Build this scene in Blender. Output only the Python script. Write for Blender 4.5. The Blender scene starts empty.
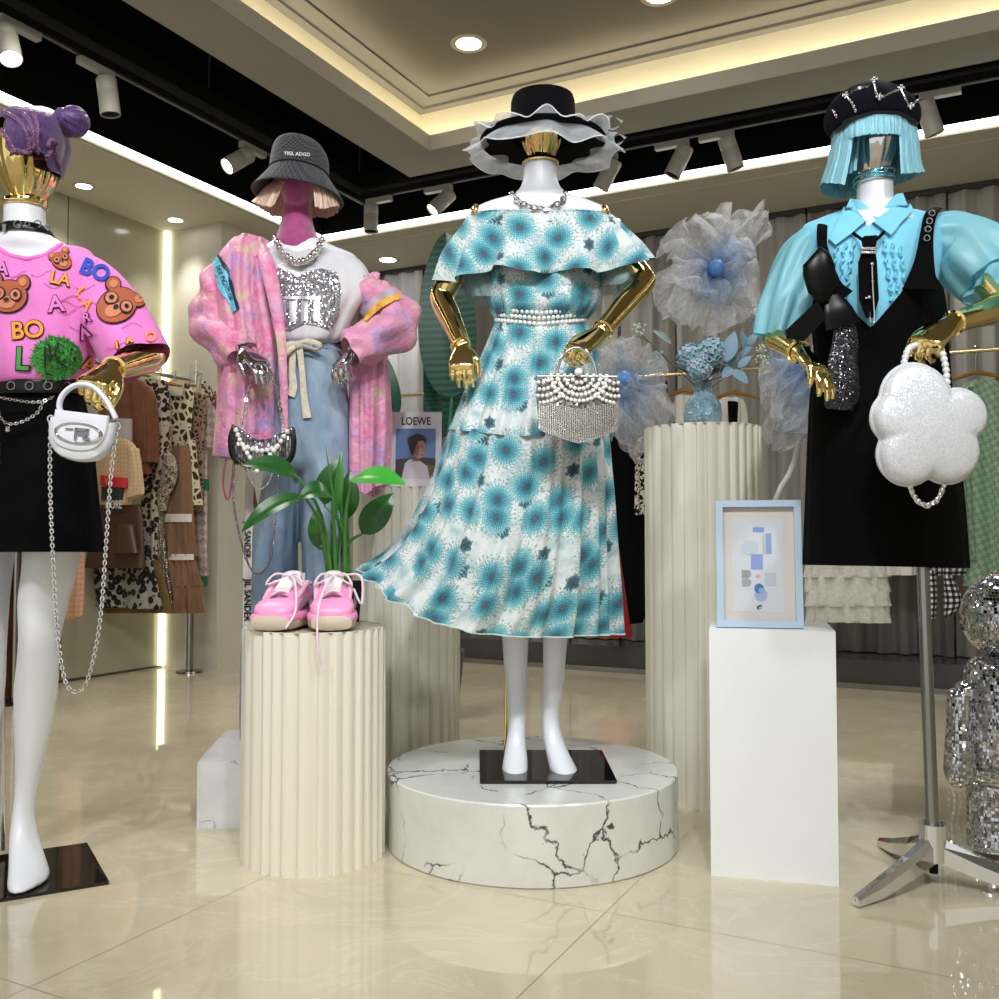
import bpy, bmesh, math, random
import numpy as np
from mathutils import Vector, Matrix
from mathutils.bvhtree import BVHTree
SC = bpy.context.scene
COL = SC.collection
PI = math.pi
# ------------------------------------------------------------------ camera
F = 965.0; HC = 0.81; PITCH = math.atan2(37.5, F)
cam = bpy.data.cameras.new('camera'); cam.sensor_width = 36; cam.sensor_fit = 'HORIZONTAL'
cam.lens = 36 * F / 999; cam.clip_start = 0.05
camo = bpy.data.objects.new('camera', cam); COL.objects.link(camo)
camo.location = (0, 0, HC); camo.rotation_euler = (PI/2 + PITCH, 0, 0)
SC.camera = camo
SC.view_settings.view_transform = 'Standard'; SC.view_settings.look = 'None'
SC.view_settings.gamma = 1; SC.view_settings.exposure = 0.08
SC.cycles.use_denoising = True
SC.cycles.max_bounces = 8; SC.cycles.transparent_max_bounces = 24
SC.cycles.sample_clamp_indirect = 6; SC.cycles.caustics_reflective = False; SC.cycles.caustics_refractive = False
# ------------------------------------------------------------------ world (daylight of the mall behind the camera)
w = bpy.data.worlds.new('world'); SC.world = w; w.use_nodes = True
w.node_tree.nodes['Background'].inputs[0].default_value = (1.0, 0.985, 0.97, 1)
w.node_tree.nodes['Background'].inputs[1].default_value = 0.74
# room axes: u goes away along the left wall, v goes right along the back wall
TH = math.radians(27.085); UX = Vector((math.sin(TH), math.cos(TH), 0)); VX = Vector((math.cos(TH), -math.sin(TH), 0))
def R(v, u, z=0.0): return UX*u + VX*v + Vector((0, 0, z))
def lamp(kind, name, loc, target, power, color=(1, .94, .85), size=.1, angle=60, blend=.5):
    l = bpy.data.lights.new(name, kind); l.energy = power; l.color = color
    if kind == 'AREA': l.shape = 'DISK'; l.size = size
    else:
        l.shadow_soft_size = size
        if kind == 'SPOT': l.spot_size = math.radians(angle); l.spot_blend = blend
    o = bpy.data.objects.new(name, l); COL.objects.link(o); o.location = loc
    o.rotation_euler = (Vector(target) - Vector(loc)).to_track_quat('-Z', 'Y').to_euler()
    return o
# ceiling spotlights of the sales floor above and behind the camera
KEY = [((-1.5, .3, 3.1), (-1.1, 2.3, .9), 90), ((0.3, .2, 3.1), (0.1, 2.6, .9), 120), ((1.6, .5, 3.1), (.9, 2.4, 1.0), 90),
       ((-.7, .4, 3.1), (-.6, 2.9, 1.0), 80)]
for i, (a, b, p) in enumerate(KEY):
    lamp('SPOT', 'ceiling_spot_lamp', a, b, p, (.96, .985, 1), .06, 62, .7)
lamp('AREA', 'added_fill_lamp', (0.2, 0.3, 3.15), (0.2, .9, 0), 40, (.98, .99, 1), 1.6)  # broad fill light added overhead to brighten the front
lamp('AREA', 'added_fill_lamp', (-1.4, 3.4, 2.85), (-1.4, 3.6, 0), 25, (1, .96, .88), .8)  # unseen fill added to brighten the pier and the back left
lamp('AREA', 'added_fill_lamp', (1.4, 3.6, 2.85), (1.4, 3.8, 0), 15, (1, .97, .93), .8)  # matching unseen fill added for the back right

# ------------------------------------------------------------------ helpers
def srgb(r, g, b):
    f = lambda c: (c/255/12.92) if c/255 <= .04045 else ((c/255+.055)/1.055)**2.4
    return (f(r), f(g), f(b), 1)
def P(px, py, Y):
    x = (px-499.5)/F; y = (499.5-py)/F; ca, sa = math.cos(PITCH), math.sin(PITCH)
    d = Vector((x, ca-y*sa, sa+y*ca)); t = Y/d.y
    return Vector((0, 0, HC)) + d*t
def PZ(px, py, z):
    d = P(px, py, 1) - Vector((0, 0, HC)); return Vector((0, 0, HC)) + d*((z-HC)/d.z)
def PU(px, py, U):
    d = P(px, py, 1) - Vector((0, 0, HC)); return Vector((0, 0, HC)) + d*(U/d.dot(UX))
def S(n, Y): return n*Y/F
ORG = {}
def thing(name, label, cat, loc=(0, 0, 0), group=None):
    o = bpy.data.objects.new(name, None); COL.objects.link(o); o.location = loc; o.empty_display_size = .05
    o['label'] = label; o['category'] = cat
    if group: o['group'] = group
    ORG[o.name] = Vector(loc); return o
def tag(o, label, cat, group=None):
    o['label'] = label; o['category'] = cat
    if group: o['group'] = group
    return o
class MB:
    def __init__(s): s.v = []; s.f = []; s.uv = []; s.mi = []; s.m = 0
    def add(s, vs, fs, uv=None):
        b = len(s.v); s.v += [Vector(p) for p in vs]; s.uv += (uv or [(0, 0)]*len(vs))
        for f in fs: s.f.append(tuple(i+b for i in f)); s.mi.append(s.m)
        return s
    def box(s, c, size, M=None):
        x, y, z = [k/2 for k in size]; c = Vector(c)
        vs = [Vector((i, j, k)) for i in (-x, x) for j in (-y, y) for k in (-z, z)]
        if M is not None: vs = [M @ p for p in vs]
        return s.add([p+c for p in vs], [(0, 1, 3, 2), (4, 6, 7, 5), (0, 4, 5, 1), (2, 3, 7, 6), (0, 2, 6, 4), (1, 5, 7, 3)])
    def quadbox(s, base, up):   # any 4-gon base, extruded
        base = [Vector(p) for p in base]; up = Vector(up); n = len(base)
        vs = base + [p+up for p in base]
        return s.add(vs, [tuple(range(n))[::-1], tuple(range(n, 2*n))] + [(i, (i+1) % n, n+(i+1) % n, n+i) for i in range(n)])
    def loft(s, rings, cap0=False, cap1=False, seam=False, closed=True):
        n = len(rings[0]); k = len(rings)
        vs = []; uv = []; vv = 0
        N = n+1 if (seam and closed) else n
        for j, r in enumerate(rings):
            rr = list(r) + ([r[0]] if N > n else [])
            arc = [0]
            for i in range(1, len(rr)): arc.append(arc[-1] + (Vector(rr[i])-Vector(rr[i-1])).length)
            mid = arc[len(arc)//2]
            if j: vv += (Vector(r[n//2]) - Vector(rings[j-1][n//2])).length
            vs += rr; uv += [(a-mid, -vv) for a in arc]
        fs = []
        for j in range(k-1):
            for i in range(N if (closed and N == n) else N-1):
                a, b = j*N+i, j*N+(i+1) % N; fs.append((a, b, b+N, a+N))
        if cap0: fs.append(tuple(range(n))[::-1])
        if cap1: fs.append(tuple((k-1)*N+i for i in range(n)))
        return s.add(vs, fs, uv)
    def sweep(s, pts, rad, n=12, ratio=1.0, sub=4, caps=True, up=None, rip=None, seam=False):
        pts = [Vector(p) for p in pts]
        if not hasattr(rad, '__len__'): rad = [rad]*len(pts)
        A = np.array([list(p)+[r] for p, r in zip(pts, rad)], float)
        if sub > 1 and len(pts) > 2: A = crom(A, sub)
        C = [Vector(a[:3]) for a in A]; T = []
        for i in range(len(C)):
            T.append((C[min(i+1, len(C)-1)]-C[max(i-1, 0)]).normalized())
        a = Vector(up) if up is not None else (Vector((0, 0, 1)) if abs(T[0].z) < .9 else Vector((0, 1, 0)))
        a = (a - T[0]*a.dot(T[0])).normalized(); rings = []
        for i, c in enumerate(C):
            a = (a - T[i]*a.dot(T[i])).normalized(); b = T[i].cross(a); r = A[i][3]; g = []
            for q in range(n):
                t = 2*PI*q/n; rr = r + (rip(t, i/(len(C)-1)) if rip else 0)
                g.append(c + a*(math.cos(t)*rr) + b*(math.sin(t)*rr*ratio))
            rings.append(g)
        return s.loft(rings, caps, caps, seam)
    def lathe(s, prof, c, n=32, axis=None, ratio=1, cap0=False, cap1=False, rip=None):
        c = Vector(c); M = Vector((0, 0, 1)).rotation_difference(Vector(axis)).to_matrix() if axis is not None else Matrix.Identity(3)
        rings = []
        for r, z in prof:
            rings.append([c + M @ Vector(((r+(rip(2*PI*i/n, z) if rip else 0))*math.cos(2*PI*i/n), (r+(rip(2*PI*i/n, z) if rip else 0))*ratio*math.sin(2*PI*i/n), z)) for i in range(n)])
        return s.loft(rings, cap0, cap1)
    def ball(s, c, r, n=12, m=8, M=None):
        if not hasattr(r, '__len__'): r = (r, r, r)
        c = Vector(c); rings = []
        for j in range(m+1):
            a = -PI/2 + PI*j/m; rings.append([(M or Matrix.Identity(3)) @ Vector((r[0]*math.cos(a)*math.cos(2*PI*i/n), r[1]*math.cos(a)*math.sin(2*PI*i/n), r[2]*math.sin(a))) + c for i in range(n)])
        return s.loft(rings)
    def torus(s, c, R_, r, axis=(0, 0, 1), n=24, m=8, sx=1.0, sy=1.0, a0=0, a1=2*PI):
        M = Vector((0, 0, 1)).rotation_difference(Vector(axis)).to_matrix(); c = Vector(c)
        full = abs(a1-a0-2*PI) < 1e-4; rings = []
        for i in range(n if full else n+1):
            t = a0+(a1-a0)*i/n; d = Vector((math.cos(t), math.sin(t), 0))
            rings.append([c + M @ (Vector((d.x*R_*sx, d.y*R_*sy, 0)) + d*(r*math.cos(2*PI*q/m)) + Vector((0, 0, r*math.sin(2*PI*q/m)))) for q in range(m)])
        if full: rings.append(rings[0])
        return s.loft(rings, not full, not full)
    def sheet(s, grid):   # grid of points, open
        k, n = len(grid), len(grid[0]); vs = [p for r in grid for p in r]
        uv = [(i/(n-1), j/(k-1)) for j in range(k) for i in range(n)]
        return s.add(vs, [(j*n+i, j*n+i+1, j*n+n+i+1, j*n+n+i) for j in range(k-1) for i in range(n-1)], uv)
    def mesh(s, name):
        me = bpy.data.meshes.new(name); me.from_pydata([tuple(p) for p in s.v], [], s.f)
        u = me.uv_layers.new(name='UVMap'); li = np.empty(len(me.loops), np.int32); me.loops.foreach_get('vertex_index', li)
        u.data.foreach_set('uv', np.array(s.uv, np.float32)[li].ravel())
        me.polygons.foreach_set('material_index', s.mi); return me
def crom(A, sub):
    A = np.asarray(A, float); out = []
    for i in range(len(A)-1):
        p0, p1, p2, p3 = A[max(i-1, 0)], A[i], A[i+1], A[min(i+2, len(A)-1)]
        for q in range(sub):
            t = q/sub
            out.append(.5*((2*p1)+(-p0+p2)*t+(2*p0-5*p1+4*p2-p3)*t*t+(-p0+3*p1-3*p2+p3)*t**3))
    out.append(A[-1]); return np.array(out)
def finish(me, smooth=True, angle=50):
    bm = bmesh.new(); bm.from_mesh(me); bmesh.ops.recalc_face_normals(bm, faces=bm.faces); bm.to_mesh(me); bm.free()
    if smooth:
        me.polygons.foreach_set('use_smooth', [True]*len(me.polygons))
        if angle < 180: me.set_sharp_from_angle(angle=math.radians(angle))
    me.update()
def link(name, me, mats, parent=None, label=None):
    for m in (mats if isinstance(mats, (list, tuple)) else [mats]): me.materials.append(m)
    o = bpy.data.objects.new(name, me); COL.objects.link(o)
    if parent is not None:
        r = parent
        while r.parent: r = r.parent
        me.transform(Matrix.Translation(-ORG[r.name])); o.parent = parent
    if label: o['label'] = label
    return o
def part(name, mb, mats, parent=None, label=None, smooth=True, angle=50):
    me = mb.mesh(name); finish(me, smooth, angle); return link(name, me, mats, parent, label)
def single(name, mb, mats, label, cat, group=None, smooth=True, angle=50, org=None):   # a thing that is one mesh
    me = mb.mesh(name); finish(me, smooth, angle)
    if org is None:
        vs = mb.v; org = Vector((sum(p.x for p in vs)/len(vs), sum(p.y for p in vs)/len(vs), min(p.z for p in vs)))
    org = Vector(org); me.transform(Matrix.Translation(-org)); o = link(name, me, mats); o.location = org; ORG[o.name] = org
    return tag(o, label, cat, group)
def struct(name, mb, mats, smooth=False, parent=None):
    me = mb.mesh(name); finish(me, smooth); o = link(name, me, mats); o['kind'] = 'structure'
    if parent: o.parent = parent
    return o
def solid(mb, voxel, smooth=6, factor=.5):
    me = mb.mesh('tmp'); bm = bmesh.new(); bm.from_mesh(me); bmesh.ops.remove_doubles(bm, verts=bm.verts, dist=1e-5)
    bmesh.ops.recalc_face_normals(bm, faces=bm.faces); bm.to_mesh(me); bm.free()
    o = bpy.data.objects.new('tmp', me); COL.objects.link(o)
    m = o.modifiers.new('r', 'REMESH'); m.mode = 'VOXEL'; m.voxel_size = voxel; m.use_smooth_shade = True
    if smooth: k = o.modifiers.new('s', 'SMOOTH'); k.iterations = smooth; k.factor = factor
    dg = bpy.context.evaluated_depsgraph_get(); dg.update()
    r = bpy.data.meshes.new_from_object(o.evaluated_get(dg)); bpy.data.objects.remove(o); bpy.data.meshes.remove(me)
    r.polygons.foreach_set('use_smooth', [True]*len(r.polygons)); r.update(); return r
def solidpart(name, mb, voxel, mats, parent, smooth=6, label=None):
    me = solid(mb, voxel, smooth); me.name = name; return link(name, me, mats, parent, label)
# --- rings traced as (px,py) silhouettes at a depth, with real depth d
K = 13
def resample(c):
    c = np.array(c, float); L = np.concatenate([[0], np.cumsum(np.hypot(*np.diff(c, axis=0).T))]); t = np.linspace(0, L[-1], K)
    return np.stack([np.interp(t, L, c[:, 0]), np.interp(t, L, c[:, 1])], 1)
def sec(y, xl, xr, Y, d, db=None, y2=None): return np.concatenate([resample([(xl, y), (xr, y if y2 is None else y2)]).ravel(), [Y, d, d if db is None else db]])
def csec(curve, Y, d, db=None): return np.concatenate([resample(curve).ravel(), [Y, d, d if db is None else db]])
def rings(secs, n=64, sub=5, rip=None, plane=None, sq=1.0, fr=False):
    A = crom(np.array(secs), sub) if sub > 1 else np.array(secs); out = []
    for j, a in enumerate(A):
        c = a[:2*K].reshape(K, 2); Y, d, db = a[2*K:]; g = []; t = j/max(1, len(A)-1)
        for i in range(n):
            th = -PI/2 + 2*PI*i/n; s_ = (1-math.cos(th))/2*(K-1)
            px = np.interp(s_, range(K), c[:, 0]); py = np.interp(s_, range(K), c[:, 1])
            sn = math.sin(th); sn = math.copysign(abs(sn)**sq, sn)
            if plane is None: p = P(px, py, Y); dv = Vector((0, -1, 0))
            else: p = PU(px, py, plane+Y); dv = -UX
            if fr and sn > 0: p = P(px, py, Y-d*sn)
            else: p = p + dv*((d if sn > 0 else db)*sn)
            if rip:
                r = rip(th, t, i, j); p = p + (Vector((-math.cos(th), 0, 0)) + dv*math.sin(th))*r
            g.append(p)
        out.append(g)
    return out
# ------------------------------------------------------------------ materials
MATS = {}
def mat(name, col, rough=.5, metal=0, spec=.5, sheen=0, alpha=1, trans=0, emit=None, es=0, coat=0, sss=0):
    if name in MATS: return MATS[name]
    m = bpy.data.materials.new(name); m.use_nodes = True; b = m.node_tree.nodes['Principled BSDF']
    b.inputs['Base Color'].default_value = col; b.inputs['Roughness'].default_value = rough; b.inputs['Metallic'].default_value = metal
    b.inputs['Specular IOR Level'].default_value = spec; b.inputs['Alpha'].default_value = alpha
    b.inputs['Sheen Weight'].default_value = sheen; b.inputs['Transmission Weight'].default_value = trans; b.inputs['Coat Weight'].default_value = coat
    if emit: b.inputs['Emission Color'].default_value = emit; b.inputs['Emission Strength'].default_value = es
    MATS[name] = m; return m
class NT:
    def __init__(s, m): s.t = m.node_tree; s.b = s.t.nodes['Principled BSDF']; s.out = s.t.nodes['Material Output']
    def n(s, typ, ins=None, **kw):
        x = s.t.nodes.new(typ)
        for k, val in kw.items(): setattr(x, k, val)
        for k, val in (ins or {}).items():
            if hasattr(val, 'is_linked') or hasattr(val, 'links'): s.t.links.new(val, x.inputs[k])
            else: x.inputs[k].default_value = val
        return x
    def l(s, a, b): s.t.links.new(a, b)
    def math(s, op, a, b=0.0, c=0.0): return s.n('ShaderNodeMath', {0: a, 1: b, 2: c}, operation=op).outputs[0]
    def ramp(s, fac, stops, interp='LINEAR'):
        r = s.n('ShaderNodeValToRGB', {'Fac': fac}); r.color_ramp.interpolation = interp; e = r.color_ramp.elements
        while len(e) < len(stops): e.new(.5)
        for k, (p, c) in enumerate(stops): e[k].position = p; e[k].color = c
        return r.outputs['Color']
    def mix(s, fac, a, b, blend='MIX'):
        x = s.n('ShaderNodeMix', data_type='RGBA', blend_type=blend)
        for i, val in ((0, fac), (6, a), (7, b)):
            if hasattr(val, 'links'): s.l(val, x.inputs[i])
            else: x.inputs[i].default_value = val
        return x.outputs[2]
    def co(s, kind='Object', scale=(1, 1, 1), rot=(0, 0, 0), loc=(0, 0, 0)):
        c = s.n('ShaderNodeTexCoord').outputs[kind]; mp = s.n('ShaderNodeMapping', {'Vector': c, 'Scale': scale, 'Rotation': rot, 'Location': loc}); return mp.outputs[0]
    def noise(s, vec, sc, det=4, rough=.5, dist=0): return s.n('ShaderNodeTexNoise', {'Vector': vec, 'Scale': sc, 'Detail': det, 'Roughness': rough, 'Distortion': dist})
    def voro(s, vec, sc, feature='F1', rnd=1.0): return s.n('ShaderNodeTexVoronoi', {'Vector': vec, 'Scale': sc, 'Randomness': rnd}, feature=feature)
    def bump(s, h, strength=.3, dist=.01): s.l(s.n('ShaderNodeBump', {'Height': h, 'Strength': strength, 'Distance': dist}).outputs[0], s.b.inputs['Normal'])
    def base(s, c): s.l(c, s.b.inputs['Base Color'])
def emis(name, col, st):
    if name in MATS: return MATS[name]
    return mat(name, (0, 0, 0, 1), .5, emit=col, es=st)
def fabric(name, col, var=.12, scale=14, rough=.85, bump=.25, coord='Object', sheen=.15):
    if name in MATS: return MATS[name]
    m = mat(name, col, rough, sheen=sheen, spec=.25 if sheen else .1); t = NT(m); c = t.co(coord)
    n = t.noise(c, scale, 5, .6).outputs['Fac']; d = tuple(k*(1-var*2) for k in col[:3])+(1,); e = tuple(min(1, k*(1+var)) for k in col[:3])+(1,)
    t.base(t.ramp(n, [(.3, d), (.7, e)])); t.bump(t.noise(c, scale*9, 3, .6).outputs['Fac'], bump, .004); return m
WHITE_PLASTIC = mat('mannequin white', srgb(232, 234, 240), .32, spec=.5)
GOLD = mat('gold chrome', (1.0, .77, .32, 1), .08, 1)
CHROME = mat('chrome', (.82, .82, .84, 1), .06, 1)
STEEL = mat('brushed steel', (.34, .335, .32, 1), .2, 1)
BRASS = mat('brass rail', (.75, .6, .36, 1), .2, 1)
PEARL = mat('pearl', srgb(236, 236, 232), .18, coat=.6, spec=.7)
DARKGLASS = mat('bronze mirror plate', (.05, .042, .04, 1), .05, .85)
BLACKF = fabric('black fabric', (.0018, .0018, .0024, 1), .2, 20, .9, .25, 'Object', 0)
BLACKGLOSS = mat('black leather', (.004, .004, .005, 1), .32, spec=.4)
GREYM = mat('grey lamp body', srgb(150, 147, 138), .5)
BLACKM = mat('black paint', (.003, .003, .003, 1), .7, spec=.2)
WHITEM = mat('white paint', srgb(238, 238, 238), .45)
# ------------------------------------------------------------------ room materials
def wallmat(name, col, rough=.5):
    m = mat(name, col, rough); t = NT(m); n = t.noise(t.co(), 2.2, 4).outputs['Fac']
    t.base(t.ramp(n, [(.3, tuple(k*.94 for k in col[:3])+(1,)), (.7, col)])); t.bump(t.noise(t.co(), 160, 2).outputs['Fac'], .03, .002); return m
M_CEIL = wallmat('ceiling paint', srgb(158, 154, 146), .8)
M_SOFF = wallmat('soffit paint', srgb(204, 200, 186), .75)
M_WALL = wallmat('left wall lacquer', srgb(172, 168, 146), .16)
M_PIER = wallmat('pier paint', srgb(212, 208, 194), .45)
M_COVE = wallmat('cove paint', srgb(238, 230, 204), .75)
M_BLACKC = wallmat('black ceiling paint', (.0025, .0025, .0025, 1), .95); M_BLACKC.node_tree.nodes['Principled BSDF'].inputs['Specular IOR Level'].default_value = .1
M_LEDGE = mat('dark glossy ledge', (.05, .05, .052, 1), .12, spec=.6)
mf = mat('polished beige tile', srgb(214, 203, 172), .03, spec=1.0); mf.node_tree.nodes['Principled BSDF'].inputs['IOR'].default_value = 1.62
t = NT(mf); c = t.co('Object'); sx = t.n('ShaderNodeSeparateXYZ', {0: c})
def grid(out, off):
    a = t.math('FRACT', t.math('DIVIDE', t.math('SUBTRACT', out, off), .8)); b = t.math('ABSOLUTE', t.math('SUBTRACT', a, .5)); return t.math('GREATER_THAN', b, .4984)
g = t.math('MAXIMUM', grid(sx.outputs[0], -1.56), grid(sx.outputs[1], 1.19))
wn = t.noise(c, 1.6, 8, .62, 1.2).outputs['Fac']
vein = t.math('ABSOLUTE', t.math('SUBTRACT', t.noise(c, 2.4, 7, .6, 1.6).outputs['Fac'], .5))
bc = t.mix(t.ramp(vein, [(0, (.28, .28, .28, 1)), (.02, (0, 0, 0, 1))]), t.ramp(wn, [(.3, srgb(196, 185, 157)), (.7, srgb(212, 202, 176))]), srgb(226, 219, 202))
t.base(t.mix(g, bc, srgb(140, 128, 104)))
t.l(t.math('MULTIPLY_ADD', g, .3, .03), t.b.inputs['Roughness'])
# ------------------------------------------------------------------ room shell
fl = MB().add([(-6, -2.6, 0), (3, -2.6, 0), (3, 6.6, 0), (-6, 6.6, 0)], [(0, 1, 2, 3)])
fo = struct('floor', fl, mf); fo.rotation_euler.z = -TH
def rbox(mb, v0, v1, u0, u1, z0, z1): return mb.quadbox([R(v0, u0, z0), R(v1, u0, z0), R(v1, u1, z0), R(v0, u1, z0)], (0, 0, z1-z0))
struct('wall_left', rbox(MB(), -4.8, -4.64, -2.5, 4.43, 0, 3.5), M_WALL)
sm = MB()
for uu in (.7, 1.45, 2.2, 2.95, 3.7, ): rbox(sm, -4.642, -4.6385, uu-.003, uu+.003, 0, 2.74)
struct('trim_1', sm, mat('panel seam', (.05, .045, .03, 1), .6))
struct('wall_pier', rbox(MB(), -4.8, -4.18, 4.43, 6.1, 0, 3.5), M_PIER)
struct('wall_back', rbox(MB(), -4.18, 2.9, 5.97, 6.1, 0, 3.5), M_PIER)
struct('wall_right', rbox(MB(), 2.6, 2.75, -2.5, 5.97, 0, 3.5), M_PIER)
struct('trim_2', rbox(MB(), -4.18, 2.6, 5.5, 5.96, 0, .155), M_LEDGE)          # low window ledge
struct('trim_3', rbox(MB(), -4.18, 2.6, 5.482, 5.5, 0, .03), STEEL)
struct('baseboard_left', rbox(MB(), -4.64, -4.632, -2.5, 4.43, 0, .012), mat('seam metal', (.12, .11, .09, 1), .4, .8))
# ceilings
struct('ceiling', rbox(MB(), -4.8, 2.75, -2.5, 6.1, 3.5, 3.6), M_BLACKC)
sf = MB(); rbox(sf, -4.64, -3.95, -2.5, 5.97, 2.744, 3.0); rbox(sf, -3.95, 2.6, 5.21, 5.97, 2.744, 3.0); struct('ceiling_soffit', sf, M_SOFF)
ed = MB(); rbox(ed, -3.95, -3.925, -2.5, 5.21, 2.752, 3.0); rbox(ed, -3.925, 2.6, 5.085, 5.21, 2.752, 3.0); struct('trim_4', ed, M_SOFF)
struct('ceiling_fascia', rbox(MB(), -3.925, -3.905, -2.5, 5.085, 2.80, 3.5), M_BLACKC); struct('ceiling_fascia', rbox(MB(), -3.905, 2.6, 5.07, 5.085, 2.80, 3.5), M_BLACKC)
tr = MB()   # dropped tray: left and back borders with an open middle
rbox(tr, -2.985, -2.684, -2.5, 4.69, 2.9, 2.93); rbox(tr, -2.684, 2.6, 4.414, 4.69, 2.9, 2.93); struct('ceiling_tray', tr, M_CEIL)
lp = MB(); rbox(lp, -2.72, -2.68, -2.5, 4.45, 2.903, 2.985); rbox(lp, -2.68, 2.6, 4.41, 4.45, 2.903, 2.985); struct('trim_5', lp, M_SOFF)
rs = MB(); rbox(rs, -2.985, -2.84, -2.5, 4.69, 2.93, 3.35); rbox(rs, -2.84, 2.6, 4.57, 4.69, 2.93, 3.35); struct('ceiling_riser', rs, M_COVE)
M_PANEL = wallmat('recess panel paint', srgb(132, 128, 122), .8); struct('ceiling_panel', rbox(MB(), -2.985, 2.6, -2.5, 4.69, 3.22, 3.35), M_PANEL)
cm = MB()
for i, (w_, z0) in enumerate(((.05, 3.192), (.14, 3.208))):
    w0 = 0 if i == 0 else .05; rbox(cm, -2.84+w0, -2.84+w_, -2.5, 4.57-w0, z0, 3.22); rbox(cm, -2.84+w_, 2.6, 4.57-w_, 4.57-w0, z0, 3.22)
struct('trim_6', cm, M_PANEL)
cove = MB(); rbox(cove, -2.75, -2.724, -2.5, 4.48, 2.935, 2.96); rbox(cove, -2.724, 2.59, 4.454, 4.48, 2.935, 2.96)
single('cove_light_strip', cove, emis('cove led', (1, .89, .66, 1), 14), 'warm hidden light strip inside the ceiling tray recess', 'light strip', org=R(0, 4.5, 2.93), smooth=False)
def strip(mb, label, m): return single('light_strip', mb, m, label, 'light strip', smooth=False)
M_LED = emis('soffit led', (1, .97, .9, 1), 9)
strip(rbox(MB(), -3.924, -3.910, -2.5, 5.06, 2.776, 2.798), 'white glowing strip running along the soffit edge on the left', M_LED)
strip(rbox(MB(), -3.90, 2.59, 5.07, 5.084, 2.776, 2.798), 'white glowing strip along the soffit edge above the curtains', M_LED)
strip(rbox(MB(), -4.64, -4.605, 4.405, 4.43, .012, 2.74), 'vertical yellowish light strip in the wall corner behind the left rack', emis('corner led', (1, .96, .62, 1), 3.2))
# ------------------------------------------------------------------ ceiling lamps
def downlight(p, r, label, power, grp, ang=95):
    d = thing('downlight', label, 'ceiling light', p, grp); p = Vector(p)
    part('trim_ring', MB().lathe([(r*.82, -.002), (r*1.0, -.006), (r*1.18, -.003), (r*1.2, .0)], p, 32), mat('downlight ring', srgb(200, 196, 180), .4), d)
    part('lamp_disc', MB().lathe([(.001, -.004), (r*.82, -.003)], p, 32, cap0=False), emis('downlight glow', (1, .97, .9, 1), 12), d, 'glowing white disc')
    if power: lamp('SPOT', 'downlight_lamp', p-Vector((0, 0, .03)), p-Vector((0, 0, 2)), power, (1, .96, .88), .05, ang, .8)
GS = 'downlights in the soffit'; GR = 'downlights in the recessed ceiling'
downlight(R(-4.43, 3.63, 2.744), .05, 'small round downlight in the left soffit, beside the purple wig', 26, GS)
downlight(R(-4.41, 4.28, 2.744), .05, 'round downlight in the left soffit just above the wall corner', 22, GS, 80)
downlight(R(-3.73, 5.58, 2.744), .07, 'round downlight in the back soffit above the green banana leaf', 22, GS)
downlight(R(-2.05, 5.5, 2.744), .07, 'round downlight in the back soffit right of the floral dress shoulder', 18, GS)
downlight(R(-.43, 5.56, 2.744), .07, 'round downlight in the back soffit beside the blue bob wig', 18, GS)
downlight(R(-2.24, 4.05, 3.22), .075, 'bright round ceiling light above the wide-brimmed black hat', 30, GR)
downlight(R(-1.28, 4.07, 3.22), .075, 'bright round ceiling light cut by the top edge of the picture', 30, GR)
def track(a, b, label):
    a, b = Vector(a), Vector(b); d = (b-a).normalized(); s_ = d.cross(Vector((0, 0, 1))); mb = MB()
    mb.quadbox([a-s_*.018, b-s_*.018, b+s_*.018, a+s_*.018], (0, 0, .035))
    o = thing('lighting_track', label, 'lighting track', a)
    part('rail', mb, BLACKM, o, smooth=False)
    mb = MB(); mb.quadbox([a-s_*.006-Vector((0, 0, .002)), b-s_*.006-Vector((0, 0, .002)), b+s_*.006-Vector((0, 0, .002)), a+s_*.006-Vector((0, 0, .002))], (0, 0, .002))
    part('contact_strip', mb, mat('track copper', (.03, .03, .03, 1), .5, .3), o, smooth=False)
    L = (b-a).length; k = int(L/1.3)
    for i in range(k+1):
        q = a + d*(.4+i*1.3)
        if (q-a).length < L: part('hanging_rod', MB().sweep([q+Vector((0, 0, .03)), q+Vector((0, 0, .6))], .005, 8, sub=1), mat('rod', (.05, .05, .05, 1), .5), o)
    bb = MB(); bb.quadbox([a-s_*.06+Vector((0, 0, .06)), b-s_*.06+Vector((0, 0, .06)), b+s_*.06+Vector((0, 0, .06)), a+s_*.06+Vector((0, 0, .06))], (0, 0, .08))
    part('black_channel', bb, mat('channel black', (.003, .0035, .003, 1), .9, spec=.15), o, smooth=False)
track(R(-3.49, -2.0, 2.9), R(-3.49, 4.95, 2.9), 'black lighting track along the left side of the ceiling')
track(R(-3.42, 4.88, 2.9), R(2.5, 4.88, 2.9), 'black lighting track along the back of the ceiling')
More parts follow.
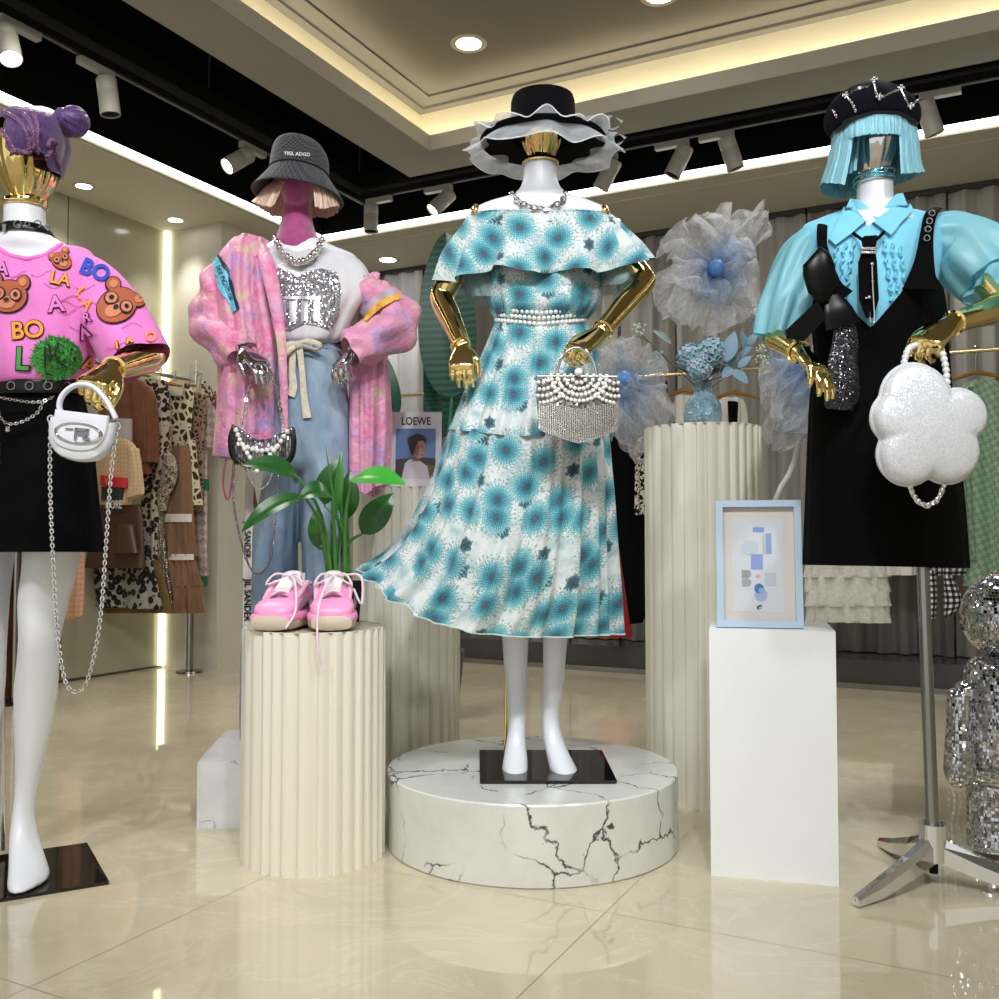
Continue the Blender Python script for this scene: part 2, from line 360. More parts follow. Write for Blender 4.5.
def spot(px, py, left, aim, label, lit=0, axis=1):
    """track head whose adapter sits under the track at this picture column"""
    z = 2.895
    if left: d = P(px, py, 1)-Vector((0, 0, HC)); q = Vector((0, 0, HC))+d*(-3.49/d.dot(VX)); ad = UX
    else: q = PU(px, py, 4.88); ad = VX
    q.z = z; o = thing('track_spotlight', label, 'spotlight', q, 'track spotlights'); s_ = ad.cross(Vector((0, 0, 1)))
    mb = MB(); c0 = q+ad*(-.03*axis); c1 = q+ad*(.15*axis)
    mb.quadbox([c0-s_*.018, c1-s_*.018, c1+s_*.018, c0+s_*.018], (0, 0, -.032)); part('adapter', mb, GREYM, o, smooth=False)
    j = q-Vector((0, 0, .032)); n2 = j-Vector((0, 0, .04)); part('stem', MB().sweep([j, n2], .008, 10, sub=1), GREYM, o)
    a = Vector(aim).normalized(); c = n2 - a*.035
    part('housing', MB().lathe([(.001, 0), (.04, 0), (.044, .006), (.044, .055), (.0425, .057), (.0425, .06), (.044, .062), (.044, .165), (.041, .166), (.038, .158)], c, 28, axis=a), GREYM, o)
    part('lens', MB().lathe([(.001, .157), (.038, .157)], c, 24, axis=a), emis('spot lens', (1, .97, .9, 1), 10) if lit >= 0 else BLACKM, o, 'bright lens' if lit >= 0 else None)
    if lit > 0: lamp('SPOT', 'track_lamp', c+a*.18, c+a*2, lit, (1, .95, .86), .04, 45, .5)
spot(6, 24, True, (.35, -.3, -1), 'grey track spotlight at the top left corner of the picture', 0, 1)
spot(107, 85, True, (.12, .05, -1), 'grey track spotlight right of the purple hair bun', -1, -1)
spot(245, 155, True, (-.8, -.7, -.85), 'lit grey track spotlight beside the dark bucket hat', 45, 1)
spot(371, 212, False, (0, 0, -1), 'straight-down grey track spotlight nearest the ceiling corner', -1, 1)
spot(447, 195, False, (-.9, -.35, -1), 'lit grey track spotlight left of the floral dress shoulder', 25, -1)
spot(612, 175, False, (-.55, .3, -1), 'grey track spotlight half hidden by the ruffled hat brim', -1, -1)
spot(683, 152, False, (-.5, .1, -1), 'grey track spotlight leaning left, left one of the close pair', -1, -1)
spot(728, 143, False, (.35, .1, -1), 'grey track spotlight leaning right, right one of the close pair', -1, -1)
spot(926, 107, False, (.38, .1, -1), 'grey track spotlight beside the black beret', -1, 1)
# ------------------------------------------------------------------ more helpers
class Fr:
    """a flat local frame: x right, y up, n towards the viewer"""
    def __init__(s, o, x, y): s.o = Vector(o); s.x = Vector(x).normalized(); s.y = Vector(y).normalized(); s.n = s.x.cross(s.y)
    def p(s, a, b, h=0): return s.o + s.x*a + s.y*b + s.n*h
def flat(mb, fr, pts, h0, h1):
    b = [fr.p(a, c, h0) for a, c in pts]; return mb.quadbox(b, fr.n*(h1-h0))
def rect(x0, y0, x1, y1): return [(x0, y0), (x1, y0), (x1, y1), (x0, y1)]
def ell(cx, cy, rx, ry, n=28, a0=0, a1=2*PI, rot=0):
    r = []
    for i in range(n if abs(a1-a0) > 6.28 else n+1):
        t = a0+(a1-a0)*i/n; x, y = rx*math.cos(t), ry*math.sin(t); r.append((cx+x*math.cos(rot)-y*math.sin(rot), cy+x*math.sin(rot)+y*math.cos(rot)))
    return r
def text_mesh(body, sub=0.0, shear=0, bold=0):
    """triangles of a line of letters, cap height 1, centred on 0,0; long edges split to `sub`"""
    cu = bpy.data.curves.new('t', 'FONT'); cu.body = body; cu.size = 1.4; cu.align_x = 'CENTER'; cu.align_y = 'CENTER'; cu.offset = bold; cu.shear = shear; cu.resolution_u = 4
    o = bpy.data.objects.new('t', cu); COL.objects.link(o); dg = bpy.context.evaluated_depsgraph_get(); dg.update()
    me = bpy.data.meshes.new_from_object(o.evaluated_get(dg)); bpy.data.objects.remove(o); bm = bmesh.new(); bm.from_mesh(me); bpy.data.meshes.remove(me)
    bmesh.ops.triangulate(bm, faces=bm.faces)
    r = split(bm, sub); bpy.data.curves.remove(cu); return r
def split(bm, sub):
    for _ in range(5):
        e = [k for k in bm.edges if k.calc_length() > sub] if sub else []
        if not e: break
        bmesh.ops.subdivide_edges(bm, edges=e, cuts=1); bmesh.ops.triangulate(bm, faces=bm.faces)
    bm.verts.index_update(); vs = [(v.co.x, v.co.y) for v in bm.verts]; fs = [tuple(v.index for v in f.verts) for f in bm.faces]; bm.free(); return vs, fs
def poly_mesh(pts, sub):
    bm = bmesh.new(); bm.faces.new([bm.verts.new((a, b, 0)) for a, b in pts]); bmesh.ops.triangulate(bm, faces=bm.faces); return split(bm, sub)
def stroke(pts, wd, closed=False):
    """outline strip of a 2D polyline as quads"""
    p = [Vector(q) for q in pts]; n = len(p); vs = []; fs = []
    for i in range(n):
        a = p[i-1] if (closed or i) else p[i]; b = p[(i+1) % n] if (closed or i < n-1) else p[i]
        d = (b-a).normalized(); q = Vector((-d.y, d.x))*wd/2; vs += [tuple(p[i]+q), tuple(p[i]-q)]
    for i in range(n if closed else n-1): j = (i+1) % n; fs.append((2*i, 2*j, 2*j+1, 2*i+1))
    return vs, fs
def place_text(mb, fr, body, x, y, h, lift=.0006, rot=0, wx=1, bold=0, th=.0006):
    vs, fs = text_mesh(body, 0, 0, bold); c, s_ = math.cos(rot), math.sin(rot)
    q = [(x+(a*wx*c-b*s_)*h, y+(a*wx*s_+b*c)*h) for a, b in vs]; mb.add([fr.p(a, b, lift) for a, b in q], fs)
def leafgrid(base, tip, width, normal, sag=.0, fold=.25, n=14, m=7, wave=0, shape=None):
    base, tip = Vector(base), Vector(tip); ax = tip-base; L = ax.length; ax.normalize(); nn = Vector(normal); nn = (nn-ax*nn.dot(ax)).normalized(); sd = ax.cross(nn); g = []
    for j in range(n+1):
        t = j/n; w_ = width/2*((math.sin(PI*t**.8)**.8) if shape is None else shape(t)); c = base+ax*(L*t)+nn*(sag*4*t*(1-t)); r = []
        for i in range(m):
            s_ = -1+2*i/(m-1); r.append(c+sd*(w_*s_)+nn*(abs(s_)*w_*fold + wave*math.sin(t*22+s_*2)*abs(s_)))
        g.append(r)
    return g
def sparkle(name, a, b, scale, amt=.35, metal=.8, rough=.15, dark=.12, coord='UV', line=.1):
    """tiny reflective tiles, each tilted its own way"""
    if name in MATS: return MATS[name]
    m = mat(name, a, rough, metal); t = NT(m); c = t.co(coord, (scale,)*3)
    fl_ = t.n('ShaderNodeVectorMath', {0: c}, operation='FLOOR').outputs[0]; fr_ = t.n('ShaderNodeVectorMath', {0: c}, operation='FRACTION').outputs[0]
    wn = t.n('ShaderNodeTexWhiteNoise', {'Vector': fl_}); nrm = t.n('ShaderNodeNewGeometry').outputs['Normal']
    d = t.n('ShaderNodeVectorMath', {0: wn.outputs['Color'], 1: (.5, .5, .5)}, operation='SUBTRACT').outputs[0]
    d = t.n('ShaderNodeVectorMath', {0: d, 'Scale': amt}, operation='SCALE').outputs[0]
    nn = t.n('ShaderNodeVectorMath', {0: t.n('ShaderNodeVectorMath', {0: nrm, 1: d}, operation='ADD').outputs[0]}, operation='NORMALIZE').outputs[0]
    t.l(nn, t.b.inputs['Normal']); s3 = t.n('ShaderNodeSeparateXYZ', {0: fr_})
    e = t.math('MINIMUM', s3.outputs[0], s3.outputs[1]); ln = t.math('LESS_THAN', e, line)
    t.base(t.mix(ln, t.mix(wn.outputs['Value'], a, b), tuple(k*dark for k in a[:3])+(1,))); t.l(t.math('MULTIPLY', t.math('SUBTRACT', 1.0, ln), metal), t.b.inputs['Metallic']); return m
# ------------------------------------------------------------------ marble
def marble(name, base, vein, scale, dens=.5):
    m = mat(name, base, .18, spec=.5); t = NT(m); c = t.co('Object')
    nz = t.noise(c, 2.2*scale, 6, .6); wv = t.n('ShaderNodeVectorMath', {0: c, 1: t.n('ShaderNodeVectorMath', {0: nz.outputs['Color'], 'Scale': .35/scale}, operation='SCALE').outputs[0]}, operation='ADD').outputs[0]
    e = t.voro(wv, 4.2*scale, 'DISTANCE_TO_EDGE').outputs['Distance']; g = t.noise(c, 5*scale, 3, .5).outputs['Fac']
    ln = t.ramp(e, [(0, (1, 1, 1, 1)), (.006, (.9, .9, .9, 1)), (.018, (0, 0, 0, 1))]); gt = t.ramp(g, [(dens-.06, (0, 0, 0, 1)), (dens+.05, (1, 1, 1, 1))])
    soft = t.ramp(t.noise(wv, 6*scale, 7, .65).outputs['Fac'], [(.42, base), (.75, tuple(k*.86 for k in base[:3])+(1,))])
    t.base(t.mix(t.mix(1.0, ln, gt, 'MULTIPLY'), soft, vein)); return m
M_MARB = marble('white veined marble', srgb(222, 224, 218), srgb(52, 54, 54), 1.15, .5)
M_MARB2 = marble('grey white marble', srgb(222, 222, 226), srgb(110, 110, 114), 1.6, .55)
# podium
PC = Vector((.0875, 2.64, 0)); pr = .39
pod = thing('display_podium', 'large round white marble podium with black veins under the floral dress mannequin', 'podium', PC)
part('drum', MB().lathe([(pr-.004, 0), (pr, .004), (pr, .188), (pr-.003, .192), (.001, .192)], PC, 96, cap0=True), M_MARB, pod, angle=30)
# marble box behind the left column
bx = MB(); b0 = [(-.842, 2.715, 0), (-.40, 2.715, 0), (-.43, 3.16, 0), (-.888, 3.16, 0)]; bx.quadbox(b0, (0, 0, .183))
single('display_box', bx, M_MARB2, 'low white marble box with grey veins under the pink jacket mannequin', 'display box', smooth=False)
# pleated columns
M_COLM = mat('ivory pleated card', srgb(232, 227, 212), .5, spec=.3)
def column(x, y, r, h, seed, label, n=30):
    o = thing('pleated_column', label, 'column', (x, y, 0), 'ivory pleated columns'); rnd = random.Random(seed); c = Vector((x, y, 0)); prof = []
    a = 0; st = [rnd.uniform(.75, 1.3) for _ in range(n)]; tot = sum(st)
    for k in range(n):
        w_ = st[k]/tot*2*PI
        dp = rnd.uniform(.7, 1.25)
        for f, rr in ((0, -.011), (.16, -.0015), (.3, 0), (.5, -.0008), (.72, -.004), (.9, -.0085)): prof.append((a+w_*f, r+rr*dp))
        a += w_
    g = [[c+Vector((q*math.cos(t_), q*math.sin(t_), z)) for t_, q in prof] for z in (0, h)]
    part('pleated_wall', MB().loft(g), M_COLM, o, angle=25)
    part('top_plate', MB().lathe([(r-.006, h-.004), (r-.004, h-.001), (.001, h-.001)], c, 64), mat('column top', srgb(200, 192, 172), .35), o)
column(-.477, 2.505, .183, .58, 1, 'short pleated ivory column in front, with pink sneakers on it')
column(-.318, 3.32, .183, .975, 2, 'pleated ivory column behind the floral hem, with a magazine on it')
column(.645, 3.06, .183, 1.155, 3, 'tallest pleated ivory column, with the blue vase on it')
# white plinth
pb = [PZ(711, 875.5, 0), PZ(839, 886.5, 0)]; dn = Vector((-(pb[1]-pb[0]).y, (pb[1]-pb[0]).x, 0)).normalized()
pb = pb+[pb[1]+dn*.27, pb[0]+dn*.27]; mb = MB().quadbox(pb, (0, 0, .588))
single('display_plinth', mb, fabric('white board', srgb(240, 242, 244), .02, 3, .5, .0, sheen=0), 'tall white box plinth carrying the pale blue picture frame', 'plinth', smooth=False)
# picture frame
def picture():
    bl, br = PZ(717, 627, .589), PZ(803.5, 628.5, .589); x = (br-bl); W = x.length; x.normalize(); back = Vector((-x.y, x.x, 0)); y = (Vector((0, 0, 1))+back*.12).normalized(); H = W*1.535
    fr = Fr(bl, x, y); o = thing('picture_frame', 'pale blue picture frame with abstract blue shapes, on the white plinth', 'picture', bl)
    B = mat('pale blue frame', srgb(184, 206, 228), .3, .2); mb = MB(); t_ = .0165
    for a, b, c, d in (((0, 0), (W, 0), (W-t_, t_), (t_, t_)), ((W, 0), (W, H), (W-t_, H-t_), (W-t_, t_)), ((W, H), (0, H), (t_, H-t_), (W-t_, H-t_)), ((0, H), (0, 0), (t_, t_), (t_, H-t_))):
        flat(mb, fr, [a, b, c, d], -.012, .010)
    part('frame_moulding', mb, B, o, smooth=False)
    part('mat_board', flat(MB(), fr, rect(t_, t_, W-t_, H-t_), -.010, -.004), mat('cream mat', srgb(232, 224, 216), .6), o, smooth=False)
    pa = part('print', flat(MB(), fr, rect(W*.19, H*.125, W*.79, H*.86), -.004, -.0034), mat('print paper', srgb(226, 232, 240), .5), o, 'pale print with blue shapes', smooth=False)
    sh = [(rect(.44, .75, .57, .79), (140, 170, 232)), (rect(.59, .58, .655, .74), (150, 178, 234)), (rect(.55, .58, .585, .73), (208, 208, 200)), (rect(.41, .455, .55, .575), (150, 172, 234)),
          (rect(.30, .385, .37, .45), (168, 168, 176)), (ell(.37, .418, .04, .032, 16, -PI/2, PI/2), (168, 168, 176)), (rect(.30, .32, .37, .38), (176, 176, 184)), (ell(.37, .35, .04, .03, 16, -PI/2, PI/2), (176, 176, 184)),
          (ell(.52, .255, .075, .05), (176, 190, 238)), (ell(.50, .305, .055, .04), (80, 130, 200)), (ell(.53, .29, .04, .02), (150, 190, 226)), (ell(.50, .16, .033, .016, rot=.3), (60, 90, 120)), (ell(.51, .157, .02, .007, rot=.3), (200, 205, 200)),
          (ell(.49, .405, .03, .012), (226, 190, 200)), (rect(.57, .33, .70, .43), (206, 218, 232)), (ell(.40, .63, .10, .06), (212, 222, 234))]
    for k, (pts, col) in enumerate(sh): part('print_shape', flat(MB(), fr, [(a*W, b*H) for a, b in pts], -.0034, -.0028+k*.00004), mat('ink %d %d %d' % col, srgb(*col), .6), pa, smooth=False)
    part('glazing', flat(MB(), fr, rect(t_, t_, W-t_, H-t_), .001, .002), mat('clear glass', (1, 1, 1, 1), .02, trans=1, alpha=.12), o, smooth=False)
    part('easel_back', flat(MB(), fr, rect(W*.1, 0, W*.9, H*.5), -.03, -.012), BLACKM, o, smooth=False)
picture()
# magazine
def magazine():
    Y = 3.17; bl, br = P(390.5, 488, Y), P(441, 487, Y); bl.z = br.z = .977; x = br-bl; W = x.length; x.normalize(); back = Vector((-x.y, x.x, 0)); y = (Vector((0, 0, 1))+back*.1).normalized(); H = W*1.5
    fr = Fr(bl, x, y); o = thing('magazine', 'white magazine with a portrait cover, standing on the pleated column', 'magazine', bl)
    part('cover', flat(MB(), fr, rect(0, 0, W, H), -.014, 0), mat('magazine white', srgb(226, 222, 230), .35), o, smooth=False)
    mb = MB(); place_text(mb, fr, 'LOEWE', W*.49, H*.872, H*.105, wx=.80, bold=.032); part('lettering', mb, mat('print black', (.012, .012, .02, 1), .5), o, 'black LOEWE title', smooth=False)
    x0, y0, x1, y1 = W*.09, H*.105, W*.885, H*.775; ph = thing_photo = part('cover_photo', flat(MB(), fr, rect(x0, y0, x1, y1), 0, .0004), mat('photo sky', srgb(96, 132, 186), .4), o, 'portrait of a dark haired person in a pale shirt', smooth=False)
    q = lambda pts: [(x0+a*(x1-x0), y0+b*(y1-y0)) for a, b in pts]
    L = [('horizon_hill', [(0, 0), (1, 0), (1, .4), (.7, .42), (.35, .41), (0, .38)], (62, 52, 50)), ('grass', [(.75, 0), (1, 0), (1, .25), (.8, .28)], (104, 84, 56)),
         ('printed_shirt', [(.16, 0), (.86, 0), (.80, .24), (.66, .32), (.55, .38), (.36, .39), (.24, .3)], (214, 204, 212)), ('printed_neck', [(.42, .34), (.6, .34), (.6, .5), (.44, .5)], (128, 92, 80)),
         ('printed_face', ell(.60, .60, .145, .205), (186, 142, 122)), ('printed_shadow', [(.46, .5), (.56, .42), (.60, .62), (.54, .8), (.44, .7)], (140, 98, 82)),
         ('printed_hair', [(.40, .46), (.34, .6), (.29, .74), (.30, .82), (.42, .86), (.55, .9), (.70, .86), (.78, .79), (.76, .70), (.66, .76), (.55, .74), (.49, .62), (.47, .52)], (40, 32, 32)),
         ('printed_eye', ell(.66, .635, .03, .012), (36, 26, 26)), ('printed_mouth', ell(.66, .47, .04, .012), (130, 66, 64)), ('printed_nose', [(.68, .53), (.745, .54), (.70, .63)], (150, 104, 90))]
    for k, (nm, pts, col) in enumerate(L): part(nm, flat(MB(), fr, q(pts), .0004, .0006+k*.00008), mat('ink %d %d %d' % col, srgb(*col), .5), ph, smooth=False)
magazine()
# ------------------------------------------------------------------ potted plant
def leafmat(name, c1, c2, rough=.3):
    m = mat(name, c1, rough, spec=.5); t = NT(m); u = t.n('ShaderNodeSeparateXYZ', {0: t.co('UV')})
    w_ = t.n('ShaderNodeTexWave', {'Vector': t.co('UV', (1, 1, 1), (0, 0, 0)), 'Scale': 10.0, 'Distortion': 1.0}, bands_direction='Y').outputs['Fac']
    t.base(t.mix(t.math('MULTIPLY', w_, .35), c1, c2)); return m
G1 = leafmat('leaf dark green', srgb(22, 74, 22), srgb(44, 110, 36)); G2 = leafmat('leaf bright green', srgb(44, 148, 40), srgb(96, 190, 70)); G3 = leafmat('leaf mid green', srgb(50, 110, 40), srgb(84, 146, 60))
def plant():
    Y = 2.62; c = P(340, 600, Y); c.z = .58; o = thing('potted_plant', 'green broad-leaved plant in a black pot behind the pink sneakers', 'plant', c)
    mb = MB(); mb.lathe([(.001, .001), (.052, .001), (.06, .112), (.056, .112), (.053, .1), (.001, .098)], c, 4); me = part('pot', mb, mat('black pot', (.008, .008, .01, 1), .3), o, smooth=False)
    top = c+Vector((0, 0, .1)); ST = mat('plant stem', srgb(74, 128, 50), .45)
    LV = [((298, 477), (242, 465), 27, (.1, -.7, .7), G1, 2.5, -.25), ((332, 497), (297, 500), 26, (.0, -.75, .65), G1, 2.5, .2), ((304, 496), (241, 533), 22, (-.1, -.8, .6), G1, 2.47, .3), ((324, 505), (343, 457), 26, (-.2, -.9, .3), G1, 2.66, 0),
          ((352, 481), (406, 485), 30, (0, -.65, .75), G2, 2.5, -.4), ((362, 534), (394, 493), 28, (.2, -.95, .2), G1, 2.6, 0), ((318, 548), (316, 509), 17, (.1, -1, .1), G3, 2.58, 0), ((345, 520), (350, 470), 22, (.3, -.9, .2), G1, 2.68, 0), ((335, 515), (341, 450), 9, (.3, -.9, .0), G3, 2.6, 0)]
    rnd = random.Random(4)
    for k, (b, tp, w_, nn, m, Yl, cv) in enumerate(LV):
        B, T = P(*b, Yl), P(*tp, Yl-.05 if cv else Yl); part('leaf', MB().sheet(leafgrid(B, T, S(w_, Yl), nn, S(6, Yl)*(1 if cv <= 0 else 1.5), .28)), m, o)
        r0 = top+Vector((rnd.uniform(-.03, .03), rnd.uniform(-.03, .02), 0)); mid = r0.lerp(B, .55)+Vector(((r0.x-B.x)*.25, 0, .03))
        part('leaf_stem', MB().sweep([r0, mid, B], [.0062, .005, .003], 8), ST, o)
    for dx, yy, w_ in ((-.018, 520, .013), (.022, 500, .014), (.008, 470, .009)):
        e = P(338+dx*400, yy, 2.63); part('leaf_stem', MB().sweep([top+Vector((dx, 0, 0)), top.lerp(e, .6)+Vector((dx*.3, 0, 0)), e], [w_, w_*.8, .002], 8, .6), G3, o)
    part('leaf', MB().sheet(leafgrid(P(345, 560, 2.6), P(325, 443, 2.56), .008, (0, -1, .1), .01, .5)), G3, o, 'thin young shoot')
plant()
# ------------------------------------------------------------------ sneakers
PINK = fabric('sneaker pink', srgb(238, 150, 196), .08, 40, .5, .1); PINK2 = fabric('sneaker pale pink', srgb(240, 196, 216), .06, 40, .6, .1)
def sneaker(px, toe_x, label, lace_down, mirror):
    c = P(px, 628, 2.46); c.z = .58; o = thing('sneaker', label, 'shoe', c, 'pair of pink sneakers'); k = mirror; yaw = math.radians(8)*k
    M = Matrix.Rotation(yaw, 3, 'Z')*.93
    def ring(y, w_, z0, z1, sq=.6, dx=0):
        r = []
        for i in range(28):
            t_ = 2*PI*i/28; cx, sn = math.cos(t_), math.sin(t_); r.append(c+M@Vector((dx+math.copysign(abs(cx)**.75, cx)*w_, y, z0+(z1-z0)*(.5+.5*math.copysign(abs(sn)**sq, sn)))))
        return r
    sole = [ring(-.128, .03, .014, .03), ring(-.122, .052, .004, .042), ring(-.08, .064, 0, .05), ring(-.02, .062, 0, .052), ring(.05, .057, 0, .056), ring(.10, .055, 0, .06), ring(.122, .04, .006, .055), ring(.128, .02, .015, .045)]
    part('sole', MB().loft(sole, True, True), mat('sneaker sole', srgb(206, 190, 170), .5), o, 'chunky beige sole')
    rim = [ring(y, w_*1.03, z0+.016, z1+.006) for y, w_, z0, z1 in ((-.122, .045, .004, .036), (-.11, .058, .004, .042), (-.06, .065, 0, .05), (0, .062, 0, .052), (.07, .058, 0, .056), (.115, .05, 0, .05))]
    part('foxing', MB().loft(rim, True, True), PINK, o)
    up = [ring(-.116, .03, .03, .052), ring(-.10, .05, .03, .066), ring(-.06, .057, .03, .082), ring(-.02, .052, .03, .104), ring(.02, .047, .03, .122), ring(.05, .045, .03, .126), ring(.09, .044, .03, .118), ring(.118, .034, .03, .112), ring(.124, .02, .04, .10)]
    part('upper', MB().loft(up, True, True), PINK, o)
    part('toe_cap', MB().loft([ring(-.119, .026, .032, .052), ring(-.107, .049, .03, .068), ring(-.08, .058, .03, .079), ring(-.066, .058, .03, .083)], True, True), mat('toe cap pink', srgb(246, 160, 204), .35), o)
    tg = [ring(-.03, .022, .098, .112), ring(.02, .026, .112, .136), ring(.045, .027, .118, .152), ring(.06, .024, .122, .154), ring(.066, .02, .124, .15)]
    part('tongue', MB().loft(tg, True, True), mat('tongue white', srgb(232, 226, 228), .7), o, 'white padded tongue')
    part('pull_tab', MB().box(c+M@Vector((0, .125, .125)), (.018, .004, .04), M), mat('tongue white', WHITEM), o)
    for s_ in (-1, 1):
        pts = [c+M@Vector((s_*.058, y, z)) for y, z in ((-.05, .056), (-.01, .07), (.05, .066), (.1, .085))]; part('side_overlay', MB().sweep(pts, [.004, .006, .006, .003], 8, 1.6, up=(1, 0, 0)), mat('overlay grey', srgb(120, 104, 120), .4), o, 'dark grey side overlay')
        pts = [c+M@Vector((s_*.046, y, z)) for y, z in ((-.05, .078), (-.01, .098), (.03, .118), (.07, .118))]; part('side_overlay', MB().sweep(pts, [.003, .006, .006, .003], 8, 1.6, up=(1, 0, 0)), PINK2, o)
    LC = mat('lace', srgb(236, 214, 222), .8)
    for i in range(6):
        y = -.052+i*.018; z = .088+i*.0085; part('lace', MB().sweep([c+M@Vector((-.034, y, z-.012)), c+M@Vector((0, y-.004, z+.006)), c+M@Vector((.034, y+.01, z-.01))], .0033, 8), LC if i % 2 else mat('lace dark', srgb(128, 96, 116), .8), o)
    for s_ in (-1, 1):
        part('lace', MB().sweep([c+M@Vector((0, .035, .14)), c+M@Vector((s_*.032, .0, .146)), c+M@Vector((s_*.05, -.02, .118)), c+M@Vector((s_*.022, .02, .13))], .0028, 8), LC, o)
    if lace_down:
        part('lace', MB().sweep([c+M@Vector((0, .02, .14)), c+Vector((-.006, -.07, .11)), c+Vector((-.012, -.135, .06)), c+Vector((-.01, -.155, -.02)), c+Vector((0, -.152, -.075))], .003, 8), LC, o, 'loose lace hanging over the column edge')
        part('lace', MB().sweep([c+M@Vector((.02, .03, .14)), c+Vector((.07, .0, .13)), c+Vector((.075, -.02, .06)), c+Vector((.055, -.02, .1))], .003, 8), LC, o)
    else: part('lace', MB().sweep([c+M@Vector((0, .02, .14)), c+Vector((.03, -.04, .12)), c+Vector((.045, -.1, .05)), c+Vector((.03, -.14, .012))], .003, 8), LC, o)
sneaker(286, 280, 'left pink chunky sneaker on the short pleated column', False, -1)
sneaker(333, 338, 'right pink chunky sneaker whose lace hangs over the column edge', True, 1)
# ------------------------------------------------------------------ vase and flowers
def vase():
    c = P(703, 420, 3.06); c.z = 1.1545; k = S(1, 3.06); m = mat('blue glass', srgb(120, 156, 176), .12, spec=.7); t = NT(m); t.bump(t.voro(t.co('Object'), 110, 'F1').outputs['Distance'], .7, .006); t.base(t.ramp(t.noise(t.co('Object'), 30, 3).outputs['Fac'], [(.3, srgb(92, 130, 152)), (.7, srgb(158, 188, 204))]))
    o = thing('vase', 'blue textured glass bottle vase on the tall pleated column', 'vase', c)
    part('body', MB().lathe([(.001, 0), (16*k, 0), (18.5*k, 4*k), (19*k, 14*k), (18*k, 24*k), (13*k, 32*k), (8.5*k, 36*k), (8*k, 40*k)], c, 36), m, o)
    part('neck', MB().lathe([(8*k, 40*k), (7.6*k, 42*k), (9*k, 44*k), (9*k, 46*k), (7*k, 46*k), (6.5*k, 40*k)], c, 32), m, o)
    mouth = c+Vector((0, 0, 42*k)); rnd = random.Random(2)
    HY = mat('hydrangea blue', srgb(160, 190, 206), .8, sheen=.2); t = NT(HY); t.base(t.ramp(t.noise(t.co('Object'), 45, 2).outputs['Fac'], [(.35, srgb(120, 164, 178)), (.5, srgb(166, 196, 208)), (.62, srgb(190, 200, 226))]))
    SG = mat('eucalyptus stem', srgb(104, 104, 92), .7); LB = leafmat('powder blue leaf', srgb(126, 158, 180), srgb(158, 184, 202), .5); LG = leafmat('grey green leaf', srgb(120, 138, 136), srgb(150, 166, 164), .5)
    for (px, py, r, dy, lab) in ((690, 357, 13, -.02, 'left pale blue hydrangea head above the vase'), (711, 352, 15, -.03, 'middle pale blue hydrangea head above the vase'), (725, 360, 13, .0, 'right pale blue hydrangea head above the vase'), (699, 369, 12, -.06, 'lowest pale blue hydrangea head, just above the vase neck')):
        h = P(px, py, 3.06+dy); f_ = thing('hydrangea', lab, 'flower', mouth, 'hydrangeas in the blue vase'); R0 = S(r, 3.06); mb = MB()
        for i in range(90):
            z = 1-2*(i+.5)/90; a = i*2.39996; d = Vector((math.sqrt(1-z*z)*math.cos(a), math.sqrt(1-z*z)*math.sin(a), z)); q = h+d*R0*rnd.uniform(.85, 1.05); e1 = d.orthogonal().normalized(); e1.rotate(Matrix.Rotation(rnd.uniform(0, 6), 3, d)); e2 = d.cross(e1); s_ = R0*.30
            vs = [q-d*s_*.3]
            for j in range(8): rr = s_*(1.0 if j % 2 == 0 else .55); b = j*PI/4; vs.append(q+(e1*math.cos(b)+e2*math.sin(b))*rr+d*(s_*.25 if j % 2 == 0 else 0))
            mb.add(vs, [(0, j+1, (j+1) % 8+1) for j in range(8)])
        part('flower_head', mb, HY, f_); part('core', MB().ball(h, R0*.8, 16, 10), mat('hydrangea core', srgb(96, 128, 132), .9), f_); part('stem', MB().sweep([mouth-Vector((0, 0, .05)), mouth+Vector((0, 0, .01)), h], .003, 8), SG, f_)
    def spray(pts, leaves, lab, m, nm='eucalyptus_spray', cat='foliage'):
        f_ = thing(nm, lab, cat, mouth, 'foliage sprays in the blue vase'); pts = [mouth-Vector((0, 0, .04)), mouth+Vector((0, 0, .01))]+[P(*q) for q in pts]; part('stem', MB().sweep(pts, [.003]*(len(pts)-1)+[.0015], 8), SG, f_)
        for (a, b, w_, nn) in leaves: part('leaf', MB().sheet(leafgrid(P(*a), P(*b), S(w_, 3.06), nn, .004, .15, 10, 5)), m, f_)
    spray([(670, 362, 3.05), (655, 346, 3.04), (640, 337, 3.02)], [((668, 360, 3.05), (645, 362, 3.0), 7, (0, -.6, .8)), ((672, 344, 3.05), (652, 330, 3.02), 9, (0, -.8, .5)), ((664, 352, 3.04), (648, 356, 3.03), 6, (0, -.7, .6))], 'thin grey spray reaching left over the vase', LG)
    spray([(738, 352, 3.05), (752, 332, 3.05), (764, 312, 3.05)], [((740, 356, 3.05), (752, 347, 3.03), 8, (0, -.8, .4)), ((745, 350, 3.04), (741, 330, 3.02), 9, (.2, -.9, .3)), ((748, 345, 3.03), (758, 332, 3.02), 8, (0, -.8, .4))], 'pale spray reaching up right past the hydrangeas', LB)
    spray([(730, 350, 3.05), (728, 338, 3.03)], [((726, 362, 3.0), (735, 331, 3.0), 15, (-.2, -.9, .2)), ((732, 368, 2.98), (722, 378, 2.96), 10, (0, -.9, .3))], 'broad powder blue leaf standing behind the hydrangeas', LB)
    spray([(735, 372, 3.0), (742, 366, 3.0), (750, 360, 3.0)], [((732, 370, 2.98), (748, 384, 2.95), 12, (0, -.8, .5)), ((738, 368, 2.98), (752, 356, 2.97), 8, (0, -.8, .5))], 'blue leaves drooping right of the vase neck', LB)
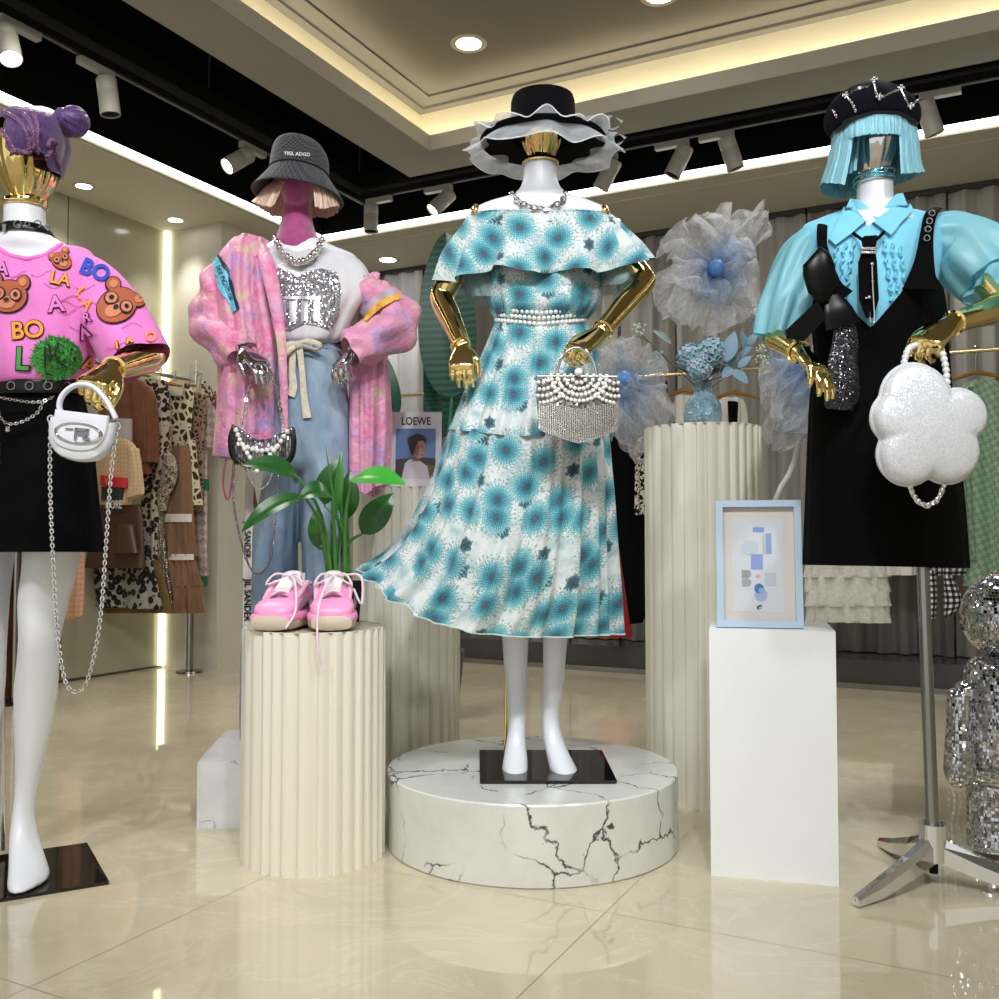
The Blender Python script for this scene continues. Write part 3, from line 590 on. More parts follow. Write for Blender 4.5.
    for px, py, lab in ((760, 353, 'cluster of tiny cream buds right of the hydrangeas'), (637, 330, 'tiny cream bud tuft at the left end of the spray'), (759, 312, 'tiny cream bud tuft at the upper right spray tip')):
        f_ = thing('bud_cluster', lab, 'flower', P(px, py+5, 3.02), 'cream bud tufts'); mb = MB(); h = P(px, py, 3.02)
        for i in range(26): mb.ball(h+Vector((rnd.gauss(0, .011), rnd.gauss(0, .011), rnd.gauss(0, .011))), rnd.uniform(.003, .0055), 7, 5)
        part('buds', mb, mat('cream bud', srgb(206, 210, 196), .8), f_); part('stem', MB().sweep([h, h.lerp(mouth, .5)-Vector((0, 0, .01)), mouth-Vector((0, 0, .02))], .0018, 6), SG, f_)
vase()
# ------------------------------------------------------------------ giant organza flowers
def sheer(name, col, alpha, tl=.45, colf=None, alphaf=None, gloss=.03):
    """thin see-through cloth: diffuse both ways, partly transparent"""
    if name in MATS: return MATS[name]
    m = mat(name, col); t = NT(m); c = colf(t) if colf else None; ins = {'Color': c if c is not None else col}
    a = t.n('ShaderNodeMixShader', {0: tl, 1: t.n('ShaderNodeBsdfDiffuse', ins).outputs[0], 2: t.n('ShaderNodeBsdfTranslucent', ins).outputs[0]}).outputs[0]
    a = t.n('ShaderNodeMixShader', {0: gloss, 1: a, 2: t.n('ShaderNodeBsdfGlossy', {'Roughness': .35}).outputs[0]}).outputs[0]
    f = t.n('ShaderNodeMixShader', {0: alphaf(t) if alphaf else alpha, 1: t.n('ShaderNodeBsdfTransparent').outputs[0], 2: a}).outputs[0]; t.l(f, t.out.inputs['Surface']); return m
def organza(name, col, blue, alpha=.42):
    return sheer(name, col, alpha, .5, lambda t: t.ramp(t.n('ShaderNodeSeparateXYZ', {0: t.co('UV')}).outputs[1], [(.05, blue), (.6, col)]), lambda t: t.math('MULTIPLY_ADD', t.noise(t.co('UV', (9, 4, 1)), 3, 3, .55).outputs['Fac'], .7, alpha-.30))
ORGW = organza('white organza', srgb(226, 228, 232), srgb(110, 150, 204)); ORGB = organza('blue organza', srgb(190, 206, 228), srgb(80, 124, 188), .5)
WIRE = mat('wire', srgb(190, 192, 196), .4, .5)
def petal(base, tip, width, normal, seed, m, o, crump=.05):
    rnd = random.Random(seed); base, tip = Vector(base), Vector(tip); ax = tip-base; L = ax.length; ax.normalize(); nn = Vector(normal); nn = (nn-ax*nn.dot(ax)).normalized(); sd = ax.cross(nn); ph = [rnd.uniform(0, 6) for _ in range(8)]; g = []
    for j in range(27):
        t_ = j/26; w_ = width/2*min(1, (.06+1.25*math.sin(PI*min(.5, t_*.62))))*(1 if t_ < .85 else math.sqrt(max(0, 1-((t_-.85)/.15)**2*.7))); r = []
        for i in range(41):
            s_ = -1+i/20; a = t_**.7
            h = crump*a*(math.sin(s_*9+ph[0]+t_*2)*.5+math.sin(s_*17+ph[1]+t_*5)*.3+math.sin(t_*9+ph[2]+s_*4)*.4)+.10*L*math.sin(PI*t_*.8+ph[3]*.1)+.18*width*s_*s_*a*math.sin(ph[4])
            r.append(base+ax*(L*(t_-.05*t_*(s_*s_)+.02*math.sin(s_*13+ph[5])*a))+sd*(w_*s_)+nn*h)
        g.append(r)
    p_ = part('petal', MB().sheet(g), m, o, angle=180)
    e = MB().sweep(g[-1], .0012, 5, sub=1); part('petal_wire', e, WIRE, p_)
def organza_flower(c, Y, petals, label, ball, stem, m2=None):
    C = P(*c, Y); f0 = P(*stem[-1], Y+.05); base = Vector((f0.x, f0.y, 0)); o = thing('organza_flower', label, 'giant flower', base, 'giant organza flowers')
    for k, (tx, ty, w_, dy, blue) in enumerate(petals): petal(C, P(tx, ty, Y+dy), S(w_, Y), (random.Random(k).uniform(-.3, .3), -.9, .3), k*7+int(c[0]), ORGB if blue else ORGW, o)
    part('centre_ball', MB().ball(C+Vector((0, -.05, 0)), S(ball, Y), 20, 12), mat('blue ball', srgb(88, 140, 200), .4), o, 'blue ball in the middle')
    pts = [C+Vector((0, .02, 0))]+[P(*q, Y+.05) for q in stem]+[base+Vector((0, 0, .02))]; part('stem', MB().sweep(pts, .009, 10), mat('flower stem', srgb(196, 196, 196), .5), o)
    part('stand', MB().lathe([(.001, .02), (.09, .016), (.1, 0), (.001, 0)], base, 28), STEEL, o)
organza_flower((714, 272), 3.62, [(690, 218, 74, .0, 0), (668, 262, 66, -.1, 0), (758, 262, 70, -.05, 0), (742, 222, 50, .12, 0), (764, 214, 40, .1, 0), (660, 312, 60, .0, 0), (690, 330, 66, -.05, 0), (745, 320, 54, 0, 0), (748, 250, 36, -.12, 1), (722, 302, 50, -.12, 1)], 'largest sheer white and blue fabric flower, high above the vase', 9, [(716, 330), (708, 420)])
organza_flower((622, 382), 3.5, [(606, 345, 46, 0, 0), (650, 352, 60, .05, 0), (662, 396, 52, .0, 0), (620, 440, 56, -.05, 1), (648, 432, 60, -.1, 0), (668, 428, 44, .02, 0), (596, 410, 40, .0, 0), (640, 455, 40, .0, 0), (637, 390, 26, -.1, 1)], 'sheer white and blue fabric flower just right of the pearl handbag', 9, [(632, 455), (650, 490)])
organza_flower((812, 372), 3.3, [(772, 350, 44, 0, 1), (762, 388, 52, 0, 0), (780, 428, 60, -.06, 0), (800, 440, 50, -.04, 1), (768, 412, 44, .04, 0), (838, 360, 50, 0, 0), (830, 420, 50, 0, 0), (786, 392, 40, -.1, 1), (775, 450, 40, .02, 0)], 'crumpled blue sheer fabric flower behind the hand of the black pinafore mannequin', 8, [(795, 460), (770, 530)])
# ------------------------------------------------------------------ banana plant
def banana():
    Y = 4.4; b = P(432, 470, Y); b.z = 0; o = thing('banana_plant', 'tall dark green banana-leaf plant behind the floral dress shoulder', 'plant', b)
    m = mat('banana green', srgb(14, 62, 50), .35); t = NT(m); wv = t.n('ShaderNodeTexWave', {'Vector': t.co('UV', (1, 1, 1)), 'Scale': 8.0, 'Distortion': .3}, bands_direction='Y').outputs['Fac']; t.base(t.mix(wv, srgb(8, 44, 36), srgb(22, 84, 66)))
    pot = part('pot', MB().lathe([(.001, 0), (.12, 0), (.15, .3), (.14, .3), (.13, .27), (.001, .27)], b, 32), mat('grey pot', srgb(90, 88, 84), .6), o); top = b+Vector((0, 0, .27)); ST = mat('banana stem', srgb(40, 88, 60), .5)
    for (bs, tp, w_, nn, dy) in (((452, 398), (446, 232), 60, (-.2, -.95, .1), 0), ((462, 452), (450, 290), 44, (.35, -.9, .1), .12), ((396, 415), (381, 352), 18, (.2, -.95, 0), -.1), ((440, 440), (436, 330), 30, (0, -1, .1), .2)):
        B = P(*bs, Y+dy); part('leaf', MB().sheet(leafgrid(B, P(*tp, Y+dy), S(w_, Y), nn, .02, .2, 30, 9, shape=lambda q: min(1, math.sin(PI*q**.75)**.55 if 0 < q < 1 else 0))), m, o); part('leaf_stem', MB().sweep([top, top.lerp(B, .6)+Vector((0, 0, .02)), B], [.02, .014, .008], 8), ST, o)
banana()
# ------------------------------------------------------------------ curtains
def curtain(v0, v1, col, alpha, label, seed):
    rnd = random.Random(seed); m = MATS.get('curtain %d' % col[0]) or mat('curtain %d' % col[0], srgb(*col), .9, spec=.1, sheen=.1); g = []; n = int((v1-v0)/.011); ph = rnd.uniform(0, 6)
    for j in range(9):
        z = 2.715-(2.715-.16)*j/8; amp = .018+.014*min(1, j/3); r = []
        for i in range(n+1):
            v_ = v0+(v1-v0)*i/n; r.append(R(v_, 5.83+amp*math.sin(v_*52+ph+.5*math.sin(v_*9+ph))+.006*math.sin(v_*131+j*.6), z))
        g.append(r)
    o = thing('curtain', label, 'curtain', R((v0+v1)/2, 5.83, .16), 'sheer curtains along the back wall'); part('drape', MB().sheet(g), m, o, angle=180)
    mb = MB(); rbox(mb, v0, v1, 5.80, 5.84, 2.715, 2.743); part('curtain_rail', mb, mat('rail dark', (.05, .05, .05, 1), .5), o, smooth=False)
GC = (142, 140, 136); WC = (206, 208, 212); MC = (168, 166, 160)
for v0, v1, c, lab in ((-4.15, -3.95, GC, 'narrow grey curtain beside the wall pier'), (-3.94, -3.60, WC, 'bright white curtain panel left of the banana leaf'), (-3.59, -2.75, GC, 'grey curtain behind the banana leaf and floral dress'), (-2.74, -2.12, MC, 'pale grey curtain right of the floral dress waist'),
                       (-2.11, -1.75, GC, 'dark grey curtain just left of the large organza flower'), (-1.74, -.95, MC, 'curtain behind the vase and large organza flower'), (-.94, -.2, GC, 'grey curtain behind the blue bob wig'), (-.19, .6, MC, 'pale grey curtain at the right edge above the green dress'), (.61, 1.5, GC, 'grey curtain beyond the green checked dress')):
    curtain(v0, v1, c, 1, lab, int(v0*100))
# ------------------------------------------------------------------ hanging clothes
WOOD = fabric('hanger wood', srgb(150, 112, 66), .15, 30, .4, .05, sheen=0)
def hanger(o, top, half, drop, axis, rail_z, mats=None):
    a = Vector(axis); mb = MB(); mb.sweep([top-a*half-Vector((0, 0, drop)), top-a*half*.3-Vector((0, 0, drop*.3)), top, top+a*half*.3-Vector((0, 0, drop*.3)), top+a*half-Vector((0, 0, drop))], [.008, .011, .013, .011, .008], 8, .6, up=(0, 0, 1)); h = part('hanger', mb, WOOD, o, 'wooden hanger')
    part('hook', MB().sweep([top, top+Vector((0, 0, max(.02, rail_z-top.z-.03))), Vector((top.x, top.y, rail_z+.012))+a*.014, Vector((top.x, top.y, rail_z+.022)), Vector((top.x, top.y, rail_z+.008))-a*.014], .0025, 6), STEEL, h)
def fold(n, a, seed=0):
    rnd = random.Random(seed); p1, p2 = rnd.uniform(0, 6), rnd.uniform(0, 6); return lambda th, t_, i, j: 1.7*a*(.35+t_)*(math.sin(n*th+p1+t_*.8)+.5*math.sin(n*1.7*th+p2-t_))
def print_mat(name, kind, a, b, c=None, scale=60, rough=.8):
    if name in MATS: return MATS[name]
    m = mat(name, a, rough, spec=.2, sheen=.1); t = NT(m); co = t.co('UV', (scale,)*3)
    if kind == 'leopard':
        v_ = t.voro(co, 1.0).outputs['Distance']; n = t.noise(co, 1.4, 3, .6, .6).outputs['Fac']; d = t.math('ADD', v_, t.math('MULTIPLY', n, .5)); t.base(t.ramp(d, [(.0, c), (.36, c), (.40, b), (.74, b), (.78, a)], 'CONSTANT'))
    elif kind == 'giraffe':
        e = t.voro(co, 1.0, 'DISTANCE_TO_EDGE').outputs['Distance']; t.base(t.mix(t.math('GREATER_THAN', e, .14), a, b))
    elif kind == 'check':
        ch = t.n('ShaderNodeTexChecker', {'Vector': t.co('UV', (scale,)*3, (0, 0, c or 0)), 'Scale': 1.0, 'Color1': a, 'Color2': b}).outputs['Color']; t.base(t.mix(t.noise(co, .8, 2).outputs['Fac'], ch, a))
    elif kind == 'gingham':
        s3 = t.n('ShaderNodeSeparateXYZ', {0: co}); h = t.math('LESS_THAN', t.math('FRACT', s3.outputs[0]), .5); v_ = t.math('LESS_THAN', t.math('FRACT', s3.outputs[1]), .5); t.base(t.ramp(t.math('MULTIPLY', t.math('ADD', h, v_), .5), [(.2, a), (.45, c), (.8, b)], 'CONSTANT'))
    elif kind == 'snake':
        v_ = t.voro(co, 1.0, 'F1').outputs['Distance']; n = t.noise(co, .35, 2).outputs['Fac']; t.base(t.mix(t.ramp(n, [(.45, (0, 0, 0, 1)), (.55, (1, 1, 1, 1))]), t.ramp(v_, [(.2, a), (.6, b)]), t.ramp(v_, [(.2, b), (.6, a)])))
    return m
LEO = print_mat('leopard', 'leopard', srgb(184, 170, 154), srgb(30, 26, 24), srgb(110, 90, 74), 30); LEO2 = print_mat('grey leopard', 'leopard', srgb(150, 144, 136), srgb(24, 22, 22), srgb(98, 88, 78), 25)
GIR = print_mat('giraffe print', 'giraffe', srgb(206, 196, 168), srgb(58, 44, 32), None, 22); MONO = print_mat('beige monogram', 'check', srgb(206, 178, 142), srgb(186, 152, 116), .78, 60); ROSE = print_mat('rose gold brocade', 'check', srgb(196, 150, 122), srgb(160, 112, 86), .78, 50)
ARG = print_mat('argyle', 'check', srgb(196, 184, 176), srgb(112, 84, 74), .78, 26); GRN = print_mat('green check', 'check', srgb(126, 160, 132), srgb(184, 206, 186), .4, 42); GING = print_mat('gingham', 'gingham', srgb(230, 230, 230), (.008, .008, .008, 1), srgb(90, 90, 90), 34)
SNAKE = print_mat('snakeskin', 'snake', srgb(190, 180, 156), srgb(60, 52, 42), None, 110); GOLDSEQ = sparkle('bronze sequins', (.36, .3, .2, 1), (.1, .085, .06, 1), 160, .6, .6, .25); TULLE = fabric('brown tulle', srgb(132, 98, 74), .05, 30); BRN = fabric('brown jersey', srgb(112, 66, 42), .1, 20); LTH = mat('brown leather', srgb(74, 52, 40), .38, spec=.5)
LACE = fabric('white lace', srgb(228, 227, 222), .1, 60, .8, .8); LACE2 = mat('white trim', srgb(220, 216, 210), .7)
RZ = 1.755
def left_garment(name, label, U, parts, hang=None, cat='garment'):
    """clothes on the left rail: planes across the rail"""
    c = R(-4.3, U, 0); o = thing(name, label, cat, c, 'clothes on the left rail')
    for k, (nm, secs, m, rp) in enumerate(parts):
        ss = [sec(s_[0], s_[1], s_[2], s_[3] if len(s_) > 3 else 0, .03, None, s_[4] if len(s_) > 4 else None) for s_ in secs]
        part(nm, MB().loft(rings(ss, 56, 5, rp, U), True, True, True), m, o, angle=80)
    if hang: top = PU(hang[0], hang[1], U); hanger(o, top, .17, .035, VX, RZ)
    return o
left_garment('t_shirt_on_hanger', 'brown jersey top with a white photo print, nearest on the left rail', 3.87, [('body', [(377, 116, 136), (385, 106, 148), (405, 100, 156), (440, 99, 150), (474, 98, 150)], BRN, fold(5, .004, 1)), ('sleeve', [(386, 140, 150), (400, 145, 156), (430, 148, 157.5), (462, 146, 157.5)], BRN, fold(3, .003, 2)), ('photo_print', [(419, 111, 132, -.034), (444, 111, 132, -.034)], mat('print grey', srgb(176, 172, 170), .7), None)], (128, 372))
j = left_garment('jacket_on_hanger', 'beige monogram jacket with a red stripe, low on the left rail', 3.78, [('body', [(438, 104, 126), (448, 98, 136), (470, 97, 137), (492, 99, 132), (505, 99, 128)], MONO, fold(5, .003, 3)), ('sleeve', [(448, 127, 138), (465, 130, 141), (485, 129, 143), (500, 126, 143, 0, 494)], MONO, fold(4, .003, 4)), ('red_stripe', [(475, 101, 127, -.03, 478), (485, 101, 127, -.03, 488)], mat('stripe red', srgb(196, 40, 50), .7), None), ('dark_print', [(487, 102, 124, -.03), (500, 102, 122, -.03)], mat('print dark', srgb(36, 46, 34), .7), None)])
frj = Fr(PU(112, 481, 3.705), VX, (0, 0, 1)); mb = MB(); place_text(mb, frj, 'VE', -.03, 0, .038, wx=.9, bold=.02); part('lettering', mb, mat('letter orange', srgb(236, 150, 50), .7), j, 'orange letters VE', smooth=False)
frj = Fr(PU(113, 505, 3.70), VX, (0, 0, 1)); mb = MB(); place_text(mb, frj, 'MORE', .005, 0, .045, wx=.75, bold=.02); part('lettering', mb, mat('letter white', srgb(228, 228, 226), .7), j, 'white letters MORE', smooth=False)
part('neck_hook', MB().sweep([PU(115, 440, 3.78), PU(115, 400, 3.8), PU(118, 376, 3.84)], .004, 6), STEEL, j)
left_garment('shorts_on_hanger', 'brown leather shorts below the beige monogram jacket', 3.82, [('waist', [(505, 101, 140), (512, 99, 142)], LTH, fold(9, .002, 1)), ('body', [(511, 99, 142), (530, 92, 144), (555, 86, 145), (568, 84, 145)], LTH, fold(4, .005, 5)), ('pocket', [(524, 119, 133, -.045), (553, 115, 138, -.05)], LTH, None)])
left_garment('leopard_skirt', 'grey leopard print skirt below the brown leather shorts', 3.93, [('body', [(545, 92, 148), (575, 88, 154), (598, 87, 157), (606, 88, 158, 0, 609)], LEO2, fold(7, .012, 6))])
left_garment('leopard_dress', 'long leopard print dress right of the brown jersey top', 4.0, [('body', [(380, 146, 165), (400, 146, 168), (455, 145, 166), (500, 144, 158), (560, 143, 158), (607, 142, 158)], LEO, fold(5, .006, 7))], (160, 382))
left_garment('snakeskin_bag', 'rounded snakeskin pouch hanging between the leopard dress and brown tulle', 4.02, [('pouch', [(453, 164, 170), (460, 160, 175), (475, 159, 177), (490, 158, 172), (500, 159, 167), (511, 160, 165)], SNAKE, None), ('strap', [(400, 166, 168), (456, 166, 169)], SNAKE, None)], None, 'bag')
left_garment('sequin_skirt', 'narrow bronze sequin skirt beside the leopard dress', 4.03, [('body', [(455, 152, 162), (520, 153, 163), (570, 155, 168), (606, 158, 173)], GOLDSEQ, fold(6, .004, 8))])
left_garment('giraffe_shirt', 'cream giraffe print shirt above the brown tulle dress', 4.12, [('body', [(383, 164, 186), (392, 162, 194), (420, 166, 192), (450, 168, 190), (462, 168, 188)], GIR, fold(4, .005, 9)), ('collar', [(382, 166, 184, -.03), (396, 170, 182, -.035)], mat('shirt cream', srgb(196, 190, 164), .7), None), ('side_panel', [(440, 186, 194), (475, 188, 197), (505, 189, 200)], GIR, fold(3, .004, 3))], (174, 382))
left_garment('tulle_dress', 'brown tiered tulle dress with two white ribbon bands', 4.08, [('bodice', [(446, 172, 188), (470, 170, 190), (515, 164, 192)], TULLE, fold(5, .005, 10)), ('skirt_tier', [(514, 164, 192), (540, 164, 193), (556, 165, 194)], TULLE, fold(13, .010, 11)), ('skirt_tier', [(554, 165, 193), (575, 167, 197), (586, 167, 199)], TULLE, fold(15, .011, 12)), ('skirt_tier', [(584, 166, 198), (600, 166, 200), (613, 166, 200)], TULLE, fold(17, .012, 13)), ('ribbon', [(514, 164, 191.5, -.012), (522, 164, 191.5, -.012)], LACE2, None), ('ribbon', [(554, 165, 193.5, -.012), (560, 165, 193.5, -.012)], LACE2, None)])
left_garment('brown_tulle_skirt', 'dull brown net skirt hem peeking out under the leopard skirt', 3.98, [('body', [(560, 112, 158), (600, 108, 168), (613, 104, 170)], fabric('net brown', srgb(112, 88, 56), .12, 30), fold(9, .008, 20))])
left_garment('argyle_cardigan', 'argyle cardigan with green cuffs at the far end of the left rail', 4.25, [('body', [(398, 192, 214), (415, 190, 218), (440, 191, 219), (447, 192, 219)], ARG, fold(4, .004, 14)), ('sleeve', [(440, 194, 207), (520, 196, 207), (576, 198, 207)], ARG, fold(3, .003, 15)), ('cuff', [(479, 195, 208, -.006), (490, 195, 208, -.006)], mat('knit green', srgb(8, 98, 72), .8), None), ('cuff', [(575, 198, 206, -.003), (586, 198, 206, -.003)], mat('knit green', (0, 0, 0, 1)), None)], (200, 396))
left_garment('floral_blouse', 'dark patterned blouse between the giraffe shirt and argyle cardigan', 4.19, [('body', [(395, 186, 204), (410, 186, 206), (450, 188, 204), (500, 190, 203)], print_mat('mixed print', 'giraffe', srgb(150, 124, 100), srgb(52, 44, 44), None, 40), fold(4, .004, 16))], (196, 394))
left_garment('brocade_trousers', 'rose gold brocade trouser leg beside the white mannequin leg', 3.42, [('leg', [(540, 66, 84), (580, 64, 84), (612, 61, 83), (622, 61, 83, 0, 616)], ROSE, fold(4, .003, 17)), ('waist', [(380, 70, 84), (440, 70, 84), (545, 66, 84)], ROSE, fold(4, .003, 18))])
def left_rack():
    o = thing('clothing_rack', 'chrome clothing rack along the left wall with clear post top', 'clothing rack', R(-4.3, 4.3, 0)); a, b = R(-4.3, 3.157, 0), R(-4.3, 4.33, 0)
    part('rail', MB().sweep([a+Vector((0, 0, RZ)), b+Vector((0, 0, RZ))], .013, 12, sub=1), CHROME, o); z = Vector((0, 0, 1)); AC = mat('clear acrylic', (.85, .87, .86, 1), .05, trans=.85, alpha=.55)
    part('post', MB().sweep([b, b+z*1.45], .022, 16, sub=1), STEEL, o); part('acrylic_post', MB().sweep([b+z*1.45, b+z*1.88], .022, 16, sub=1), AC, o, 'clear acrylic post top'); part('base_plate', MB().lathe([(.001, .014), (.075, .012), (.08, 0), (.001, 0)], b, 32), STEEL, o)
    mb = MB(); rbox(mb, -4.36, -4.27, 3.10, 3.19, .02, 1.15); part('post', mb, fabric('dark walnut', srgb(74, 44, 22), .2, 8, .25, .03, sheen=0), o, 'dark brown wooden post', smooth=False); part('post', MB().sweep([R(-4.25, 3.13, .015), R(-4.25, 3.13, RZ)], .014, 12, sub=1), STEEL, o)
    mb = MB(); rbox(mb, -4.37, -4.2, 3.06, 3.2, 0, .02); part('base_plate', mb, BLACKGLOSS, o, smooth=False); part('rail', MB().sweep([R(-4.25, 3.13, RZ), a+z*RZ], .013, 12, sub=1), CHROME, o)
left_rack()
mb = MB(); single('green_garment', MB().loft(rings([sec(440, -2, 10, 0, .03), sec(520, 0, 12, 0, .03), sec(582, 2, 14, 0, .03)], 40, 5, fold(4, .004, 2), 3.25), True, True), fabric('lime cloth', srgb(128, 152, 60), .1), 'small piece of lime green clothing behind the white mannequin legs', 'garment')
# back rail
PB = PU(400, 396, 5.42); BZ = PB.z
def back_rail():
    o = thing('clothing_rail', 'thin brass clothing rail in front of the curtains', 'clothing rack', R(-1, 5.42, .155)); z = Vector((0, 0, 1))
    part('rail', MB().sweep([R(-3.95, 5.42, BZ), R(2.3, 5.42, BZ)], .011, 12, sub=1), BRASS, o)
    for v_ in (-3.72, -2.35, -1.72, -.35, .18, 2.2): part('post', MB().sweep([R(v_, 5.42, BZ), R(v_, 5.55, BZ-.02), R(v_, 5.56, .155)], .008, 10, sub=1), mat('rail post', (.03, .03, .03, 1), .4, .5), o)
back_rail()
def back_garment(name, label, parts, hang=None, U=5.42):
    x = parts[0][1][0]; c = PU((x[1]+x[2])/2, 560, U); c.z = .156; o = thing(name, label, 'garment', c, 'clothes on the brass rail')
    for nm, secs, m, rp in parts: part(nm, MB().loft(rings([sec(s_[0], s_[1], s_[2], s_[3] if len(s_) > 3 else 0, .05, None, s_[4] if len(s_) > 4 else None) for s_ in secs], 64, 5, rp, U), True, True, True), m, o, angle=80)
    if hang: hanger(o, PU(hang[0], hang[1], U), .16, .045, VX, BZ)
BLK = BLACKF
back_garment('black_dress', 'long black dress hanging between the floral dress and the tall column', [('body', [(408, 612, 630), (430, 606, 642), (520, 606, 645), (600, 610, 648), (630, 612, 640, 0, 622)], BLK, fold(5, .012, 1))], (621, 402))
back_garment('red_dress', 'dark red skirt edge behind the floral hem', [('body', [(528, 600, 615, -.07), (580, 602, 623, -.07), (637, 602, 632, -.07)], fabric('dark red', srgb(150, 14, 24), .1), fold(5, .008, 2))])
back_garment('lace_trim_top', 'black top with white lace trim at the left edge of the tall column', [('body', [(424, 634, 664), (470, 636, 668), (560, 640, 668)], BLK, fold(4, .008, 3)), ('lace_trim', [(432, 634, 648, -.06), (470, 637, 645, -.06), (515, 638, 644, -.06)], print_mat('lace dots', 'leopard', srgb(20, 20, 20), srgb(220, 214, 200), srgb(30, 30, 30), 60), fold(7, .006, 4))], (650, 416))
back_garment('lace_skirt', 'white tiered lace skirt hanging below the black pinafore hem', [('waist', [(420, 812, 882), (520, 808, 886), (562, 808, 886)], LACE, fold(7, .01, 5)), ('lace_tier', [(560, 807, 887, -.01), (577, 806, 889, -.01)], LACE, fold(13, .006, 6)), ('lace_tier', [(576, 806, 888), (592, 806, 889)], LACE, fold(13, .006, 7)), ('lace_tier', [(591, 807, 889, -.01), (606, 806, 889, -.01)], LACE, fold(14, .006, 8)), ('lace_tier', [(605, 807, 889), (621, 808, 889, 0, 623)], LACE, fold(14, .007, 9))], (848, 408))
back_garment('cropped_white_blouse', 'short white top right of the tiered lace skirt', [('body', [(430, 890, 922), (520, 889, 918), (575, 888, 918)], LACE2, fold(5, .008, 10))], (905, 410))
back_garment('gingham_dress', 'black and white gingham dress with bow ends beside the mirror figure', [('body', [(430, 928, 968), (520, 926, 965), (575, 927, 962)], GING, fold(6, .008, 11)), ('bow_tail', [(570, 928, 936, -.05), (595, 929, 938, -.05), (618, 929, 936, -.05)], GING, None), ('bow_tail', [(575, 944, 952, -.05), (600, 943, 963, -.05), (618, 944, 956, -.05, 612)], GING, None)], (948, 404))
back_garment('green_dress', 'pale green checked dress on a wooden hanger at the right edge', [('body', [(380, 974, 992), (392, 962, 1012), (440, 962, 1022), (500, 966, 1025), (560, 968, 1030), (586, 968, 1032)], GRN, fold(6, .012, 12)), ('sleeve', [(388, 964, 974, -.03), (430, 953, 970, -.03), (500, 958, 972, -.03), (560, 963, 975, -.03)], GRN, fold(4, .006, 13))], (976, 372))
back_garment('pale_dress', 'second pale green garment cut by the right picture edge', [('body', [(388, 1004, 1030, -.01), (470, 1000, 1050, -.01), (560, 1000, 1050, -.01)], GRN, fold(5, .01, 14))], (1010, 376), 5.44)
back_garment('white_blouse', 'white blouse with black trim just right of the blue vase', [('body', [(398, 724, 742), (412, 718, 746), (470, 716, 748)], LACE2, fold(4, .008, 15)), ('black_trim', [(402, 728, 738, -.07), (424, 729, 737, -.07)], BLK, None)], (733, 392))
back_garment('white_shirt', 'white shirt edge just left of the blue vase', [('body', [(396, 676, 692), (420, 674, 694), (470, 674, 694)], LACE2, fold(4, .008, 16))], (684, 390))
back_garment('black_jacket', 'black jacket shoulder on a pale hanger left of the vase', [('body', [(412, 664, 676), (425, 656, 684), (480, 655, 684)], BLK, fold(4, .006, 17))], (669, 404))
# red berry twigs beside the pier
for k, (pts, lab) in enumerate((([(246, 470), (217, 410), (203, 384)], 'red berry twig bending furthest left beside the pink jacket'), ([(248, 470), (222, 420), (211, 388)], 'middle red berry twig beside the pink jacket'), ([(250, 470), (227, 400), (219, 376)], 'red berry twig standing closest to the pink jacket'))):
    q = [P(x, y, 5.2) for x, y in pts]; b0 = P(272, 600, 5.2); o = thing('berry_twig', lab, 'twig', b0, 'red berry twigs'); q = [b0]+q; part('branch', MB().sweep(q, [.006, .005, .004, .0025], 8), mat('twig brown', srgb(84, 30, 30), .6), o); mb = MB(); rnd = random.Random(k)
    for i in range(16):
        t_ = i/15; c = q[2].lerp(q[3], t_)+Vector((rnd.uniform(-.014, .014), rnd.uniform(-.01, .01), rnd.uniform(-.01, .01))); mb.ball(c, rnd.uniform(.005, .008), 8, 6)
    part('berries', mb, mat('berry red', srgb(110, 24, 32), .5), o)
vb = P(272, 600, 5.2); vb.z = 0; single('floor_vase', MB().lathe([(.001, 0), (.07, 0), (.085, .2), (.05, .4), (.055, .45), (.045, .45), (.04, .38), (.06, .2), (.001, .02)], vb, 28), mat('grey vase', srgb(120, 116, 108), .4), 'grey floor vase holding the red berry twigs behind the pink jacket mannequin', 'vase')
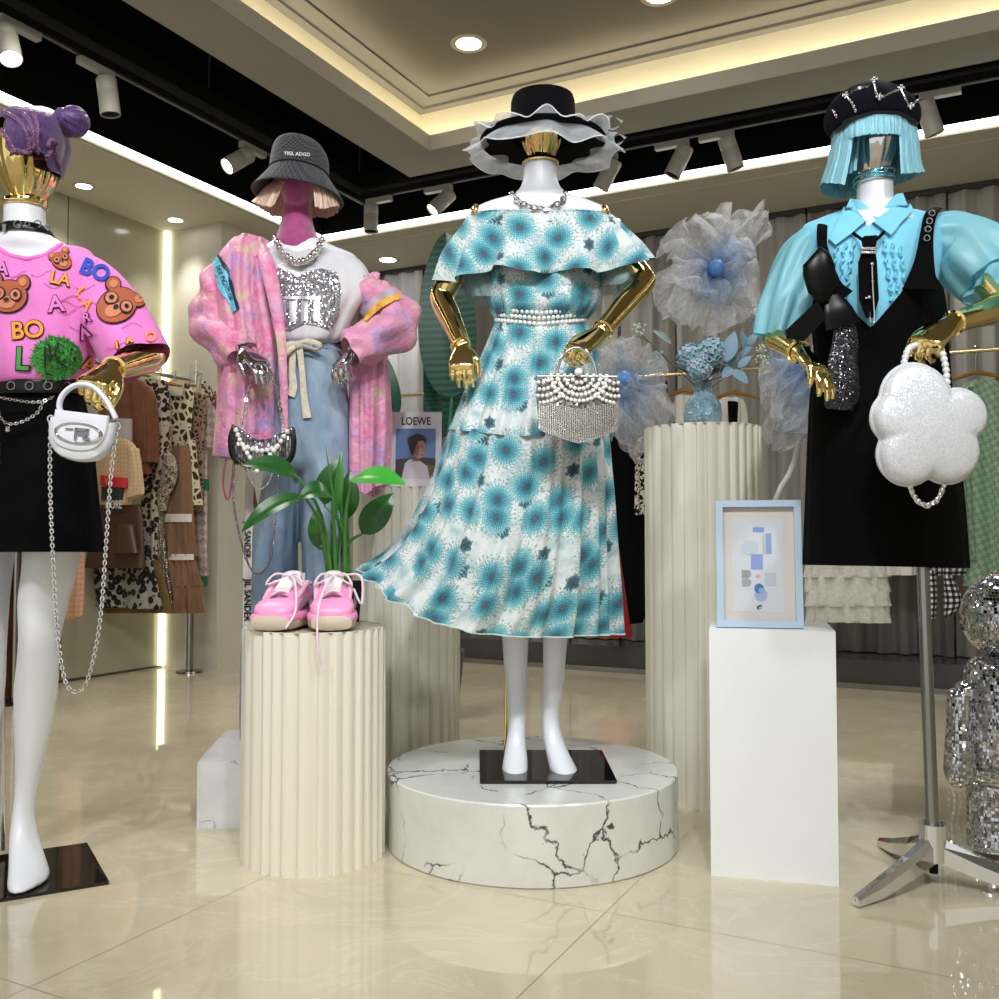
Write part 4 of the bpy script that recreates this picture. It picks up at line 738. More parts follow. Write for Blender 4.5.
# ------------------------------------------------------------------ mirror mosaic figure
def mirror_figure():
    Y = 2.5; b = P(1030, 870, Y); b.z = 0; o = thing('mirror_figure', 'mirror mosaic figure at the right edge of the picture', 'figure', b); m = sparkle('mirror tiles', (.8, .8, .82, 1), (.35, .36, .37, 1), 120, .5, 1.0, .06, .2)
    X = lambda px: (px-499.5)*Y/F
    def lob(nm, prof, cx, lab=None, n=48):  # prof: (y,half px width,depth)
        part(nm, MB().loft(rings([sec(y, cx-hw, cx+hw, Y+dy, S(hw*.85, Y)) for y, hw, dy in prof], n, 6), True, True, True), m, o, lab, angle=80)
    lob('head', [(570, 12, 0), (574, 34, 0), (590, 52, 0), (612, 60, 0), (636, 56, 0), (652, 40, 0), (656, 24, 0)], 1024); lob('body', [(654, 30, 0), (664, 52, 0), (700, 62, 0), (740, 66, 0), (768, 62, 0), (782, 52, 0)], 1024)
    lob('arm', [(688, 6, -.02), (694, 12, -.02), (725, 13, -.03), (755, 15, -.05), (775, 15, -.06), (786, 8, -.06)], 960); lob('arm', [(688, 6, -.02), (694, 12, -.02), (725, 13, -.03), (755, 15, -.05), (775, 15, -.06), (786, 8, -.06)], 1090)
    lob('leg', [(775, 20, 0), (785, 28, 0), (820, 28, 0), (845, 28, -.01), (849, 24, -.01)], 996); lob('leg', [(775, 20, 0), (785, 28, 0), (820, 28, 0), (845, 28, -.01), (849, 24, -.01)], 1056)
    for s_ in (-1, 1): part('shoulder', MB().ball(P(1024+s_*58, 692, Y-.02), (.03, .03, .03), 16, 10), m, o)
mirror_figure()
# ------------------------------------------------------------------ figure helpers
def hand(mb, wrist, knuckle, n, thumb_hint, size=1.0, curl=(.5, .7, .5), spread=.06, tcurl=.5):
    wrist, knuckle = Vector(wrist), Vector(knuckle); d = (knuckle-wrist).normalized(); n = Vector(n); n = (n-d*n.dot(d)).normalized(); s_ = d.cross(n); k = size
    if s_.dot(Vector(thumb_hint)) < 0: s_ = -s_
    L = (knuckle-wrist).length; rs = []
    for t_, w_, h in ((-.12, .023, .02), (.1, .027, .019), (.45, .036, .017), (.8, .041, .0145), (1.0, .039, .012), (1.08, .034, .009)):
        c = wrist+d*(L*t_); rs.append([c+s_*(math.copysign(abs(math.cos(a))**.7, math.cos(a))*w_*k)+n*(math.copysign(abs(math.sin(a))**.8, math.sin(a))*h*k) for a in [2*PI*i/20 for i in range(20)]])
    mb.loft(rs, True, True)
    for f, (off, ln, dl) in enumerate(((.030, .074, 0), (.0105, .083, .003), (-.0095, .077, 0), (-.029, .060, -.006))):
        p = knuckle+s_*(off*k)+d*((dl-.012)*k); a = 0; pts = [p]; sp = spread*(1.5-f)
        for seg, c in zip((.46, .31, .25), curl):
            a += c*(1+.08*f); dr = d*math.cos(a)+n*math.sin(a)+s_*sp*math.cos(a); p = p+dr.normalized()*(ln*seg*k); pts.append(p)
        mb.sweep(pts, [.0098*k, .0092*k, .0084*k, .0066*k], 10, sub=3); mb.ball(pts[-1], .0064*k, 10, 6)
    p = wrist+d*(L*.28)+s_*(.026*k); t1 = p+(d*.75+s_*.55+n*.3).normalized()*(.036*k); t2 = t1+(d*.85+s_*.15+n*tcurl).normalized()*(.03*k); t3 = t2+(d*.8-s_*.1+n*tcurl*1.4).normalized()*(.024*k)
    mb.sweep([wrist+d*(L*.1)+s_*(.012*k), p, t1, t2, t3], [.013*k, .0135*k, .0115*k, .0098*k, .007*k], 10, sub=3)
def arm(name, parent, m, sh, el, wr, kn, n, th, size=1, curl=(.5, .7, .5), r=(.044, .04, .036, .032, .023), spread=.06, tcurl=.5, label=None):
    mb = MB(); sh, el, wr = Vector(sh), Vector(el), Vector(wr); pts = [sh, sh.lerp(el, .5), el.lerp(sh, .08), el.lerp(wr, .08), el.lerp(wr, .4), wr]; mb.sweep(pts, [r[0], r[1], r[2], r[2]*.98, r[3], r[4]], 20, sub=5)
    hand(mb, wr, kn, n, th, size, curl, spread, tcurl); return solidpart(name, mb, .0032, m, parent, 4, label)
def joint_rings(o, wr, el, r, m):
    d = (Vector(el)-Vector(wr)).normalized(); part('wrist_joint', MB().lathe([(r*.9, -.004), (r*1.1, -.002), (r*1.1, .002), (r*.9, .004)], Vector(wr)+d*.004, 24, axis=d), m, o)
class Skin:
    def __init__(s, objs):
        vs = []; fs = []
        for o in objs:
            r = o
            while r.parent: r = r.parent
            b = len(vs); vs += [v.co+ORG[r.name] for v in o.data.vertices]; fs += [[i+b for i in p.vertices] for p in o.data.polygons]
        s.b = BVHTree.FromPolygons(vs, fs)
    def hit(s, px, py, off):
        o = Vector((0, 0, HC)); d = (P(px, py, 1)-o).normalized(); h = s.b.ray_cast(o, d)
        if h[0] is None: return None
        n = h[1] if h[1].dot(d) < 0 else -h[1]; return h[0]+n*off
    def put(s, mb, vf, x, y, h=1, off=.002, rot=0, wx=1):
        vs, fs = vf; c, q = math.cos(rot), math.sin(rot); pts = [s.hit(x+(a*wx*c+b*q)*h, y-(b*c-a*wx*q)*h, off) for a, b in vs]; idx = {}; out = []
        for i, p in enumerate(pts):
            if p is not None: idx[i] = len(out); out.append(p)
        mb.add(out, [tuple(idx[i] for i in f) for f in fs if all(i in idx for i in f)])
    def path(s, pts, off): return [p for p in (s.hit(x, y, off) for x, y in pts) if p is not None]
def px_poly(pts, cell=5.0):
    c = np.mean(pts, 0); return poly_mesh([(a-c[0], -(b-c[1])) for a, b in pts], cell), c
def chain(mb, pts, link=.012, r=.0016, w_=.0042, sub=8):
    A = crom(np.array([list(p) for p in pts], float), sub); L = [0]
    for i in range(1, len(A)): L.append(L[-1]+np.linalg.norm(A[i]-A[i-1]))
    n = max(2, int(L[-1]/(link*.78))); up = Vector((.3, -1, .2)).normalized()
    for i in range(n):
        q = [Vector([np.interp(L[-1]*t_, L, A[:, k]) for k in range(3)]) for t_ in (i/n, (i+.99)/n)]; d = (q[1]-q[0]).normalized(); c = (q[0]+q[1])/2; a = (up-d*up.dot(d)).normalized(); b = d.cross(a)
        if i % 2: a, b = b, -a
        rg = []
        for j in range(10):
            t_ = 2*PI*j/10; cc = c+d*(math.cos(t_)*link*.5)+b*(math.sin(t_)*w_); o_ = (d*math.cos(t_)+b*math.sin(t_)); rg.append([cc+o_*(r*math.cos(2*PI*m_/6))+a*(r*math.sin(2*PI*m_/6)) for m_ in range(6)])
        rg.append(rg[0]); mb.loft(rg)
    return mb
def beads(mb, pts, r, step=2.0, sub=8, n=10):
    A = crom(np.array([list(p) for p in pts], float), sub) if len(pts) > 2 else np.array([list(p) for p in pts], float); L = [0]
    for i in range(1, len(A)): L.append(L[-1]+np.linalg.norm(A[i]-A[i-1]))
    k = max(1, int(L[-1]/(r*step)))
    for i in range(k+1): mb.ball([np.interp(L[-1]*i/k, L, A[:, q]) for q in range(3)], r, n, max(5, n*2//3))
    return mb
def pillow(mb, fr, outline, thick, k=6, back=True, power=.5, scale0=.35):
    o = [Vector(q) for q in outline]; c = sum(o, Vector((0, 0)))/len(o); rg = []
    st = [(-1+2*i/(2*k)) for i in range(2*k+1)]
    for q in st:
        s_ = scale0+(1-scale0)*(max(0, 1-abs(q)**2.2))**power; rg.append([fr.p(c.x+(p.x-c.x)*s_, c.y+(p.y-c.y)*s_, q*thick/2) for p in o])
    return mb.loft(rg, True, True)
def hairmat(name, a, b, scale=(90, 90, 3)):
    if name in MATS: return MATS[name]
    m = mat(name, a, .38, spec=.5, sheen=.2); t = NT(m); n = t.noise(t.co('Object', scale), 3, 4, .6).outputs['Fac']; t.base(t.ramp(n, [(.3, b), (.65, a)])); t.bump(n, .5, .004); return m
def shell(secs, th0, th1, n=140, sub=6, amp=.004, seed=0, jag=0.0, fr=False):
    rnd = random.Random(seed); A = crom(np.array(secs), sub); rr = [rnd.uniform(-1, 1) for _ in range(n+1)]; jg = [rnd.uniform(0, 1) for _ in range(n+1)]; g = []
    for j, a in enumerate(A):
        c = a[:2*K].reshape(K, 2); Y, d, db = a[2*K:]; t_ = j/(len(A)-1); r = []
        for i in range(n+1):
            th = th0+(th1-th0)*i/n; s_ = (1-math.cos(th))/2*(K-1); px = np.interp(s_, range(K), c[:, 0]); py = np.interp(s_, range(K), c[:, 1]); sn = math.sin(th); p = P(px, py, Y-d*sn) if (fr and sn > 0) else P(px, py, Y)+Vector((0, -(d if sn > 0 else db)*sn, 0))
            p += Vector((-math.cos(th), -sn, 0))*(amp*(rr[i]*.6+.6*math.sin(th*37)+.4*math.sin(th*23+1))*min(1, t_*2+.2)); p.z -= jag*jg[i]*max(0, t_-.85)/.15; r.append(p)
        g.append(r)
    return g
def egg(name, o, m, cx, top, chin, hw, Y, d, label=None):
    h = chin-top; prof = [(0, .18), (.03, .42), (.1, .68), (.22, .9), (.38, 1.0), (.55, .98), (.7, .86), (.82, .7), (.92, .52), (.97, .4), (1.0, .24)]
    return part(name, MB().loft(rings([sec(top+h*t_, cx-hw*w_, cx+hw*w_, Y, d*w_) for t_, w_ in prof], 112, 5, lambda th, t_, i, j: .0016*math.sin(PI*t_)*(math.sin(13*th+1)+.6*math.sin(22*th))), True, True), m, o, label, angle=180)
# ================================================================== mannequin in the floral dress (centre)
Y3 = 2.62
# cloth print
def dressmat():
    m = mat('teal flower chiffon', srgb(224, 226, 224), .75, spec=.2, sheen=.15); t = NT(m); c = t.co('UV')
    def flower(scale, off, rad, pet, keep, seedrot):
        cc = t.n('ShaderNodeMapping', {'Vector': c, 'Scale': (scale,)*3, 'Location': off}).outputs[0]
        v_ = t.n('ShaderNodeTexVoronoi', {'Vector': cc, 'Scale': 1.0, 'Randomness': .78}, voronoi_dimensions='2D'); df = t.n('ShaderNodeVectorMath', {0: cc, 1: v_.outputs['Position']}, operation='SUBTRACT').outputs[0]; s3 = t.n('ShaderNodeSeparateXYZ', {0: df})
        an = t.math('ARCTAN2', s3.outputs[1], s3.outputs[0]); nz = t.noise(cc, 9, 3, .7).outputs['Fac']; w_ = t.math('SINE', t.math('ADD', t.math('MULTIPLY', an, pet), t.math('MULTIPLY', nz, 3.0)))
        r = t.math('DIVIDE', t.math('MULTIPLY', v_.outputs['Distance'], t.math('MULTIPLY_ADD', w_, .13, 1.0)), rad); r = t.math('ADD', r, t.math('MULTIPLY', t.math('SUBTRACT', t.noise(cc, 22, 3, .8).outputs['Fac'], .5), 1.1))
        k = t.math('LESS_THAN', t.n('ShaderNodeSeparateColor', {0: v_.outputs['Color']}).outputs[0], keep); return r, k, an, nz
    bgn = t.noise(c, 16, 5, .65).outputs['Fac']; bg = t.ramp(bgn, [(.34, srgb(156, 184, 188)), (.5, srgb(208, 216, 216)), (.7, srgb(226, 226, 226))])
    r, k, an, nz = flower(10.5, (0, 0, 0), .44, 29, .88, 0); S_ = lambda *a: srgb(*a)
    col = t.ramp(r, [(.0, S_(168, 84, 108)), (.07, S_(120, 54, 80)), (.10, S_(20, 44, 66)), (.20, S_(44, 110, 130)), (.45, S_(76, 158, 174)), (.75, S_(124, 196, 206)), (.97, S_(150, 196, 200))]); inside = t.math('MULTIPLY', t.math('LESS_THAN', r, 1.0), k)
    fil = t.math('GREATER_THAN', t.math('SINE', t.math('ADD', t.math('MULTIPLY', an, 34.0), t.math('MULTIPLY', nz, 8.0))), .80); col = t.mix(t.math('MULTIPLY', fil, t.math('LESS_THAN', r, .72)), col, S_(26, 70, 92))
    s3 = t.n('ShaderNodeSeparateXYZ', {0: c}); gx = t.math('LESS_THAN', t.math('FRACT', t.math('MULTIPLY', s3.outputs[0], 170.0)), .24); gy = t.math('LESS_THAN', t.math('FRACT', t.math('MULTIPLY', s3.outputs[1], 170.0)), .24); gd = t.math('MAXIMUM', gx, gy)
    col = t.mix(t.math('MULTIPLY', gd, .55), col, S_(28, 84, 100)); base = t.mix(inside, bg, col)
    halo = t.math('MULTIPLY', t.math('MULTIPLY', t.math('LESS_THAN', r, 1.35), k), t.math('MULTIPLY', t.math('GREATER_THAN', t.noise(c, 120, 2, .8).outputs['Fac'], .54), t.math('SUBTRACT', 1.0, inside))); base = t.mix(t.math('MULTIPLY', halo, .8), base, S_(96, 138, 136))
    r2, k2, a2, n2 = flower(8.0, (.37, .61, 0), .15, 6, .6, 1); i2 = t.math('MULTIPLY', t.math('MULTIPLY', t.math('LESS_THAN', r2, 1.0), k2), t.math('SUBTRACT', 1.0, inside)); c2 = t.ramp(r2, [(.0, S_(20, 34, 50)), (.35, S_(54, 92, 110)), (.6, S_(34, 58, 74)), (.85, S_(90, 136, 146)), (1.0, S_(40, 60, 72))]); base = t.mix(i2, base, c2)
    t.base(t.mix(t.math('MULTIPLY', gd, .10), base, S_(150, 160, 160))); t.bump(t.noise(c, 70, 3).outputs['Fac'], .12, .004); return m
M_DRESS = dressmat()
base3 = Vector((.0875, 2.60, .192)); m3 = thing('mannequin', 'mannequin in a teal flowered off-shoulder dress and ruffled black hat, on the marble podium', 'mannequin', base3, 'dressed shop mannequins')
def torso_body(o, tor, legs, Y, name='body', m=WHITE_PLASTIC, vox=.007):
    mb = MB(); mb.loft(rings(tor, 40, 5), True, True)
    for L in legs: mb.loft(rings(L, 32, 5), True, True)
    return solidpart(name, mb, vox, m, o, 5)
tor = [sec(163, 523, 557, Y3, .045), sec(176, 523, 557, Y3, .046), sec(190, 519, 562, Y3, .05), sec(198, 506, 576, Y3, .056), sec(204, 484, 596, Y3, .062), sec(211, 471, 609, Y3, .062), sec(222, 469, 611, Y3, .06), sec(240, 482, 600, Y3, .065), sec(265, 490, 594, Y3, .08), sec(320, 505, 577, Y3, .075), sec(360, 492, 590, Y3, .1), sec(400, 488, 594, Y3, .11), sec(420, 500, 584, Y3, .08)]
lg1 = [sec(400, 490, 542, Y3, .08), sec(480, 494, 540, Y3, .075), sec(560, 500, 534, Y3, .055), sec(635, 502, 529, Y3+.01, .048), sec(680, 505, 527, Y3+.02, .04), sec(720, 508, 526, Y3+.01, .032), sec(742, 506, 526, Y3-.005, .04), sec(760, 503, 528, Y3-.04, .05, .045), sec(772, 502, 528, Y3-.06, .065, .06), sec(775, 506, 525, Y3-.06, .055, .05)]
lg2 = [sec(400, 540, 592, Y3, .08), sec(480, 542, 588, Y3, .075), sec(560, 544, 578, Y3, .055), sec(635, 543, 568, Y3+.01, .048), sec(680, 543, 564, Y3+.02, .04), sec(715, 541, 559, Y3+.01, .032), sec(738, 543, 563, Y3-.005, .04), sec(757, 547, 571, Y3-.04, .05, .045), sec(771, 550, 578, Y3-.06, .065, .06), sec(775, 554, 576, Y3-.06, .055, .05)]
torso_body(m3, tor, [lg1, lg2], Y3)
egg('head', m3, GOLD, 541.5, 96, 163, 22.5, Y3, .085, 'gold faceless head')
part('neck_ring', MB().loft(rings([sec(160, 523, 558, Y3, .046), sec(163.5, 522, 559, Y3, .048), sec(165, 523, 558, Y3, .047)], 40, 3), True, True), GOLD, m3)
for a, b in (((474, 206), (478, 219)), ((605, 206), (602, 219))): part('shoulder_joint', MB().ball(P((a[0]+b[0])/2, (a[1]+b[1])/2+2, Y3), (.016, .040, .026), 20, 12), GOLD, m3)
arm('arm', m3, GOLD, P(482, 222, Y3), P(441, 297, 2.64), P(463, 347, 2.52), P(461, 367, 2.485), (.1, .9, -.2), (1, 0, 0), .84, (.5, .55, .3), r=(.032, .034, .034, .031, .023)); joint_rings(m3, P(461, 346, 2.523), P(437, 297, 2.64), .026, GOLD)
arm('arm', m3, GOLD, P(598, 222, Y3), P(645, 281, 2.62), P(600, 333, 2.42), P(577, 348, 2.37), (-.35, .25, -.9), (-.2, .9, .3), .86, (.75, .9, .6), r=(.032, .034, .034, .031, .023)); joint_rings(m3, P(602, 331, 2.425), P(650, 284, 2.62), .026, GOLD)
part('base_plate', MB().quadbox([PZ(480, 783, .195), PZ(617, 783, .195), PZ(602, 752, .195), PZ(479.5, 752, .195)], (0, 0, .006)), DARKGLASS, m3, smooth=False)
part('support_rod', MB().sweep([P(506, 760, 2.74), P(506, 640, 2.72)], .006, 10, sub=1), GOLD, m3)
def rp(n, a, seed, p=1.0, lo=.15):
    rnd = random.Random(seed); f = [rnd.uniform(0, 6) for _ in range(4)]; return lambda th, t_, i, j: a*(lo+t_**p)*(.6*math.sin(n*th+f[0]+.6*math.sin(2*th+f[1]))+.4*math.sin(n*1.63*th+f[2]+t_)+.25*math.sin(n*2.9*th+f[3]))
dr = part('dress', MB().loft(rings([csec([(482, 226), (540, 234), (600, 226)], Y3, .072), sec(250, 484, 600, Y3, .088), sec(280, 484, 602, Y3, .11), sec(300, 488, 600, Y3, .12), sec(312, 492, 592, Y3, .105), sec(320, 497, 584, Y3, .09)], 120, 6, rp(16, .006, 1), fr=True), seam=True), M_DRESS, m3, angle=180)
tier1 = rings([csec([(497, 317), (583, 317)], Y3, .09), csec([(486, 346), (594, 343)], Y3, .115), csec([(467, 388), (603, 386)], Y3, .15), csec([(450, 429), (520, 437), (611, 432)], Y3, .19)], 200, 8, rp(13, .012, 2), fr=True); part('skirt_tier', MB().loft(tier1, seam=True), M_DRESS, dr, angle=180)
tier2 = rings([csec([(452, 426), (520, 435), (609, 430)], Y3, .185), csec([(431, 484), (520, 500), (614, 490)], Y3, .215, .2), csec([(410, 526), (505, 555), (617, 546)], Y3, .235, .21), csec([(388, 552), (460, 595), (540, 604), (620, 594)], Y3+.01, .245, .22), csec([(357, 570), (385, 596), (430, 622), (480, 634), (540, 638), (622, 634)], Y3+.02, .25, .23)], 260, 9, rp(17, .017, 3, .8), fr=True); t2 = part('skirt_tier', MB().loft(tier2, seam=True), M_DRESS, dr, angle=180)
part('hem_band', MB().sweep(tier2[-1]+[tier2[-1][0]], .0022, 6, sub=1), mat('hem', srgb(190, 206, 206), .8), t2)
fl = rings([csec([(469, 214), (500, 211), (540, 214), (580, 211), (611, 214)], Y3, .082), csec([(463, 226), (540, 231), (621, 224)], Y3, .097), csec([(447, 252), (480, 254), (540, 252), (600, 252), (638, 242)], Y3, .128), csec([(440, 280), (454, 284), (470, 276), (492, 262), (515, 270), (540, 274), (565, 266), (592, 274), (618, 268), (648, 258)], Y3, .14)], 240, 8, lambda th, t_, i, j: .021*(.10+t_**1.4)*(math.sin(10*th+.5+.5*math.sin(2*th))+.5*math.sin(16*th+2.1)), fr=True); part('flounce', MB().loft(fl, seam=True), M_DRESS, dr, angle=180)
part('smocked_band', MB().loft(rings([csec([(471, 212), (500, 209), (540, 211), (580, 209), (610, 212)], Y3, .084), csec([(470, 218), (540, 222), (611, 217)], Y3, .083)], 220, 4, lambda th, t_, i, j: .0025*math.sin(60*th)+.0022*math.sin(t_*20), fr=True), seam=True), M_DRESS, dr, angle=180)
SHEER = sheer('sheer teal chiffon', srgb(160, 190, 192), .6)
for cx, sg in ((474, -1), (614, 1)):
    part('sleeve', MB().loft(rings([sec(262, cx-16, cx+18, Y3, .05), sec(282, cx-12, cx+22, Y3, .055), sec(301 if sg < 0 else 290, cx-4 if sg < 0 else cx-18, cx+26 if sg < 0 else cx+12, Y3, .06)], 60, 5, rp(6, .006, 8+sg))), SHEER, dr, 'sheer under-sleeve', angle=180)
mb = MB(); W0 = rings([csec([(496, 309), (540, 313), (585, 309)], Y3, .105), csec([(496, 314.5), (540, 318.5), (585, 314.5)], Y3, .102), csec([(496, 320), (540, 324), (585, 320)], Y3, .1)], 64, 1, fr=True)
for q in W0: beads(mb, q+[q[0]], .0062, 2.05, 2, 10)
part('pearl_belt', mb, PEARL, m3, 'belt of three rows of pearls')
mb = MB(); chain(mb, [P(512, 192, 2.585), P(517, 200, 2.555), P(528, 206, 2.538), P(541, 208.5, 2.534), P(554, 206, 2.538), P(563, 200, 2.555), P(566, 192, 2.585)], .02, .0028, .0075); part('necklace', mb, CHROME, m3, 'chunky silver chain necklace')
# hat
def hat3():
    zc = HC+(537-133)*Y3/F; c = Vector((P(543, 133, Y3).x, Y3, zc)); FELT = fabric('black felt', (.003, .003, .004, 1), .15, 60, .9, .15, 'Object', 0)
    h = part('hat', MB().lathe([(.001, .118), (.07, .118), (.084, .114), (.088, .1), (.09, .03), (.095, .008), (.12, .003), (.172, -.004), (.174, -.007), (.172, -.010), (.1, -.004), (.086, .0), (.08, .01), (.078, .06), (.001, .07)], c, 72), FELT, m3, 'black flat-crowned hat', angle=40)
    RUF = sheer('white organza ruffle', srgb(234, 238, 246), .6, .55, None, lambda t: t.math('MULTIPLY_ADD', t.noise(t.co('Object', (30, 30, 30)), 1, 3).outputs['Fac'], .5, .32))
    rnd = random.Random(6)
    def frill(r0, r1, drop, amp, n, ph, lift=0):
        g = []
        for j in range(11):
            t_ = j/10; r = []
            for i in range(240):
                a = 2*PI*i/240; wv = math.sin(n*a+ph+.8*math.sin(3*a))+.5*math.sin(n*1.7*a+ph*2); rr = r0+(r1-r0)*t_+.012*t_*math.sin(n*a*1.3+2+ph); r.append(c+Vector((rr*math.cos(a), rr*math.sin(a), lift+.006-drop*t_**1.6*(1+1.1*max(0, -math.sin(a)))+amp*t_*wv)))
            g.append(r)
        p_ = part('ruffle', MB().loft(g), RUF, h, angle=180); part('ruffle_edge', MB().sweep(g[-1]+[g[-1][0]], .0016, 5, sub=1), mat('ruffle edge', srgb(232, 234, 240), .5), p_)
    frill(.10, .212, .04, .008, 7, .4); frill(.094, .19, .012, .011, 9, 2.1, .012)
    for px, py, s_ in ((613, 122, 10), (617, 138, 9)):
        q = P(px, py, 2.58); g = []
        for j in range(5):
            g.append([q+Vector((S(s_, Y3)*(1-.12*j)*math.cos(a)*(1+.15*math.sin(3*a)), -.012*j+.01*math.sin(2*a), S(s_*.62, Y3)*math.sin(a)-.006*j)) for a in [2*PI*i/40 for i in range(40)]])
        part('ruffle_curl', MB().loft(g), RUF, h, angle=180)
hat3()
# pearl handbag
def clutch():
    Y = 2.335; c = P(577, 440, Y); o = thing('pearl_handbag', 'silver beaded handbag with pearl scallops hanging from the gold hand beside the floral dress', 'handbag', c); k = S(1, Y); ctr = P(577, 408, Y); fr = Fr(ctr, (1, .05, 0), (0, 0, 1)); RH = sparkle('silver beads', (.6, .58, .55, 1), (.28, .26, .24, 1), 150, .8, .9, .2, .3, 'Object', .16)
    out = [(-40, 30), (-41, 12), (-39, -10), (-35, -22), (-26, -28), (0, -31), (26, -28), (35, -22), (39, -10), (41, 12), (40, 30), (20, 32), (-20, 32)]; out = [tuple(v_) for v_ in crom(np.array(out+[out[0]])*k, 6)[:-1]]
    pillow(mb := MB(), fr, out, .075, 7, power=.42); part('bag_body', mb, RH, o, angle=180)
    def arc(cx, cy, r, a0, a1): return [fr.p((cx+r*math.cos(a))*k, (cy+r*.92*math.sin(a))*k, .041-.006*abs((cx+r*math.cos(a))/41)**2) for a in np.linspace(a0, a1, 14)]
    for r in (8, 14.5, 21, 27.5): part('pearl_row', beads(MB(), arc(0, 30, r, PI, 2*PI), .0052, 1.9), PEARL, o)
    for s_, a0, a1 in ((-1, 1.5*PI-.9, 2*PI-.35), (1, PI+.35, 1.5*PI+.9)):
        for r in (9, 15.5, 22, 28.5): part('pearl_row', beads(MB(), [fr.p(p_[0]*k, p_[1]*k, .039-.010*min(1, max(0, abs(p_[0])-28)/12)) for p_ in [(s_*36+r*math.cos(a), 32+r*math.sin(a)) for a in np.linspace(a0, a1, 10)] if abs(p_[0]) < 41 and abs(p_[0]) > 16], .0050, 1.9), PEARL, o)
    mb = MB(); rnd = random.Random(3)
    for i in range(44):
        x = -39+78*i/43; y0 = 4-14*(1-abs(x)/40)*.6; ln = 24+6*(1-(x/40)**2)+(10 if abs(x) > 33 else 0)*0; b = fr.p(x*k, (y0-ln-2)*k, .030*(1-.35*(x/41)**4)); beads(mb, [fr.p(x*k, y0*k, .040-.012*(x/41)**4), b], .0021, 1.8, 1, 6)
    part('bead_fringe', mb, mat('bead silver', (.62, .6, .57, 1), .16, .9), o)
    part('frame', MB().sweep([fr.p(a*k, 31*k, 0) for a in (-40, -20, 0, 20, 40)], .008, 10, 1.6), CHROME, o); part('clasp', MB().ball(fr.p(0, 34*k, .03), .0105, 16, 10), PEARL, o)
    part('handle', MB().sweep([fr.p(20*k*math.cos(a), (31+30*math.sin(a))*k, 0) for a in np.linspace(0, PI, 17)], .0034, 10, sub=2), CHROME, o, 'thin chrome ring handle')
clutch()
# ================================================================== mannequin in the pink jacket
Y2 = 2.93
base2 = P(297, 740, Y2); base2.z = .183; m2 = thing('mannequin', 'magenta-headed mannequin in a pink sheer jacket, jeans and dark bucket hat', 'mannequin', base2, 'dressed shop mannequins')
VEL = fabric('magenta velvet', srgb(168, 70, 128), .12, 40, .7, .1, sheen=.8)
tor = [sec(238, 280, 316, Y2, .05), sec(248, 262, 338, Y2, .06), sec(258, 244, 358, Y2, .06), sec(280, 250, 350, Y2, .085), sec(310, 258, 340, Y2, .095), sec(345, 272, 332, Y2, .075), sec(400, 266, 344, Y2, .105), sec(440, 268, 344, Y2, .1)]
lgs = [[sec(430, 268, 302, Y2, .08), sec(520, 266, 296, Y2, .06), sec(640, 262, 290, Y2, .05), sec(715, 266, 286, Y2, .035), sec(738, 262, 290, Y2-.05, .08, .07), sec(742, 264, 288, Y2-.05, .07, .06)], [sec(430, 308, 346, Y2, .08), sec(520, 310, 342, Y2, .06), sec(640, 312, 340, Y2, .05), sec(715, 314, 336, Y2, .035), sec(738, 312, 340, Y2-.05, .08, .07), sec(742, 314, 338, Y2-.05, .07, .06)]]
torso_body(m2, tor, lgs, Y2, vox=.009)
hd = MB(); hd.loft(rings([sec(150, 280, 312, Y2, .07), sec(165, 275, 318, Y2, .09), sec(178, 275, 318, Y2, .097), sec(188, 279, 315, Y2, .096), sec(198, 284, 310, Y2, .09), sec(206, 288, 306, Y2, .076), sec(209, 291, 303, Y2, .06)], 40, 4), True, True); hd.loft(rings([sec(195, 284, 310, Y2+.015, .042), sec(210, 283, 311, Y2+.015, .044), sec(228, 280, 314, Y2+.01, .055), sec(240, 276, 320, Y2, .06), sec(248, 272, 324, Y2, .062), sec(252, 274, 322, Y2, .06)], 40, 4), True, True); solidpart('head', hd, .005, VEL, m2, 3, 'magenta velvet head and neck')
tee2 = part('t_shirt', MB().loft(rings([csec([(275, 244), (298, 252), (320, 244)], Y2, .066), csec([(256, 251), (298, 260), (345, 250)], Y2, .074), csec([(246, 266), (298, 272), (366, 267)], Y2, .085), sec(290, 250, 371, Y2, .105), sec(312, 256, 358, Y2, .118), sec(328, 262, 350, Y2, .125), sec(338, 268, 344, Y2, .122), sec(343, 274, 338, Y2, .10)], 110, 6, rp(7, .006, 4), fr=True), seam=True), fabric('white jersey', srgb(214, 212, 216), .05, 12, .85, .1), m2, angle=180)
sk2 = Skin([tee2]); SIL = sparkle('rhinestone silver', (.72, .72, .76, 1), (.34, .34, .38, 1), 210, .9, .85, .2, .35, 'Object', .12)
mb = MB(); bp = [(266, 272), (278, 268), (288, 271), (298, 278), (308, 272), (322, 269), (337, 273), (341, 290), (338, 315), (330, 330), (318, 326), (305, 324), (290, 331), (276, 328), (270, 310), (265, 288)]; vf, cc = px_poly(bp, 4); sk2.put(mb, vf, cc[0], cc[1], 1, .004); part('rhinestone_print', mb, SIL, tee2, 'silver glittering block print')
mb = MB()
for q in ([(279, 300), (281, 322), (287, 322), (287, 302)], [(290, 302), (291, 323), (297, 323), (297, 302)], [(302, 302), (302, 322), (308, 322), (308, 302)], [(314, 302), (314, 322), (320, 322), (320, 300)], [(280, 297), (321, 297), (321, 300), (280, 300)]): vf, cc = px_poly(q, 4); sk2.put(mb, vf, cc[0], cc[1], 1, .006)
part('rhinestone_letters', mb, mat('pale silver', srgb(206, 208, 216), .25, .5), tee2)
BFUR = fabric('dark net', (.02, .018, .02, 1), .2, 60)
